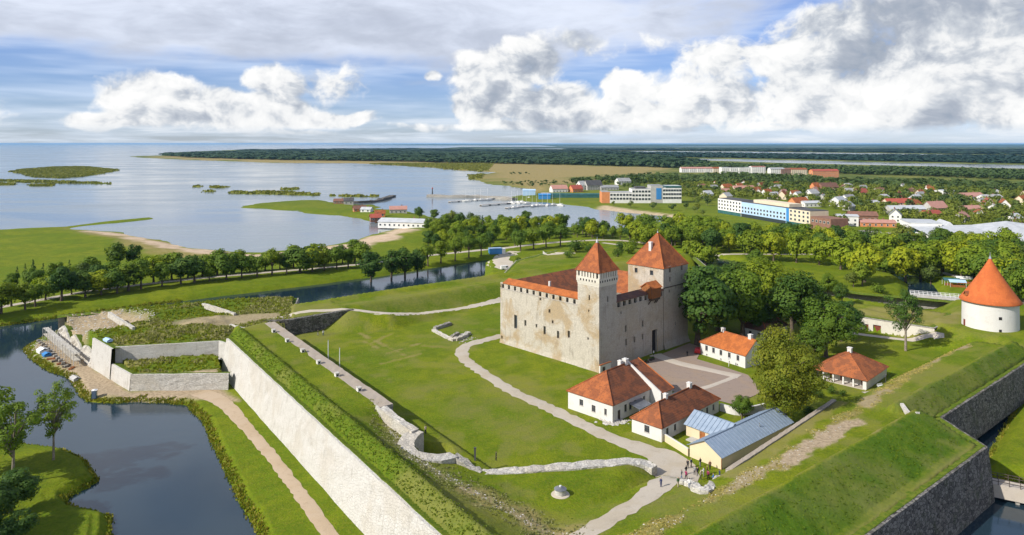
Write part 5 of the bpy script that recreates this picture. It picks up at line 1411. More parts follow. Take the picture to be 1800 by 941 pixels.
# yellow building with the blue metal roof
c3p = G(1268, 826, 0); r3 = R(39.8)
h3 = thing('yellow_building', 'pale yellow building with blue grey seamed metal roof beside the rampart', 'building', (c3p[0], c3p[1], 0), r3)
LM, WM, EM, RM = 26.5, 7.3, 2.5, 4.5
b = MB(); b.wall((0, 0), (LM, 0), -.5, EM); b.wall((0, WM), (0, 0), -.5, EM); b.wall((LM, 0), (LM, WM), -.5, EM); b.wall((LM, WM), (0, WM), -.5, EM)
b.face([(0, WM, EM), (0, 0, EM), (0, WM / 2, RM - .05)]); b.face([(LM, 0, EM), (LM, WM, EM), (LM, WM / 2, RM - .05)])
X0, X1, YW = 8.0, 14.8, 14.0
hole = [(14.0 - 10.6, 14.0 - 9.2, .05, 2.0)]
Pw3 = b.wall((X0, YW), (X0, WM), -.5, EM, hole, .2); b.wall((X1, WM), (X1, YW), -.5, EM); b.wall((X1, YW), (X0, YW), -.5, EM); b.face([(X1, YW, EM), (X0, YW, EM), ((X0 + X1) / 2, YW, RM - .05)])
b.build('wall', M['yellowwash'], h3)
b = MB(); b.box(-.06, 0.06, -.06, .02, -.3, EM); b.build('corner_board', M['wood'], h3)
put_window(h3, Pw3, hole[0], .12, False, M['wood'], M['wood'], 'door', False)
def seam_roof(parent, x0, x1, ye, yr, ze, zr, n, along='x', ov=.3):
    """metal sheets side by side, each a plate with an upstand seam"""
    for k in range(n):
        a = x0 + (x1 - x0) * k / n; c = x0 + (x1 - x0) * (k + 1) / n - .004
        s = .035 if ye < yr else -.035
        if along == 'x': q = [(a, ye, ze), (c, ye, ze), (c, yr, zr), (a, yr, zr)]; sm = [(a, ye, ze + .01), (a + .07, ye, ze + .01), (a + .07, yr, zr + .01), (a, yr, zr + .01)]
        else: q = [(ye, c, ze), (ye, a, ze), (yr, a, zr), (yr, c, zr)]; sm = [(ye, a + .07, ze + .01), (ye, a, ze + .01), (yr, a, zr + .01), (yr, a + .07, zr + .01)]
        if (ye > yr): q = q[::-1]; sm = sm[::-1]
        b = MB(); slab(b, q, .05); o = b.build('roof_sheet', M['metal_blue'], parent)
        b = MB(); slab(b, [tuple(Vector(p) + Vector((0, 0, .07))) for p in sm], .08); b.build('seam', M['metal_seam'], o)
seam_roof(h3, -.4, LM + .4, -.4, WM / 2, EM - .12, RM + .06, 27)
seam_roof(h3, -.4, LM + .4, WM + .4, WM / 2, EM - .12, RM + .06, 27)
seam_roof(h3, WM / 2 + .6, YW + .4, X0 - .45, (X0 + X1) / 2, EM - .1, RM + .1, 10, 'y')
seam_roof(h3, WM / 2 + .6, YW + .4, X1 + .45, (X0 + X1) / 2, EM - .1, RM + .1, 10, 'y')
b = MB(); b.tube([(-.4, WM / 2, RM + .12), (LM + .4, WM / 2, RM + .12)], [.09, .09], 5); b.tube([((X0 + X1) / 2, WM / 2, RM + .14), ((X0 + X1) / 2, YW + .4, RM + .14)], [.09, .09], 5); b.build('ridge_cap', M['metal_seam'], h3)
b = MB(); b.tube([(16.5, 1.7, 3.3), (16.5, 1.7, 4.3)], [.08, .08], 6); b.build('vent_pipe', M['metal_grey'], h3)
b = MB(); b.box(5.8, X0, WM + .1, YW - 1.5, .0, .25); b.build('terrace', M['concrete'], h3)
wa = G(1167, 775, 0); e3 = Vector((math.cos(r3), math.sin(r3))); n3 = Vector((-e3.y, e3.x))
wb_ = (c3p[0] + n3.x * (WM + .3) - e3.x * .05, c3p[1] + n3.y * (WM + .3) - e3.y * .05)
L = math.dist(wa, wb_); ww = thing('yard_wall', 'smooth pale yellow yard wall between the two low buildings', 'wall', (wa[0], wa[1], 0), math.atan2(wb_[1] - wa[1], wb_[0] - wa[0]))
b = MB(); b.box(.2, L, -.12, .12, -.4, 1.5); b.build('panel', M['yellowwash'], ww)
b = MB(); b.box(.2, L, -.17, .17, 1.5, 1.6); b.build('coping', M['whitewash'], ww)
# house with the new orange roof across the court
c4 = G(1310, 648, 0)
h4, Pf, Ps, _ = house('white_house', 'white house with bright new orange roof across the castle court', c4, R(33.5), 9.4, 16.2, 3.7, 7.2, M['tile_bright'], M['whitewash'], hips=(False, True), axis='y', inset=5.0,
      side=[win(2.4, .95, 1.55, 1.5), win(5.0, .95, 1.55, 1.5), win(7.7, .95, 1.55, 1.5), win(10.7, .95, 1.55, 1.5), win(13.7, .95, 1.55, 1.5), win(2.5, .5, .25, .35), win(7.7, .5, .25, .35), win(10.7, .5, .25, .35), win(13.5, .5, .25, .35)],
      chim=[(4.7, 11.5, .45, 8.0), (4.9, 2.0, .5, 8.2)])
house('brown_roof_house', 'dark brown roofed house half hidden by trees behind the orange roof', (80.5, 221), R(40), 13, 8.5, 3.4, 7.6, M['tile_dark'], M['whitewash'], hips=(True, True), inset=4, front=[win(3), win(6), win(9)], side=[win(3), win(6)], chim=[(9.5, 4.2, .45, 8.6)])
# arcaded pavilion
c5 = G(1523, 686, 0); LA, WA, EA, RA = 15.6, 13.6, 2.55, 6.8
h5 = thing('arcaded_house', 'white arcaded house under a mottled orange pyramid roof near the rampart', 'house', (c5[0], c5[1], 0), R(44.7))
b = MB(); b.wall((0, 0), (LA, 0), -.4, EA); b.wall((LA, 0), (LA, WA), -.4, EA); b.wall((LA, WA), (0, WA), -.4, EA)
ah = [(1.0, 2.0, 0.9, 2.0), (3.6, 4.5, .1, 2.1), (6.3, 7.3, .1, 2.1), (9.0, 10, .9, 2.0), (11.6, 12.5, .1, 2.1)]
Pa = b.wall((2.3, WA), (2.3, 0), -.4, EA, ah, .2); b.box(-.02, .35, -.0, .5, -.4, EA - .35); b.build('wall', M['whitewash'], h5)
for h in ah: put_window(h5, Pa, h, .15, h[2] > .5, name='window' if h[2] > .5 else 'door', gl=None if h[2] > .5 else M['reddoor'], sill=False)
for k in range(6):
    b = MB(); y = .7 + (WA - 1.0) * k / 5; b.box(0, .35, y - .2, y + .2, -.3, EA - .35); b.build('column', M['whitewash'], h5)
b = MB(); b.box(0, .38, 0.01, WA, EA - .35, EA); b.build('beam', M['whitewash'], h5)
b = MB(); b.box(-.4, 2.28, 0.02, WA - .02, -.3, .12); b.build('gallery_floor', M['flag'], h5)
b = MB(); o = .45; c = [(-o, -o, EA - .12), (LA + o, -o, EA - .12), (LA + o, WA + o, EA - .12), (-o, WA + o, EA - .12)]; a1, a2 = (LA / 2 - .8, WA / 2, RA), (LA / 2 + .8, WA / 2, RA)
slab(b, [c[0], c[1], a2, a1], .15); slab(b, [c[2], c[3], a1, a2], .15); slab(b, [c[3], c[0], a1], .15); slab(b, [c[1], c[2], a2], .15); roof = b.build('roof', M['tile_mixed'], h5)
b = MB(); ridge_caps(b, [(c[0], a1), (c[3], a1), (c[1], a2), (c[2], a2), (a1, a2)], .14); b.build('ridge_tiles', M['tile_orange'], roof)
b = MB(); b.box(LA / 2 - .5, LA / 2 + .5, WA / 2 - .5, WA / 2 + .5, RA - .8, RA + .9); b.box(LA / 2 - .6, LA / 2 + .6, WA / 2 - .6, WA / 2 + .6, RA + .9, RA + 1.1); b.build('chimney', M['whitewash'], roof)
# white yard walls
ribbon('yard_wall', 'low white yard wall behind the small tree', [(*G(1266, 722, 0), 1.7), (*G(1300, 730, 0), 1.7), (*G(1345, 722, 0), 1.7)], .5, M['whitewash'], -.3, jit=.02)
gt = G(1049, 657, 0); t = thing('wall_gate', 'small white gateway at the foot of the slender tower', 'gate', (gt[0], gt[1], 0), R(44))
b = MB(); Pq = b.wall((-.5, -1.6), (4.2, -1.6), -.3, 2.6, [(1.0, 2.3, 0.0, 2.0)], .35); b.wall((4.2, -1.25), (-.5, -1.25), -.3, 2.6); b.face([(-.5, -1.6, 2.6), (4.2, -1.6, 2.6), (4.2, -1.25, 2.6), (-.5, -1.25, 2.6)]); b.face([(-.5, -1.25, -.3), (-.5, -1.6, -.3), (-.5, -1.6, 2.6), (-.5, -1.25, 2.6)]); b.build('wall', M['whitewash'], t)
b = MB(); b.box(.52, 1.78, -1.4, -1.34, 0, 2.0); b.build('door', M['darkwood'], t)
b = MB(); b.box(-.6, 4.3, -1.7, -1.15, 2.6, 2.75); b.build('coping', M['tile_mixed'], t)

# ------------------------------------------------------------------ trees
def leaf_quads(rg, C, Nrm, size):
    n = len(C)
    Nrm = Nrm / (np.linalg.norm(Nrm, axis=1, keepdims=True) + 1e-9)
    ref = rg.normal(size=(n, 3))
    a = np.cross(Nrm, ref); a /= np.linalg.norm(a, axis=1, keepdims=True) + 1e-9
    b = np.cross(Nrm, a)
    s = (size * rg.uniform(.55, 1.35, n))[:, None]; w = rg.uniform(.55, .95, n)[:, None]
    k = (rg.uniform(-.18, .18, n))[:, None]
    V_ = np.stack([C - a * s * .5, C + b * s * .5 * w + Nrm * s * k, C + a * s * .5, C - b * s * .5 * w + Nrm * s * k], 1).reshape(-1, 3)
    Fq = np.arange(4 * n).reshape(n, 4)
    return V_, Fq
def crown_pts(rg, H, Rr, z0, nl, nleaf, lob=.36, style='round', fill=.25):
    """leaf positions on the shells of many small lobes spread through the crown"""
    zc = (z0 + H) / 2; rz = (H - z0) / 2
    P = rg.normal(size=(nl, 3)); P /= np.linalg.norm(P, axis=1, keepdims=True)
    rad = rg.uniform(.25, 1, nl)[:, None] ** .45 * (1 - lob * .8)
    P = P * rad
    if style == 'round':      # every crown lopsided in its own way
        ph = rg.uniform(0, 6.28, 4); an = np.arctan2(P[:, 1], P[:, 0])
        P[:, :2] *= (1 + .22 * np.sin(an * 2 + ph[0]) + .16 * np.sin(an * 3 + ph[1] + P[:, 2] * 2))[:, None]
        P[:, 2] *= 1 + .14 * np.sin(an + ph[2]); P[:, :2] += rg.normal(size=2) * .10
    if style == 'cone':
        t = rg.uniform(0, 1, nl) ** 1.3
        ang = rg.uniform(0, 6.283, nl); rr_ = (1 - t) * rg.uniform(.5, 1, nl)
        P = np.stack([np.cos(ang) * rr_, np.sin(ang) * rr_, t * 2 - 1], 1)
    if style == 'wide':
        P[:, 2] = np.sign(P[:, 2]) * np.abs(P[:, 2]) ** 1.2
    C = np.stack([P[:, 0] * Rr, P[:, 1] * Rr, zc + P[:, 2] * rz], 1)
    lr_ = lob * Rr * rg.uniform(.65, 1.25, nl) * (np.where(style == 'cone', 1, 1))
    if style == 'cone': lr_ = lr_ * (1.15 - .75 * (P[:, 2] + 1) / 2)
    pick = rg.choice(nl, nleaf, p=lr_ ** 2 / (lr_ ** 2).sum())
    D_ = rg.normal(size=(nleaf, 3)); D_[:, 2] += .35; D_ /= np.linalg.norm(D_, axis=1, keepdims=True)
    rad = np.where(rg.random(nleaf) < fill, rg.uniform(.3, .9, nleaf), rg.uniform(.88, 1.1, nleaf))
    pos = C[pick] + D_ * (lr_[pick] * rad)[:, None] * np.array((1, 1, .8))
    out = pos - np.array((0, 0, zc)); out /= np.linalg.norm(out, axis=1, keepdims=True) + 1e-9
    nrm = D_ * .8 + out * .5 + rg.normal(size=(nleaf, 3)) * .24 + np.array((0, 0, .15))
    return pos, nrm, C
def tree_meshes(seed, H, Rr, z0, nl, nleaf, size, mat, bark, lob=.36, style='round', fill=.25, limbs=6, tr=None):
    rg = np.random.default_rng(seed)
    pos, nrm, C = crown_pts(rg, H, Rr, z0, nl, nleaf, lob, style, fill)
    V_, Fq = leaf_quads(rg, pos, nrm, size)
    crown = np_mesh('crown', V_, Fq, mat)
    b = MB(); r0 = tr or H * .022 + .08
    bend = rg.normal(size=2) * H * .012
    top = H * .82
    zs = [0, .12, z0 * .6, z0, z0 + (top - z0) * .45, top]
    b.tube([(bend[0] * (z / H) * 2, bend[1] * (z / H) * 2, z if k else -.4) for k, z in enumerate(zs)], [r0 * 1.5, r0 * 1.15, r0, r0 * .85, r0 * .55, r0 * .15], 7)
    order = np.argsort(-np.linalg.norm(C[:, :2], axis=1))[:limbs]
    for k in order:
        zb = z0 * .8 + (C[k, 2] - z0) * .35
        b.tube([(bend[0] * zb / H * 2, bend[1] * zb / H * 2, zb), tuple((C[k] * np.array((.5, .5, 1)) + np.array((0, 0, zb)) * .5) * np.array((1, 1, .72))), tuple(C[k])], [r0 * .5, r0 * .36, r0 * .1], 5, cap=False)
    return b.mesh('trunk', bark, True), crown
PROTO = {}
def proto(key, n, **kw):
    PROTO[key] = [tree_meshes(1000 + hash_(key) + i, **kw) for i in range(n)]
def hash_(s): return sum(ord(c) * (i + 3) for i, c in enumerate(s))
# all prototypes are 10 m tall and scaled to the tree
for nm, mt in (('bright', 'leaf_bright'), ('mid', 'leaf_mid'), ('dark', 'leaf_dark')):
    proto('mid_' + nm, 4, H=10, Rr=4.4, z0=1.2, nl=40, nleaf=2600, size=.68, mat=M[mt], bark=M['bark'], lob=.31, fill=.05)
proto('near_dark', 3, H=10, Rr=3.7, z0=1.2, nl=64, nleaf=6500, size=.36, mat=M['leaf_dark'], bark=M['bark'], lob=.26, fill=.06)
proto('near_mid', 2, H=10, Rr=3.8, z0=1.4, nl=64, nleaf=6500, size=.36, mat=M['leaf_mid'], bark=M['bark'], lob=.26, fill=.06)
proto('avenue', 4, H=10, Rr=3.7, z0=1.9, nl=34, nleaf=2000, size=.58, mat=M['leaf_mid'], bark=M['bark'], lob=.36)
proto('oval', 3, H=10, Rr=3.2, z0=1.6, nl=34, nleaf=2200, size=.50, mat=M['leaf_dark'], bark=M['bark'], lob=.34)
proto('conifer', 2, H=10, Rr=2.3, z0=.6, nl=60, nleaf=1500, size=.5, mat=M['leaf_dark'], bark=M['bark'], lob=.3, style='cone')
proto('willow', 2, H=10, Rr=5.0, z0=1.2, nl=40, nleaf=1900, size=.6, mat=M['leaf_town'], bark=M['bark'], lob=.3)
proto('bush', 3, H=10, Rr=6.5, z0=-1.5, nl=24, nleaf=700, size=1.1, mat=M['leaf_mid'], bark=M['bark'], lob=.4)
proto('bush_dark', 2, H=10, Rr=6.5, z0=-1.5, nl=24, nleaf=700, size=1.1, mat=M['leaf_dark'], bark=M['bark'], lob=.4)
proto('olive', 1, H=21, Rr=9.2, z0=1.6, nl=120, nleaf=22000, size=.42, mat=M['leaf_olive'], bark=M['bark'], lob=.21, limbs=14, tr=.6)
proto('airy', 2, H=20, Rr=5.6, z0=5.4, nl=60, nleaf=5200, size=.42, mat=M['leaf_dark'], bark=M['bark_pale'], lob=.20, limbs=16, tr=.34)
proto('front', 2, H=17, Rr=4.6, z0=4.0, nl=64, nleaf=5200, size=.34, mat=M['leaf_mid'], bark=M['bark_pale'], lob=.19, limbs=22, tr=.22)
def far_proto(seed, mat, n=150, size=1.7, Rr=4.2, z0=.6, style='round'):
    rg = np.random.default_rng(seed)
    pos, nrm, C = crown_pts(rg, 10, Rr, z0, 12, n, .45, style, .15)
    V_, Fq = leaf_quads(rg, pos, nrm, size)
    tb = MB(); tb.tube([(0, 0, -.4), (0, 0, 5)], [.28, .15], 5, cap=False)
    tv = np.array(tb.v); tf = np.array(tb.f) + len(V_)
    return np_mesh('tree', np.vstack([V_, tv]), np.vstack([Fq, tf]), [mat, M['bark']], mi=[0] * len(Fq) + [1] * len(tf))
FAR = [far_proto(50 + i, M['leaf_town' if i % 3 else 'leaf_far'], Rr=4.4 if i % 2 else 3.6) for i in range(6)]
trnd = random.Random(5)
def tree(key, x, y, h, label, group=None, name='tree', z=None, wide=1.0, cat='tree'):
    tm, cm = PROTO[key][trnd.randrange(len(PROTO[key]))]
    base = {'olive': 21, 'airy': 20, 'front': 17}.get(key, 10)
    s = h / base
    zz = ground(x, y) if z is None else z
    t = thing(name, label, cat, (x, y, zz), trnd.uniform(0, 6.28), group)
    t.scale = (s * wide, s * wide, s)
    link('trunk', tm, t); link('crown', cm, t)
    return t
def tpx(key, px, py, hpx, label, z=0.0, **kw):
    x, y = G(px, py, z)
    return tree(key, x, y, hpx * y / F, label, **kw)

# trees by the castle
tpx('olive', 1379, 744, 176, 'great olive green tree with yellowing leaves in front of the arcaded house', name='big_tree')
tpx('near_mid', 1304, 738, 46, 'small young tree in the yard of the blue roofed building', name='small_tree', wide=1.1)
tpx('airy', 1592, 617, 114, 'lone tall tree with pale leaning trunk before the casemates', name='lone_tree', wide=1.05)
CT = [(1226, 606, 140, 'near_dark', 'tall dark tree touching the broad castle tower'), (1262, 582, 112, 'near_dark', 'dark tree second from the broad tower'),
      (1305, 594, 118, 'near_mid', 'tall rounded tree behind the orange roofed house'), (1345, 560, 105, 'near_mid', 'light topped tree behind the brown roofed house'),
      (1392, 600, 116, 'near_dark', 'dense dark tree right of the brown roofed house'), (1432, 575, 78, 'near_dark', 'dark tree half behind the castle grove'),
      (1452, 628, 100, 'near_mid', 'tree at the edge of the grove above the arcaded house'), (1478, 600, 72, 'near_dark', 'lower dark tree at the end of the castle grove'),
      (1290, 545, 84, 'near_dark', 'tree in the rear of the castle grove near the moat'), (1240, 560, 92, 'near_dark', 'slim dark tree behind the broad tower'),
      (1415, 640, 66, 'near_dark', 'low dark tree close behind the great olive tree'), (1330, 590, 70, 'near_dark', 'short dark tree beside the dark brown roof')]
for px, py, hp, k, lb in CT: tpx(k, px, py, hp * 1.08, lb, group='trees beside the castle', wide=1.15)
for px, py, hp, lb in [(1462, 692, 16, 'dark clipped shrub before the arcaded house'), (1482, 697, 12, 'low shrub beside the arcaded house steps'), (1438, 700, 16, 'shrub at the foot of the great olive tree'), (1420, 730, 18, 'dark shrub between the great tree and the rampart')]:
    tpx('bush_dark', px, py, hp, lb, name='shrub', cat='shrub', group='shrubs by the arcaded house')
# foreground bank
tpx('front', 94, 812, 148, 'slender young tree on the grassy point in the moat', z=-3.4, name='young_tree')
tpx('front', 22, 856, 172, 'larger leafy tree at the picture edge on the grassy point', z=-3.4, name='bank_tree', wide=1.2)
tpx('near_mid', -52, 842, 170, 'tree cut by the picture edge behind the bank tree', z=-3.4, name='bank_tree')
for px, py, hp, lb in [(18, 905, 80, 'dense bush in the lower corner of the grassy point'), (-20, 950, 110, 'dark bush cut by the lower corner of the picture'), (30, 960, 60, 'lowest bush at the corner of the grassy point')]:
    tpx('near_dark', px, py, hp, lb, z=-3.4, name='bank_bush', wide=1.5, cat='bush')
# avenue along the far moat bank
AV = [(-42, 560), (2, 552), (44, 545), (62, 540), (108, 530), (150, 523), (178, 519), (206, 516), (226, 512), (248, 509), (285, 504), (318, 500), (342, 497), (368, 495), (398, 492), (425, 489), (452, 487), (478, 484), (504, 482), (527, 480), (549, 478), (570, 476), (592, 474), (612, 472), (634, 470)]
for i, (px, py) in enumerate(AV):
    hp = 53 - 12 * max(px, 0) / 640 + trnd.uniform(-9, 9) + (10 if i in (4,) else 0)
    tpx(['mid_mid', 'avenue', 'mid_bright', 'avenue', 'mid_dark', 'avenue', 'oval'][(i * 5) % 7], px, py, hp, f'{nth(i + 1)} tree from the left in the avenue along the far moat', z=-2.5, group='avenue along the far moat', name='avenue_tree', wide=trnd.uniform(1.0, 1.5))
AV2 = [(20, 540), (80, 529), (126, 519), (164, 513), (196, 507), (236, 501), (270, 496), (302, 492), (330, 489), (356, 486), (382, 484), (411, 481), (439, 479), (466, 476), (492, 474), (516, 472), (538, 470), (560, 468), (602, 465), (624, 463)]
for i, (px, py) in enumerate(AV2):
    tpx(['avenue', 'mid_mid', 'avenue', 'mid_bright', 'mid_dark'][(i * 3) % 5], px, py, 47 - 9 * px / 640 + trnd.uniform(-9, 9), f'{nth(i + 1)} tree from the left in the farther avenue row across the path', z=-2.6, group='farther avenue row', name='avenue_tree', wide=trnd.uniform(1.0, 1.4))
for px, py, hp, lb in [(652, 487, 68, 'broad dark tree at the front of the avenue'), (688, 480, 64, 'second of the four big trees at the avenue end'), (712, 478, 64, 'third of the four big trees at the avenue end'), (734, 474, 56, 'last of the four big trees at the avenue end')]:
    tpx('oval', px, py, hp, lb, z=-2.6, group='big trees at the avenue end', wide=1.15)
# second line of the avenue and field trees behind it
for i, (px, py) in enumerate([(20, 512), (95, 498), (130, 494), (160, 491), (260, 482), (300, 478), (120, 505), (60, 510)]):
    tpx('mid_mid', px, py, 34 + trnd.uniform(-6, 8), f'{nth(i + 1)} bushy tree of those scattered in the field behind the avenue', z=-3, group='field trees behind the avenue', name='field_tree')
for i, (px, py, hp) in enumerate([(44, 484, 22), (58, 482, 26), (76, 484, 22), (108, 480, 20), (122, 478, 22), (30, 488, 20), (150, 486, 22), (92, 490, 18)]):
    tpx('conifer', px, py, hp, f'{nth(i + 1)} small dark conifer in the left field', z=-3, group='conifers in the field', name='conifer')
tpx('oval', 204, 484, 62, 'taller of the twin dark trees by the beach field', z=-3); tpx('oval', 232, 480, 56, 'lower of the twin dark trees by the beach field', z=-3)
tpx('willow', 150, 498, 40, 'grey green willow near the left field conifers', z=-3, name='willow')
# grove round the causeway
def fill(poly, n, mind, seed, avoid=()):
    rg = random.Random(seed); P = []; w = px_poly(poly, -3)
    xs = [p[0] for p in w]; ys = [p[1] for p in w]; tries = 0
    while len(P) < n and tries < n * 400:
        tries += 1
        x = rg.uniform(min(xs), max(xs)); y = rg.uniform(min(ys), max(ys))
        if sdist(w, np.array([x]), np.array([y]), 1)[0] < 0: continue
        if any((x - a) ** 2 + (y - c) ** 2 < mind * mind for a, c in P): continue
        if any((x - a) ** 2 + (y - c) ** 2 < r * r for a, c, r in avoid): continue
        if ground(x, y) < -4.3: continue
        P.append((x, y))
    return sorted(P, key=lambda p: p[0] / p[1])
avoid_road = [(*G(875, 452, -3), 9), (*G(872, 440, -3), 9), (*G(885, 464, -3), 9), (*G(930, 470, -3), 9)]
for i, (x, y) in enumerate(fill([(752, 404), (800, 396), (880, 398), (1000, 404), (1092, 412), (1092, 424), (1000, 423), (920, 432), (850, 438), (770, 448), (748, 440)], 60, 7.5, 3, avoid_road)):
    tree(['mid_bright', 'mid_mid', 'avenue', 'mid_dark', 'mid_bright', 'oval', 'mid_mid'][(i * 3) % 7], x, y, trnd.uniform(8, 15), f'{nth(i + 1)} tree from the left in the grove behind the causeway', 'grove behind the causeway', 'grove_tree')
for i, (px, py) in enumerate([(752, 465), (775, 461), (800, 457), (824, 453), (846, 450), (915, 441), (938, 438), (960, 435), (985, 433)]):
    tpx('avenue', px, py, 42, f'{nth(i + 1)} tree from the left in the path row by the causeway', z=-3, group='path row by the causeway', name='avenue_tree')
for px, py, hp, k, lb in [(797, 402, 34, 'willow', 'large grey green willow by the beach house'), (830, 400, 28, 'willow', 'smaller grey green willow by the bay'), (738, 384, 22, 'mid_dark', 'round dark tree behind the white beach house'), (763, 386, 20, 'mid_dark', 'low dark tree on the harbour side of the beach house'),
                          (848, 412, 34, 'conifer', 'single pointed dark conifer by the bay'), (925, 400, 30, 'mid_dark', 'dark tree at the bay edge behind the grove'), (958, 404, 30, 'mid_dark', 'broad dark tree at the bay edge behind the slender tower'), (982, 408, 34, 'mid_mid', 'pointed green tree left of the slender tower spire'),
                          (1030, 416, 38, 'mid_dark', 'tall tree pair behind the slender tower spire')]:
    tpx(k, px, py, hp, lb, z=-3)
for i, (px, py, hp) in enumerate([(1012, 458, 24), (1026, 452, 28), (1040, 462, 20), (1000, 468, 16), (1090, 455, 18), (1104, 462, 22), (1085, 470, 18), (1110, 452, 18), (910, 455, 10), (930, 452, 10), (960, 447, 12), (985, 446, 12)]):
    tpx('bush' if i % 2 else 'bush_dark', px, py, hp, f'{nth(i + 1)} bush on the overgrown bank behind the castle', z=-1, group='bushes behind the castle', name='bush', cat='bush')
# park belt on the right
for i, (x, y) in enumerate(fill([(1098, 410), (1180, 416), (1240, 412), (1330, 424), (1450, 436), (1450, 452), (1330, 446), (1200, 446), (1098, 434)], 62, 8.0, 8)):
    tree(['mid_bright', 'mid_bright', 'mid_mid', 'mid_bright', 'avenue', 'mid_dark'][(i * 5) % 6], x, y, trnd.uniform(11, 18.5), f'{nth(i + 1)} tree from the left in the bright park belt behind the castle', 'park belt behind the castle', 'park_tree')
for i, (x, y) in enumerate(fill([(1452, 434), (1560, 440), (1640, 436), (1760, 446), (1900, 470), (1900, 520), (1790, 520), (1700, 486), (1640, 478), (1560, 466), (1452, 452)], 60, 9.0, 9, [(*G(1686, 505, -3), 12)])):
    tree(['mid_bright', 'mid_mid', 'mid_bright', 'avenue', 'willow', 'mid_dark'][(i * 5) % 6], x, y, trnd.uniform(11, 19), f'{nth(i + 1)} tree from the left in the park behind the round tower', 'park behind the round tower', 'park_tree')
for i, (px, py, hp, k) in enumerate([(1342, 520, 72, 'near_mid'), (1385, 512, 60, 'near_mid'), (1420, 520, 52, 'near_mid'), (1300, 500, 50, 'mid_mid'), (1262, 508, 44, 'mid_dark'), (1455, 545, 44, 'near_mid'), (1480, 560, 40, 'near_dark')]):
    tpx(k, px, py, hp, f'{nth(i + 1)} tree counted along the moat bank behind the castle grove', z=-1, group='trees on the moat bank behind the grove', name='bank_tree')
for i, (px, py, hp) in enumerate([(1478, 474, 58), (1520, 496, 72), (1556, 474, 52), (1592, 488, 70), (1618, 484, 74), (1655, 484, 66), (1690, 492, 70), (1720, 500, 74), (1748, 512, 76), (1772, 530, 80), (1240, 462, 52), (1215, 456, 50), (1400, 462, 56), (1360, 460, 54), (1320, 458, 56), (1440, 466, 50)]):
    tpx(['mid_bright', 'mid_bright', 'mid_mid'][i % 3], px, py, hp, f'{nth(i + 1)} full crowned tree on the near park lawns beyond the moat', z=-3, group='near park trees beyond the moat', name='park_tree', wide=trnd.uniform(1.0, 1.25))
for px, py, hp, k, lb in [(1516, 502, 46, 'mid_mid', 'tall tree on the far side of the park island'), (1500, 505, 28, 'willow', 'pale weeping tree on the bright park island'), (1545, 515, 20, 'bush', 'rounded bush at the tip of the park island'), (1636, 492, 36, 'willow', 'pale yellowish tree by the bridge end'),
                          (1330, 470, 34, 'mid_mid', 'tree on the near bank of the pond beyond the castle'), (1440, 530, 20, 'bush', 'bush on the near shore of the park island'), (1470, 535, 18, 'bush_dark', 'dark bush on the near shore of the park island'), (1500, 533, 16, 'bush', 'low bush left of the lone tree across the moat'),
                          (1570, 532, 20, 'bush_dark', 'dark bush by the park bridge'), (1775, 560, 70, 'mid_mid', 'tree rising behind the round tower roof'), (1800, 575, 80, 'mid_dark', 'dark tree right behind the round tower'), (1830, 590, 90, 'mid_mid', 'tree cut by the right picture edge behind the tower')]:
    tpx(k, px, py, hp, lb, z=-3)
for i, (px, py, hp) in enumerate([(1690, 540, 12), (1668, 546, 10), (1420, 545, 14), (1395, 540, 16)]):
    tpx('bush', px, py, hp, f'{nth(i + 1)} low shrub on the moat edge by the casemates', z=-3, group='shrubs on the moat edge', name='shrub', cat='shrub')

# ------------------------------------------------------------------ town across the park
ZT = -3.0
M['roof_grey'] = simple('grey_roofing', (0.36, 0.37, 0.38), (0.28, 0.29, 0.30), .4, .7, rnd=.2)
M['roof_white'] = simple('pale_roofing', (0.48, 0.50, 0.52), (0.40, 0.42, 0.44), .3, .6)
M['roof_red'] = simple('red_roofing', (0.36, 0.085, 0.055), (0.28, 0.07, 0.05), .5, .7, rnd=.15)
M['roof_brown'] = simple('brown_roofing', (0.20, 0.10, 0.07), (0.15, 0.08, 0.06), .5, .8, rnd=.2)
M['roof_pink'] = simple('faded_pink_roofing', (0.44, 0.23, 0.19), (0.38, 0.20, 0.16), .5, .8)
M['roof_black'] = simple('dark_roofing', (0.06, 0.06, 0.065), (0.09, 0.09, 0.09), .5, .7)
M['w_white'] = simple('white_render', (0.74, 0.73, 0.71), (0.66, 0.65, 0.62), .3, .85)
M['w_cream'] = simple('cream_render', (0.66, 0.57, 0.42), (0.60, 0.51, 0.38), .3, .85)
M['w_grey'] = simple('grey_render', (0.45, 0.44, 0.42), (0.38, 0.37, 0.35), .3, .85)
M['w_brick'] = simple('brown_brick', (0.24, 0.13, 0.09), (0.19, 0.10, 0.07), .5, .9)
M['w_orange'] = simple('orange_render', (0.62, 0.25, 0.10), (0.55, 0.21, 0.09), .3, .85)
M['blue_wall'] = simple('light_blue_cladding', (0.36, 0.52, 0.74), (0.40, 0.56, 0.78), .2, .6)
M['blue_deep'] = simple('deep_blue_cladding', (0.04, 0.20, 0.48), (0.05, 0.23, 0.52), .2, .5)
M['teal_glass'] = simple('teal_glazing', (0.03, 0.10, 0.11), (0.05, 0.14, 0.14), .3, .12, spec=.6)
RM_ = {'orange': M['tile_orange'], 'red': M['roof_red'], 'grey': M['roof_grey'], 'white': M['roof_white'], 'brown': M['roof_brown'], 'pink': M['roof_pink'], 'black': M['roof_black'], 'mixed': M['tile_mixed']}
WM_ = {'white': M['w_white'], 'cream': M['w_cream'], 'grey': M['w_grey'], 'brick': M['w_brick'], 'orange': M['w_orange']}
_fw = {}
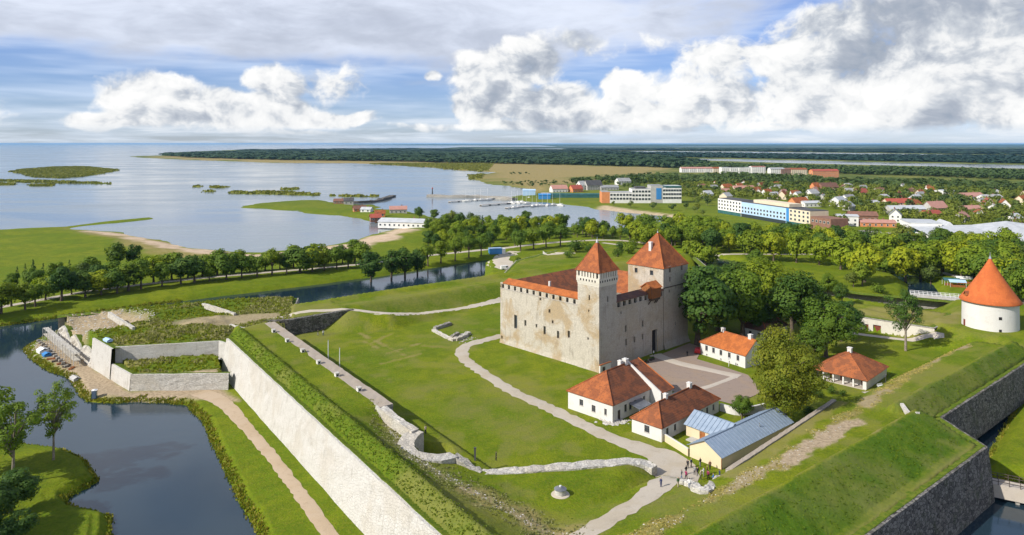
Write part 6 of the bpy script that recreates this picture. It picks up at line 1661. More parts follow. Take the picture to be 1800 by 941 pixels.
def far_window(parent, x, y, z, w, h, rz, mat=None):
    mat = mat or M['glass']
    k = (round(w, 1), round(h, 1), mat.name)
    if k not in _fw:
        b = MB(); b.box(-w / 2, w / 2, -.05, .05, -h / 2, h / 2, 0)
        t = .12
        b.box(-w / 2 - t, -w / 2, -.09, .02, -h / 2 - t, h / 2 + t, 1); b.box(w / 2, w / 2 + t, -.09, .02, -h / 2 - t, h / 2 + t, 1); b.box(-w / 2, w / 2, -.09, .02, h / 2, h / 2 + t, 1); b.box(-w / 2, w / 2, -.12, .02, -h / 2 - t, -h / 2, 1)
        _fw[k] = b.mesh('window', [mat, M['w_white']])
    return link('window', _fw[k], parent, (x, y, z), rz)
HOUSES = []     # (x, y, radius) kept clear of trees
def town_house(px, py, wm, dm, rot, eave, ridge, roofc, wallc, label, gable=True, group='houses of the town', name='town_house', cat='house', win_=True, z=ZT):
    x, y = G(px, py, z)
    t = thing(name, label, cat, (x, y, z), R(rot), group)
    b = MB(); b.prism([(-wm / 2, -dm / 2), (wm / 2, -dm / 2), (wm / 2, dm / 2), (-wm / 2, dm / 2)], -1, eave)
    if gable:
        for s in (-1, 1):
            f = [(s * wm / 2, -dm / 2, eave), (s * wm / 2, dm / 2, eave), (s * wm / 2, 0, ridge - .15)]
            b.face(f if s > 0 else f[::-1])
    b.build('wall', WM_[wallc], t)
    o = .5; b = MB()
    if gable:
        slab(b, [(-wm / 2 - o, -dm / 2 - o, eave - .2), (wm / 2 + o, -dm / 2 - o, eave - .2), (wm / 2 + o, 0, ridge), (-wm / 2 - o, 0, ridge)], .2)
        slab(b, [(wm / 2 + o, dm / 2 + o, eave - .2), (-wm / 2 - o, dm / 2 + o, eave - .2), (-wm / 2 - o, 0, ridge), (wm / 2 + o, 0, ridge)], .2)
    else:
        b.box(-wm / 2 - .2, wm / 2 + .2, -dm / 2 - .2, dm / 2 + .2, eave + .003, eave + .5)
    rf = b.build('roof', RM_[roofc], t)
    if gable:
        b = MB(); b.box(wm * .18, wm * .18 + .9, .3, 1.2, eave + .5, ridge + 1.1); b.build('chimney', M['w_brick'], rf)
    if win_:
        n = max(2, int(wm / 4)); fl = max(1, int(eave / 3.0))
        for f in range(fl):
            for k in range(n):
                far_window(t, -wm / 2 + wm * (k + .5) / n, -dm / 2 - .05, 1.7 + f * 3.0, 1.3, 1.4, 0)
        for f in range(fl):
            for s in (-.22, .22): far_window(t, -wm / 2 - .05, dm * s, 1.7 + f * 3.0, 1.2, 1.4, R(-90))
    HOUSES.append((x, y, max(wm, dm) * .62 + 2))
    return t
TH_ = [ # px, base y, width m, depth m, rotation, eave, ridge, roof, wall, label
    (1243, 348, 14, 10, 30, 5, 9, 'white', 'white', 'white house with white roof left of the blue hotel'),
    (1277, 336, 18, 11, 25, 5, 10, 'orange', 'cream', 'tan orange roofed house behind the hotel white wing'),
    (1306, 338, 34, 12, 10, 5, 9, 'pink', 'cream', 'long pinkish roofed house behind the hotel'),
    (1276, 352, 14, 11, 40, 5, 9, 'grey', 'cream', 'cream gabled house close behind the hotel end'),
    (1348, 345, 14, 11, 30, 4, 9, 'orange', 'white', 'orange roofed cottage left of the pale blue roof'),
    (1360, 349, 14, 10, 30, 4, 8, 'white', 'white', 'pale blue roofed cottage beside the orange one'),
    (1376, 350, 15, 12, 55, 4, 10, 'orange', 'cream', 'steep orange gable house behind the blue hotel'),
    (1362, 338, 16, 10, 20, 4, 8, 'grey', 'grey', 'grey roofed house in the second row of the town'),
    (1402, 350, 14, 11, 40, 4, 9, 'grey', 'white', 'grey gabled house behind the bright orange roof'),
    (1404, 362, 22, 13, 20, 4, 9, 'orange', 'orange', 'broad bright orange roof behind the hotel roof terrace'),
    (1424, 363, 22, 12, 10, 4, 6, 'white', 'white', 'low white building right of the bright orange roof'),
    (1427, 347, 20, 13, 35, 5, 10, 'grey', 'white', 'grey white twin gabled house in the middle of town'),
    (1433, 338, 12, 10, 20, 8, 13, 'orange', 'orange', 'tall orange red house in the middle of town'),
    (1455, 338, 30, 14, 15, 7, 13, 'brown', 'brick', 'large dark brown manor like house in the town'),
    (1474, 362, 20, 13, 40, 5, 10, 'white', 'white', 'pale blue gabled house right of the hotel trees'),
    (1491, 358, 18, 12, 30, 5, 10, 'grey', 'white', 'grey roofed house beside the pale blue gable'),
    (1513, 344, 22, 12, 30, 4, 9, 'red', 'cream', 'red roofed house among trees behind the grey roofs'),
    (1533, 362, 16, 9, 25, 4, 6, 'white', 'white', 'small white flat roofed house among bushes'),
    (1553, 352, 12, 9, 25, 4, 7, 'white', 'white', 'tiny white house between town trees'),
    (1578, 366, 34, 12, 8, 6, 10, 'red', 'cream', 'long red tiled house above the grey white block'),
    (1590, 376, 40, 14, 5, 5, 8, 'white', 'grey', 'long pale roofed block with dark walls'),
    (1574, 390, 14, 10, 60, 6, 11, 'grey', 'white', 'white gable house at the end of the pale block'),
    (1606, 367, 16, 11, 30, 5, 9, 'orange', 'orange', 'orange roofed house right of the long red roof'),
    (1610, 356, 14, 12, 30, 5, 9, 'white', 'white', 'white house behind the orange roofed one'),
    (1617, 348, 14, 10, 35, 5, 10, 'orange', 'cream', 'orange house with pale gable deep in the town'),
    (1643, 374, 24, 14, 20, 5, 11, 'pink', 'grey', 'faded pink hipped house right of the pale block'),
    (1636, 383, 18, 11, 10, 4, 7, 'red', 'orange', 'bright red roofed low building in the town centre'),
    (1660, 346, 20, 14, 15, 8, 9, 'white', 'white', 'white modern cube house on the town edge'),
    (1705, 354, 34, 14, 15, 6, 10, 'pink', 'white', 'pink roofed white terrace on the right of town'),
    (1740, 356, 28, 14, 10, 6, 9, 'grey', 'white', 'grey roofed white terrace on the right of town'),
    (1737, 366, 18, 12, 65, 4, 11, 'red', 'white', 'dark red roofed house with white gable'),
    (1764, 367, 16, 11, 65, 4, 10, 'orange', 'white', 'orange roofed house with white gable at far right'),
    (1797, 360, 18, 12, 30, 5, 10, 'orange', 'cream', 'orange roofed house cut by the right picture edge'),
    (1703, 374, 26, 12, 15, 4, 7, 'pink', 'cream', 'beige low house behind the park trees'),
    (1541, 398, 30, 12, -12, 3.5, 5.5, 'pink', 'orange', 'long low shop with pinkish red roof by the car park'),
    (1515, 388, 26, 14, -12, 5, 8, 'brown', 'brick', 'dark low building beside the red roofed shop'),
    (1780, 392, 16, 11, 25, 4, 8, 'white', 'white', 'white house above the great pale hall roof'),
    (1488, 396, 18, 14, -15, 8, 9, 'white', 'white', 'white cube building between hotel trees and shop'),
]
for a in TH_:
    a = list(a); a[2] *= .85; a[3] *= .9; town_house(*a)
hr = random.Random(44); rc_ = {}
for (x, y) in fill([(1240, 346), (1262, 340), (1380, 352), (1470, 372), (1560, 378), (1660, 396), (1790, 410), (1900, 420), (1900, 340), (1700, 335), (1480, 326), (1270, 324), (1205, 330)], 46, 20, 77, [(a_, c_, r_ + 5) for a_, c_, r_ in HOUSES] + [(200, 600, 70), (215, 640, 45), (228, 545, 30)]):
    rc = hr.choice(['orange', 'mixed', 'grey', 'grey', 'white', 'pink', 'brown', 'mixed']); wc = hr.choice(['white', 'cream', 'white', 'grey'])
    rc_[rc] = rc_.get(rc, 0) + 1
    px_ = 900 + x / y * F; py_ = HZ + F * (CAMH - ZT) / y
    nm_ = {'mixed': 'rust', 'white': 'pale', 'pink': 'faded pink'}.get(rc, rc)
    town_house(px_, py_, hr.uniform(9, 14), hr.uniform(7, 10), hr.uniform(0, 80), hr.uniform(3.2, 5), hr.uniform(6.5, 9.5), rc, wc, f'{nth(rc_[rc])} small {nm_} roofed {wc} cottage from the left among the town trees', name='cottage')
# far apartment rows
for i, (px, w, h, rc, wc, lb) in enumerate([(1206, 26, 9, 'pink', 'white', 'first white apartment block with faded red roof in the far left row'), (1220, 26, 9, 'pink', 'white', 'second white apartment block with faded red roof in the far left row'), (1234, 26, 9, 'pink', 'white', 'third white apartment block with faded red roof in the far left row'), (1247, 26, 9, 'pink', 'white', 'fourth white apartment block with faded red roof in the far left row'), (1260, 22, 9, 'mixed', 'cream', 'last cream apartment block in the far left row'),
                                             (1280, 34, 14, 'white', 'white', 'left white flat roofed apartment block'), (1295, 34, 14, 'white', 'white', 'middle white flat roofed apartment block'), (1310, 34, 14, 'white', 'white', 'right white flat roofed apartment block'), (1331, 30, 16, 'red', 'white', 'tall white apartment block with red attic'),
                                             (1364, 30, 12, 'grey', 'white', 'white gabled block right of the apartment rows'), (1384, 34, 11, 'brown', 'brick', 'brown apartment block next to the white gabled one'), (1402, 34, 11, 'mixed', 'cream', 'pinkish apartment block at the end of the brown one'), (1448, 52, 13, 'red', 'orange', 'large red brown building at the far edge of town')]):
    py = 303 if i < 5 else (306 if i < 9 else (307 if i < 12 else 312))
    town_house(px, py, w, 16, 4, h, h + (3 if rc in ('red', 'pink', 'mixed', 'brown', 'grey') and i != 8 else 1), rc, wc, lb, gable=rc not in ('white',), group='far apartment blocks', name='apartment_block', cat='building')

# blue hotel
p0, p1 = G(1262, 374, ZT), G(1424, 402, ZT)
Lh = math.dist(p0, p1)
hot = thing('blue_hotel', 'long hotel with light blue and white facade facing the park', 'hotel', (p0[0], p0[1], ZT), math.atan2(p1[1] - p0[1], p1[0] - p0[0]))
def fx(px): # distance along the facade of a pixel column
    d = ((p1[0] - p0[0]) / Lh, (p1[1] - p0[1]) / Lh); k = (px - 900) / F
    return (p0[0] - k * p0[1]) / (k * d[1] - d[0])
xa, xb = fx(1303), fx(1387)
secs = [(0, xa, 13.6, M['w_white'], 'white_wing'), (xa, xb - 3.5, 13.2, M['blue_wall'], 'blue_wing'), (xb - 3.5, xb, 13.4, M['blue_deep'], 'blue_stair'), (xb, Lh, 13.2, M['w_cream'], 'cream_wing')]
for x0, x1, h, m_, nm in secs:
    b = MB(); b.prism([(x0 + .01, 0), (x1 - .01, 0), (x1 - .01, 17), (x0 + .01, 17)], -1, h); wg = b.build(nm, m_, hot)
    b = MB(); b.box(x0 + .1, x1 - .1, .3, 16.8, h + .003, h + .5); b.build('roof', M['roof_black'], wg)
    b = MB(); b.box(x0 + .5, x1 - .5, -.4, -.02, 0, 3.0); b.build('shopfront', M['teal_glass'] if nm != 'blue_wing' else M['glass'], wg)
    if nm != 'blue_stair':
        n = int((x1 - x0) / 4.2)
        for f in range(3 if nm != 'blue_wing' else 2):
            for k in range(n): far_window(wg, x0 + (x1 - x0) * (k + .5) / n, -.05, 5.2 + 3.2 * f, 2.2, 1.7, 0)
b = MB(); b.box(xa + 14, xb - 3.6, 3, 15, 13.75, 16.4); b.build('penthouse', M['w_cream'], hot)
b = MB(); b.box(Lh - .3, Lh + 22, .5, 16, -1, 9.5); b.build('brick_wing', M['w_brick'], hot)
for k in range(5): far_window(hot, Lh + 2.5 + k * 4.2, .45, 6.5, 2, 1.6, 0)
HOUSES.append((p0[0] + 20, p0[1] - 70, 40)); HOUSES.append((p0[0] + 15, p0[1] - 20, 30)); HOUSES.append((p1[0] + 8, p1[1] - 4, 24))
# spa hotel on the bay
q0, q1 = G(1058, 357, ZT), G(1198, 357, ZT)
spa = thing('spa_hotel', 'white spa hotel with rows of square windows and a blue glass tower on the bay', 'hotel', (q0[0], q0[1], ZT), 0)
def sx_(px): return (px - 900) * q0[1] / F - q0[0]
def sz_(py): return CAMH - (py - HZ) * q0[1] / F - ZT
for x0, x1, y0, h, m_, nm, rows_, cols_ in ((1058, 1072, 345, sz_(338), M['w_orange'], 'orange_end', 0, 0), (1072, 1111, 0, sz_(339), M['w_white'], 'lower_wing', 2, 7), (1111, 1144, 0, sz_(333), M['w_white'], 'middle_wing', 3, 6), (1144, 1165, 0, sz_(327), M['w_grey'], 'tower_block', 0, 0), (1165, 1198, 0, sz_(331), M['w_white'], 'right_wing', 3, 7)):
    a, c = sx_(x0), sx_(x1)
    b = MB(); b.prism([(a + .01, 0), (c - .01, 0), (c - .01, 20), (a + .01, 20)], -1, h); wg = b.build(nm, m_, spa)
    b = MB(); b.box(a + .2, c - .2, .4, 19.5, h + .003, h + .6); b.build('roof', M['roof_grey'], wg)
    for f in range(rows_):
        for k in range(cols_): far_window(wg, a + (c - a) * (k + .5) / cols_, -.05, h - 2.4 - f * 4.2, 2.6, 2.2, 0)
    if nm == 'tower_block':
        b = MB(); b.box(a + 6.0, c - 1.5, -.25, -.01, 4, h - 2.5); b.build('glass_panel', M['blue_deep'], wg)
b = MB(); b.box(sx_(1118), sx_(1136), 3, 15, sz_(333) + .61, sz_(329)); b.build('roof_room', M['roof_black'], spa)
b = MB(); b.box(sx_(1170), sx_(1198), -.3, 18, sz_(331) + .61, sz_(327)); b.build('roof_terrace', M['teal_glass'], spa)
HOUSES.append((q0[0] + 40, q0[1] + 10, 55))
# conference hall with the great pale roof
k0 = G(1600, 420, ZT)
hall = thing('glass_hall', 'glass fronted white hall with flat roof beside the car park', 'building', (k0[0], k0[1], ZT), R(-16))
b = MB(); b.prism([(0, 0), (28, 0), (28, 22), (0, 22)], -1, 7.5); b.build('glass_front', M['teal_glass'], hall)
b = MB(); b.box(-1, 19, -1.5, 23, 7.503, 11.0); rf = b.build('white_storey', M['w_white'], hall)
b = MB(); b.box(-1.2, 19.2, -1.7, 23.2, 11.003, 11.6); b.build('roof', M['roof_white'], rf)
b = MB(); b.face([(19.1, -1, 7.5), (28, -1, 7.5), (24, -1, 12)]); slab(b, [(19.1, -1, 7.5), (24, -1, 12), (24, 22, 12), (19.1, 22, 7.5)][::-1], .3); slab(b, [(24, -1, 12), (28, -1, 7.5), (28, 22, 7.5), (24, 22, 12)][::-1], .3); b.build('gable_roof', M['roof_white'], hall)
for k in range(7): b = MB(); b.box(4 * k - .12, 4 * k + .12, -.2, -.02, -1, 7.5); b.build('mullion', M['metal_white'], hall)
b = MB(); b.box(28.2, 52, 2, 16, -1, 7.0); wg = b.build('office_wing', M['w_white'], hall)
for k in range(9): far_window(wg, 29.6 + 2.5 * k, 1.95, 5.2, 1.7, 1.3, 0)
HOUSES.append((k0[0] + 20, k0[1], 34))
k1 = G(1655, 436, ZT)
big = thing('pale_hall', 'huge low hall with folded pale grey roof behind the park trees', 'building', (k1[0], k1[1], ZT), R(-8))
b = MB(); b.prism([(0, 0), (100, 0), (100, 38), (0, 38)], -1, 5.2); b.build('wall', M['w_white'], big)
b = MB(); slab(b, [(-2, -2, 5.2), (36, -2, 5.5), (36, 40, 10.5), (-2, 40, 9.0)], .3); slab(b, [(36, -2, 5.5), (58, -2, 5.5), (58, 40, 13.5), (36, 40, 10.5)], .3); slab(b, [(58, -2, 5.5), (102, -2, 5.2), (102, 40, 7.5), (58, 40, 13.5)], .3); b.build('roof', M['roof_white'], big)
for k in range(9): b = MB(); b.box(2 + 11 * k, 6 + 11 * k, -.1, -.01, 1, 4); b.build('window', M['teal_glass'], big)
HOUSES += [(k1[0] + 20, k1[1] + 15, 34), (k1[0] + 60, k1[1] + 12, 34)]

# ------------------------------------------------------------------ beach, harbour and bay
def at_sea(px, py): return G(px, py, WATER)
bh = town_house(712, 398, 40, 15, -14, 4.2, 6.5, 'white', 'white', 'long white beach house with pale curved roof on the spit', group=None, name='beach_house', cat='house', z=-3.4)
for px, py, w, d, rt, e, r, rc, wc, lb in [(660, 388, 9, 7, 20, 3, 6, 'red', 'brick', 'dark red hut next to the beach house'), (668, 381, 9, 6, 10, 3, 6, 'orange', 'orange', 'orange roofed hut behind the dark red hut'), (597, 358, 12, 7, 0, 3, 5.5, 'brown', 'brick', 'dark red boathouse on the harbour spit'), (613, 359, 10, 8, 10, 4, 7, 'black', 'grey', 'dark shed beside the red boathouse'),
                                           (632, 372, 12, 8, 20, 3, 6, 'brown', 'orange', 'small brown playhouse on the spit'), (645, 373, 10, 8, -10, 3, 5, 'white', 'white', 'white pavilion tent on the spit'), (700, 375, 16, 8, 10, 4, 7, 'pink', 'grey', 'grey pink shed behind the beach house'),
                                           (982, 338, 22, 14, 15, 5, 10, 'pink', 'white', 'leftmost pinkish house of the harbour hamlet'), (1012, 338, 16, 12, 25, 5, 10, 'red', 'orange', 'small red house of the harbour hamlet'), (1026, 334, 18, 13, 30, 7, 13, 'grey', 'white', 'grey gabled house of the harbour hamlet'), (1042, 334, 24, 14, 20, 7, 14, 'black', 'grey', 'dark slate roofed house of the harbour hamlet'),
                                           (1070, 334, 26, 12, 10, 4, 7, 'grey', 'grey', 'low grey shed left of the spa hotel'), (1095, 325, 22, 14, 20, 6, 11, 'grey', 'white', 'white house in the trees behind the spa hotel'), (960, 346, 12, 8, 0, 4, 5, 'grey', 'white', 'harbour office on the marina quay')]:
    town_house(px, py, w, d, rt, e, r, rc, wc, lb, group='harbour houses', name='harbour_house', z=-3.4)
def pier(name, label, a, b_, w, z, mat):
    p, q = at_sea(*a), at_sea(*b_); L = math.dist(p, q)
    t = thing(name, label, 'pier', (p[0], p[1], WATER), math.atan2(q[1] - p[1], q[0] - p[0]))
    b = MB(); b.box(0, L, -w / 2, w / 2, z - .5, z); b.build('deck', mat, t)
    n = max(2, int(L / 12))
    for k in range(n + 1):
        b = MB(); b.box(L * k / n - .3, L * k / n + .3, -w * .3, w * .3, -2, z - .502); b.build('pile', M['darkwood'], t)
pier('jetty', 'longest floating jetty of the marina nearest the breakwater', (790, 356), (868, 350), 5, 1.2, M['w_grey'])
pier('jetty', 'middle floating jetty of the marina', (845, 362), (922, 356), 5, 1.2, M['w_grey'])
pier('jetty', 'floating jetty of the marina nearest the park', (890, 367), (948, 361), 5, 1.2, M['w_grey'])
ribbon('breakwater', 'straight stone breakwater with a beacon at the marina mouth', [(*at_sea(752, 346), -2.6), (*at_sea(800, 347), -2.6), (*at_sea(850, 348), -2.4), (*at_sea(905, 352), -2.4)], 9, M['oldstone'], -6.5, seg=8, jit=.8, cat='breakwater')
ribbon('breakwater', 'dark curved breakwater off the harbour spit', [(*at_sea(615, 357), -3.2), (*at_sea(650, 356), -3.0), (*at_sea(675, 351), -2.8), (*at_sea(690, 346), -2.8)], 8, M['darkstone'], -6.5, seg=8, jit=.9, cat='breakwater')
x, y = at_sea(760, 345); t = thing('beacon', 'slim dark harbour beacon at the breakwater head', 'beacon', (x, y, -2.7))
b = MB(); b.tube([(0, 0, 0), (0, 0, 7)], [.9, .6], 10); b.build('mast', M['roof_black'], t); b = MB(); b.lathe([(.9, 7), (.9, 8.2), (.2, 9), (0, 9)], 10); b.build('lantern', M['roof_red'], t)
bm1 = MB(); bm1.v = [(-4, -1.2, .9), (-4, 1.2, .9), (1.5, 1.4, 1.0), (4.6, 0, 1.3), (1.5, -1.4, 1.0), (-3.6, -.8, -.4), (-3.6, .8, -.4), (1.2, .8, -.4), (3.6, 0, -.3), (1.2, -.8, -.4)]
bm1.f = [(0, 1, 2, 3, 4), (5, 9, 8, 7, 6), (0, 4, 9, 5), (4, 3, 8, 9), (3, 2, 7, 8), (2, 1, 6, 7), (1, 0, 5, 6)]; bm1.f = [f[::-1] for f in bm1.f]; bm1.mi = [0] * 7
hullm = bm1.mesh('hull', M['w_white'])
cb = MB(); cb.box(-1.8, 1.2, -.8, .8, 1.0, 1.7); cabm = cb.mesh('cabin', M['w_white']); mb2 = MB(); mb2.tube([(.6, 0, 1), (.6, 0, 11)], [.09, .06], 6); mb2.tube([(.6, 0, 2.2), (-3, 0, 2.3)], [.08, .06], 6); mastm = mb2.mesh('mast', M['metal_white'])
for i, (px, py) in enumerate([(835, 352), (846, 351.5), (858, 351), (900, 357), (910, 356.5), (918, 355.8), (926, 358), (936, 363), (944, 362), (952, 361.5), (962, 361), (972, 360.5), (905, 365), (820, 353.5), (930, 349), (985, 361)]):
    x, y = at_sea(px, py + 1.2)
    t = thing('sailing_boat', f'{nth(i + 1)} small white boat moored at the marina counted from the left', 'boat', (x, y, WATER), trnd.uniform(0, 6.28), 'boats in the marina'); t.scale = (1.3, 1.3, 1.3)
    link('hull', hullm, t); link('cabin', cabm, t); link('mast', mastm, t)
for nm, px, py, w, d, h, mt, lb in [('boat_shed', 930, 343, 16, 10, 6, 'blue_wall', 'pale blue shed at the marina'), ('tarpaulin_shelter', 957, 350, 14, 9, 5, 'blue_deep', 'blue tarpaulin shelter on the marina quay'), ('sports_net', 1010, 348, 60, 3, 4, 'teal_glass', 'green fenced court beside the harbour hamlet')]:
    x, y = G(px, py, -3.4); b = MB(); b.prism([(x - w / 2, y - d / 2), (x + w / 2, y - d / 2), (x + w / 2, y + d / 2), (x - w / 2, y + d / 2)], -4, -3.4 + h)
    slab(b, [(x - w / 2 - .4, y - d / 2 - .4, h - 3.3), (x + w / 2 + .4, y - d / 2 - .4, h - 3.3), (x + w / 2 + .4, y, h - 1.8), (x - w / 2 - .4, y, h - 1.8)], .2); slab(b, [(x + w / 2 + .4, y + d / 2 + .4, h - 3.3), (x - w / 2 - .4, y + d / 2 + .4, h - 3.3), (x - w / 2 - .4, y, h - 1.8), (x + w / 2 + .4, y, h - 1.8)], .2)
    tag(b.build(nm, M[mt]), lb, 'shed')

# ------------------------------------------------------------------ town trees and far woods
tg = random.Random(21)
ntt = 0
cnt = {}
NAMED = []
_stop = (' behind', ' left of', ' right of', ' beside', ' close', ' in the', ' among', ' between', ' above', ' at the', ' deep', ' on the', ' by the', ' facing', ' next', ' of the')
for o in list(bpy.data.objects):
    if o.type == 'EMPTY' and o.get('category') in ('house', 'hotel', 'building') and o.location.y > 480:
        c_ = o['label']
        for w_ in _stop: c_ = c_.split(w_)[0]
        NAMED.append((o.location.x, o.location.y, 0, ' '.join(c_.split()[:8])))
def far_tree(x, y, h, label, group, name='town_tree'):
    o = link(name, FAR[tg.randrange(len(FAR))], None, (x, y, ground(x, y)), tg.uniform(0, 6.28)); s = h / 10; w = tg.uniform(.85, 1.25); o.scale = (s * w, s * w, s)
    return tag(o, label, 'tree', group)
for lb, gp, poly, n, md, hh in [
        ('leafy tree among the houses behind the blue hotel', 'trees behind the blue hotel', [(1262, 345), (1380, 352), (1470, 365), (1470, 330), (1380, 325), (1250, 325)], 95, 10.5, (8, 13)),
        ('leafy tree among the houses on the right side of town', 'trees on the right side of town', [(1475, 345), (1480, 372), (1560, 376), (1650, 398), (1800, 412), (1900, 420), (1900, 345), (1700, 338), (1500, 335)], 130, 11, (8, 14)),
        ('rounded tree around the spa hotel on the bay', 'trees around the spa hotel', [(1040, 330), (1100, 322), (1200, 322), (1255, 340), (1262, 362), (1215, 362), (1205, 345), (1050, 328)], 60, 13, (8, 13)),
        ('small tree on the promenade lawn before the spa hotel', 'trees on the spa lawn', [(1060, 363), (1140, 368), (1215, 376), (1260, 384), (1258, 378), (1200, 366), (1060, 359)], 9, 16, (6, 9)),
        ('tree between the blue hotel end and the shop', 'trees by the blue hotel end', [(1424, 404), (1480, 408), (1484, 396), (1430, 394)], 10, 6, (8, 12))]:
    for (x, y) in fill(poly, n, md, 31 + ntt, HOUSES):
        hx, hy, hr, core = min(NAMED, key=lambda q: (q[0] - x) ** 2 + (q[1] - y) ** 2)
        rel_ = ('left of' if x / y < hx / hy - .004 else 'right of' if x / y > hx / hy + .004 else 'behind' if y > hy else 'in front of')
        cnt[(rel_, core)] = cnt.get((rel_, core), 0) + 1; c_n = cnt[(rel_, core)]
        far_tree(x, y, tg.uniform(*hh), f"{'town tree' if c_n == 1 else nth(c_n) + ' town tree'} {rel_} the {core}", gp); ntt += 1
# beyond the single trees: woods that read as one mass
def wood(name, label, polys, spacing, hh, mat, nleaf, size, seed, z=-3.2, avoid=()):
    rg = np.random.default_rng(seed)
    pos, nrm, C = crown_pts(rg, 10, 4.6, .2, 9, nleaf, .5, 'round', .1)
    Vs = []
    for poly in polys:
        w = np.array(px_poly(poly, z)); x0, y0 = w.min(0); x1, y1 = w.max(0)
        ny = []
        y = y0
        while y < y1:
            st = spacing * max(1.0, y / 1500.0)
            xs = np.arange(x0, x1, st) + rg.uniform(-.45, .45, len(np.arange(x0, x1, st))) * st
            ny.append(np.stack([xs, y + rg.uniform(-.45, .45, len(xs)) * st, np.full(len(xs), st)], 1)); y += st
        P = np.vstack(ny)
        d = sdist(w, P[:, 0], P[:, 1], 400) + (fbm(P[:, 0], P[:, 1], 90, 3) - .5) * 60
        P = P[d > 0]
        P = P[np.abs(P[:, 0] / P[:, 1]) < .95]
        for (ax, ay, ar) in avoid: P = P[(P[:, 0] - ax) ** 2 + (P[:, 1] - ay) ** 2 > ar * ar]
        Vs.append(P)
    P = np.vstack(Vs); n = len(P)
    gz = np.array([ground(px_, py_) for px_, py_ in P[:, :2]]); ok = gz > -4.6; P = P[ok]; gz = gz[ok]; n = len(P)
    hs = rg.uniform(*hh, n) ; sc = hs / 10; wd = sc * np.maximum(1, P[:, 2] / 9.0) * rg.uniform(.9, 1.2, n)
    base_v, _ = leaf_quads(rg, pos, nrm, size); base_v = base_v.reshape(-1, 3)
    ang = rg.uniform(0, 6.28, n); ca, sa = np.cos(ang), np.sin(ang)
    bx, by, bz = base_v[:, 0], base_v[:, 1], base_v[:, 2]
    VX = P[:, 0:1] + (bx * ca[:, None] - by * sa[:, None]) * wd[:, None]; VY = P[:, 1:2] + (bx * sa[:, None] + by * ca[:, None]) * wd[:, None]; VZ = gz[:, None] + bz * sc[:, None]
    V_ = np.stack([VX, VY, VZ], -1).reshape(-1, 3)
    o = link(name, np_mesh(name, V_, np.arange(len(V_)).reshape(-1, 4), mat))
    print(name, n, 'trees', len(V_) // 4, 'quads')
    return tag(o, label, kind='stuff')
wood('town_woods', 'mixed trees and gardens merging behind the town', [[(1195, 322), (1270, 326), (1480, 330), (1700, 336), (2000, 352), (2000, 338), (1700, 325), (1460, 320), (1400, 314), (1270, 311), (1200, 314)], [(985, 330), (1050, 322), (1190, 322), (1190, 312), (1080, 316), (1020, 322)]], 13, (7, 13), M['leaf_far'], 46, 2.6, 4, avoid=HOUSES)
wood('garden_trees', 'hedges, shrubs and small garden trees filling the gaps between the town houses', [[(1250, 362), (1262, 345), (1380, 354), (1470, 372), (1560, 380), (1650, 402), (1800, 416), (1950, 430), (1950, 340), (1700, 334), (1500, 328), (1270, 324), (1200, 326), (1200, 345), (1240, 352)]], 9.0, (4, 10), M['leaf_town'], 44, 2.4, 12, avoid=[(a, c, r * .8) for a, c, r in HOUSES])
wood('field_woods', 'dark belts of wood between the fields beyond the town', [[(1200, 300), (1290, 298), (1420, 304), (1600, 310), (1900, 320), (1900, 308), (1600, 300), (1400, 295.5), (1240, 291)]], 15, (10, 15), M['leaf_far'], 40, 3.0, 5, avoid=[(G(1235, 303, -3)[0], G(1235, 303, -3)[1], 60), (G(1300, 306, -3)[0], G(1300, 306, -3)[1], 70), (G(1380, 307, -3)[0], G(1380, 307, -3)[1], 60), (G(1448, 312, -3)[0], G(1448, 312, -3)[1], 50)])
wood('forest', 'dark forest covering the low peninsula along the horizon', [
    [(285, 273.5), (330, 277.5), (480, 281.5), (700, 284.5), (900, 288.5), (1100, 293), (1200, 296), (1240, 290), (1200, 283), (1150, 277), (1000, 272), (700, 269), (450, 268), (330, 270)]], 14, (13, 19), M['forest'], 26, 3.6, 6)
wood('forest', 'dark forest strip between the two long lagoons', [[(1180, 276.5), (1400, 280), (1560, 284), (1800, 288), (1950, 290), (1950, 280), (1760, 276.5), (1500, 275), (1300, 272), (1150, 269.5)]], 16, (12, 17), M['forest'], 24, 3.8, 7)
wood('forest', 'farthest blue green forest along the horizon', [[(420, 267.5), (700, 268.5), (1000, 271), (1150, 272), (1100, 268.5), (1000, 265.5), (700, 262.5), (430, 264.5)], [(1000, 264.5), (1300, 266), (1560, 269), (1950, 275), (1950, 264), (1400, 263.3), (1000, 263)]], 24, (13, 18), M['forest'], 20, 4.2, 8)
wood('marsh_scrub', 'scattered scrub on the yellow marsh', [[(880, 322), (960, 318), (1000, 322), (960, 328), (900, 328)], [(900, 305), (920, 304.5), (930, 307), (905, 307)], [(960, 330), (1000, 328), (1000, 333), (965, 335)]], 16, (2.5, 5), M['leaf_far'], 30, 3.0, 9)
# reeds on the islands and along the sandbanks

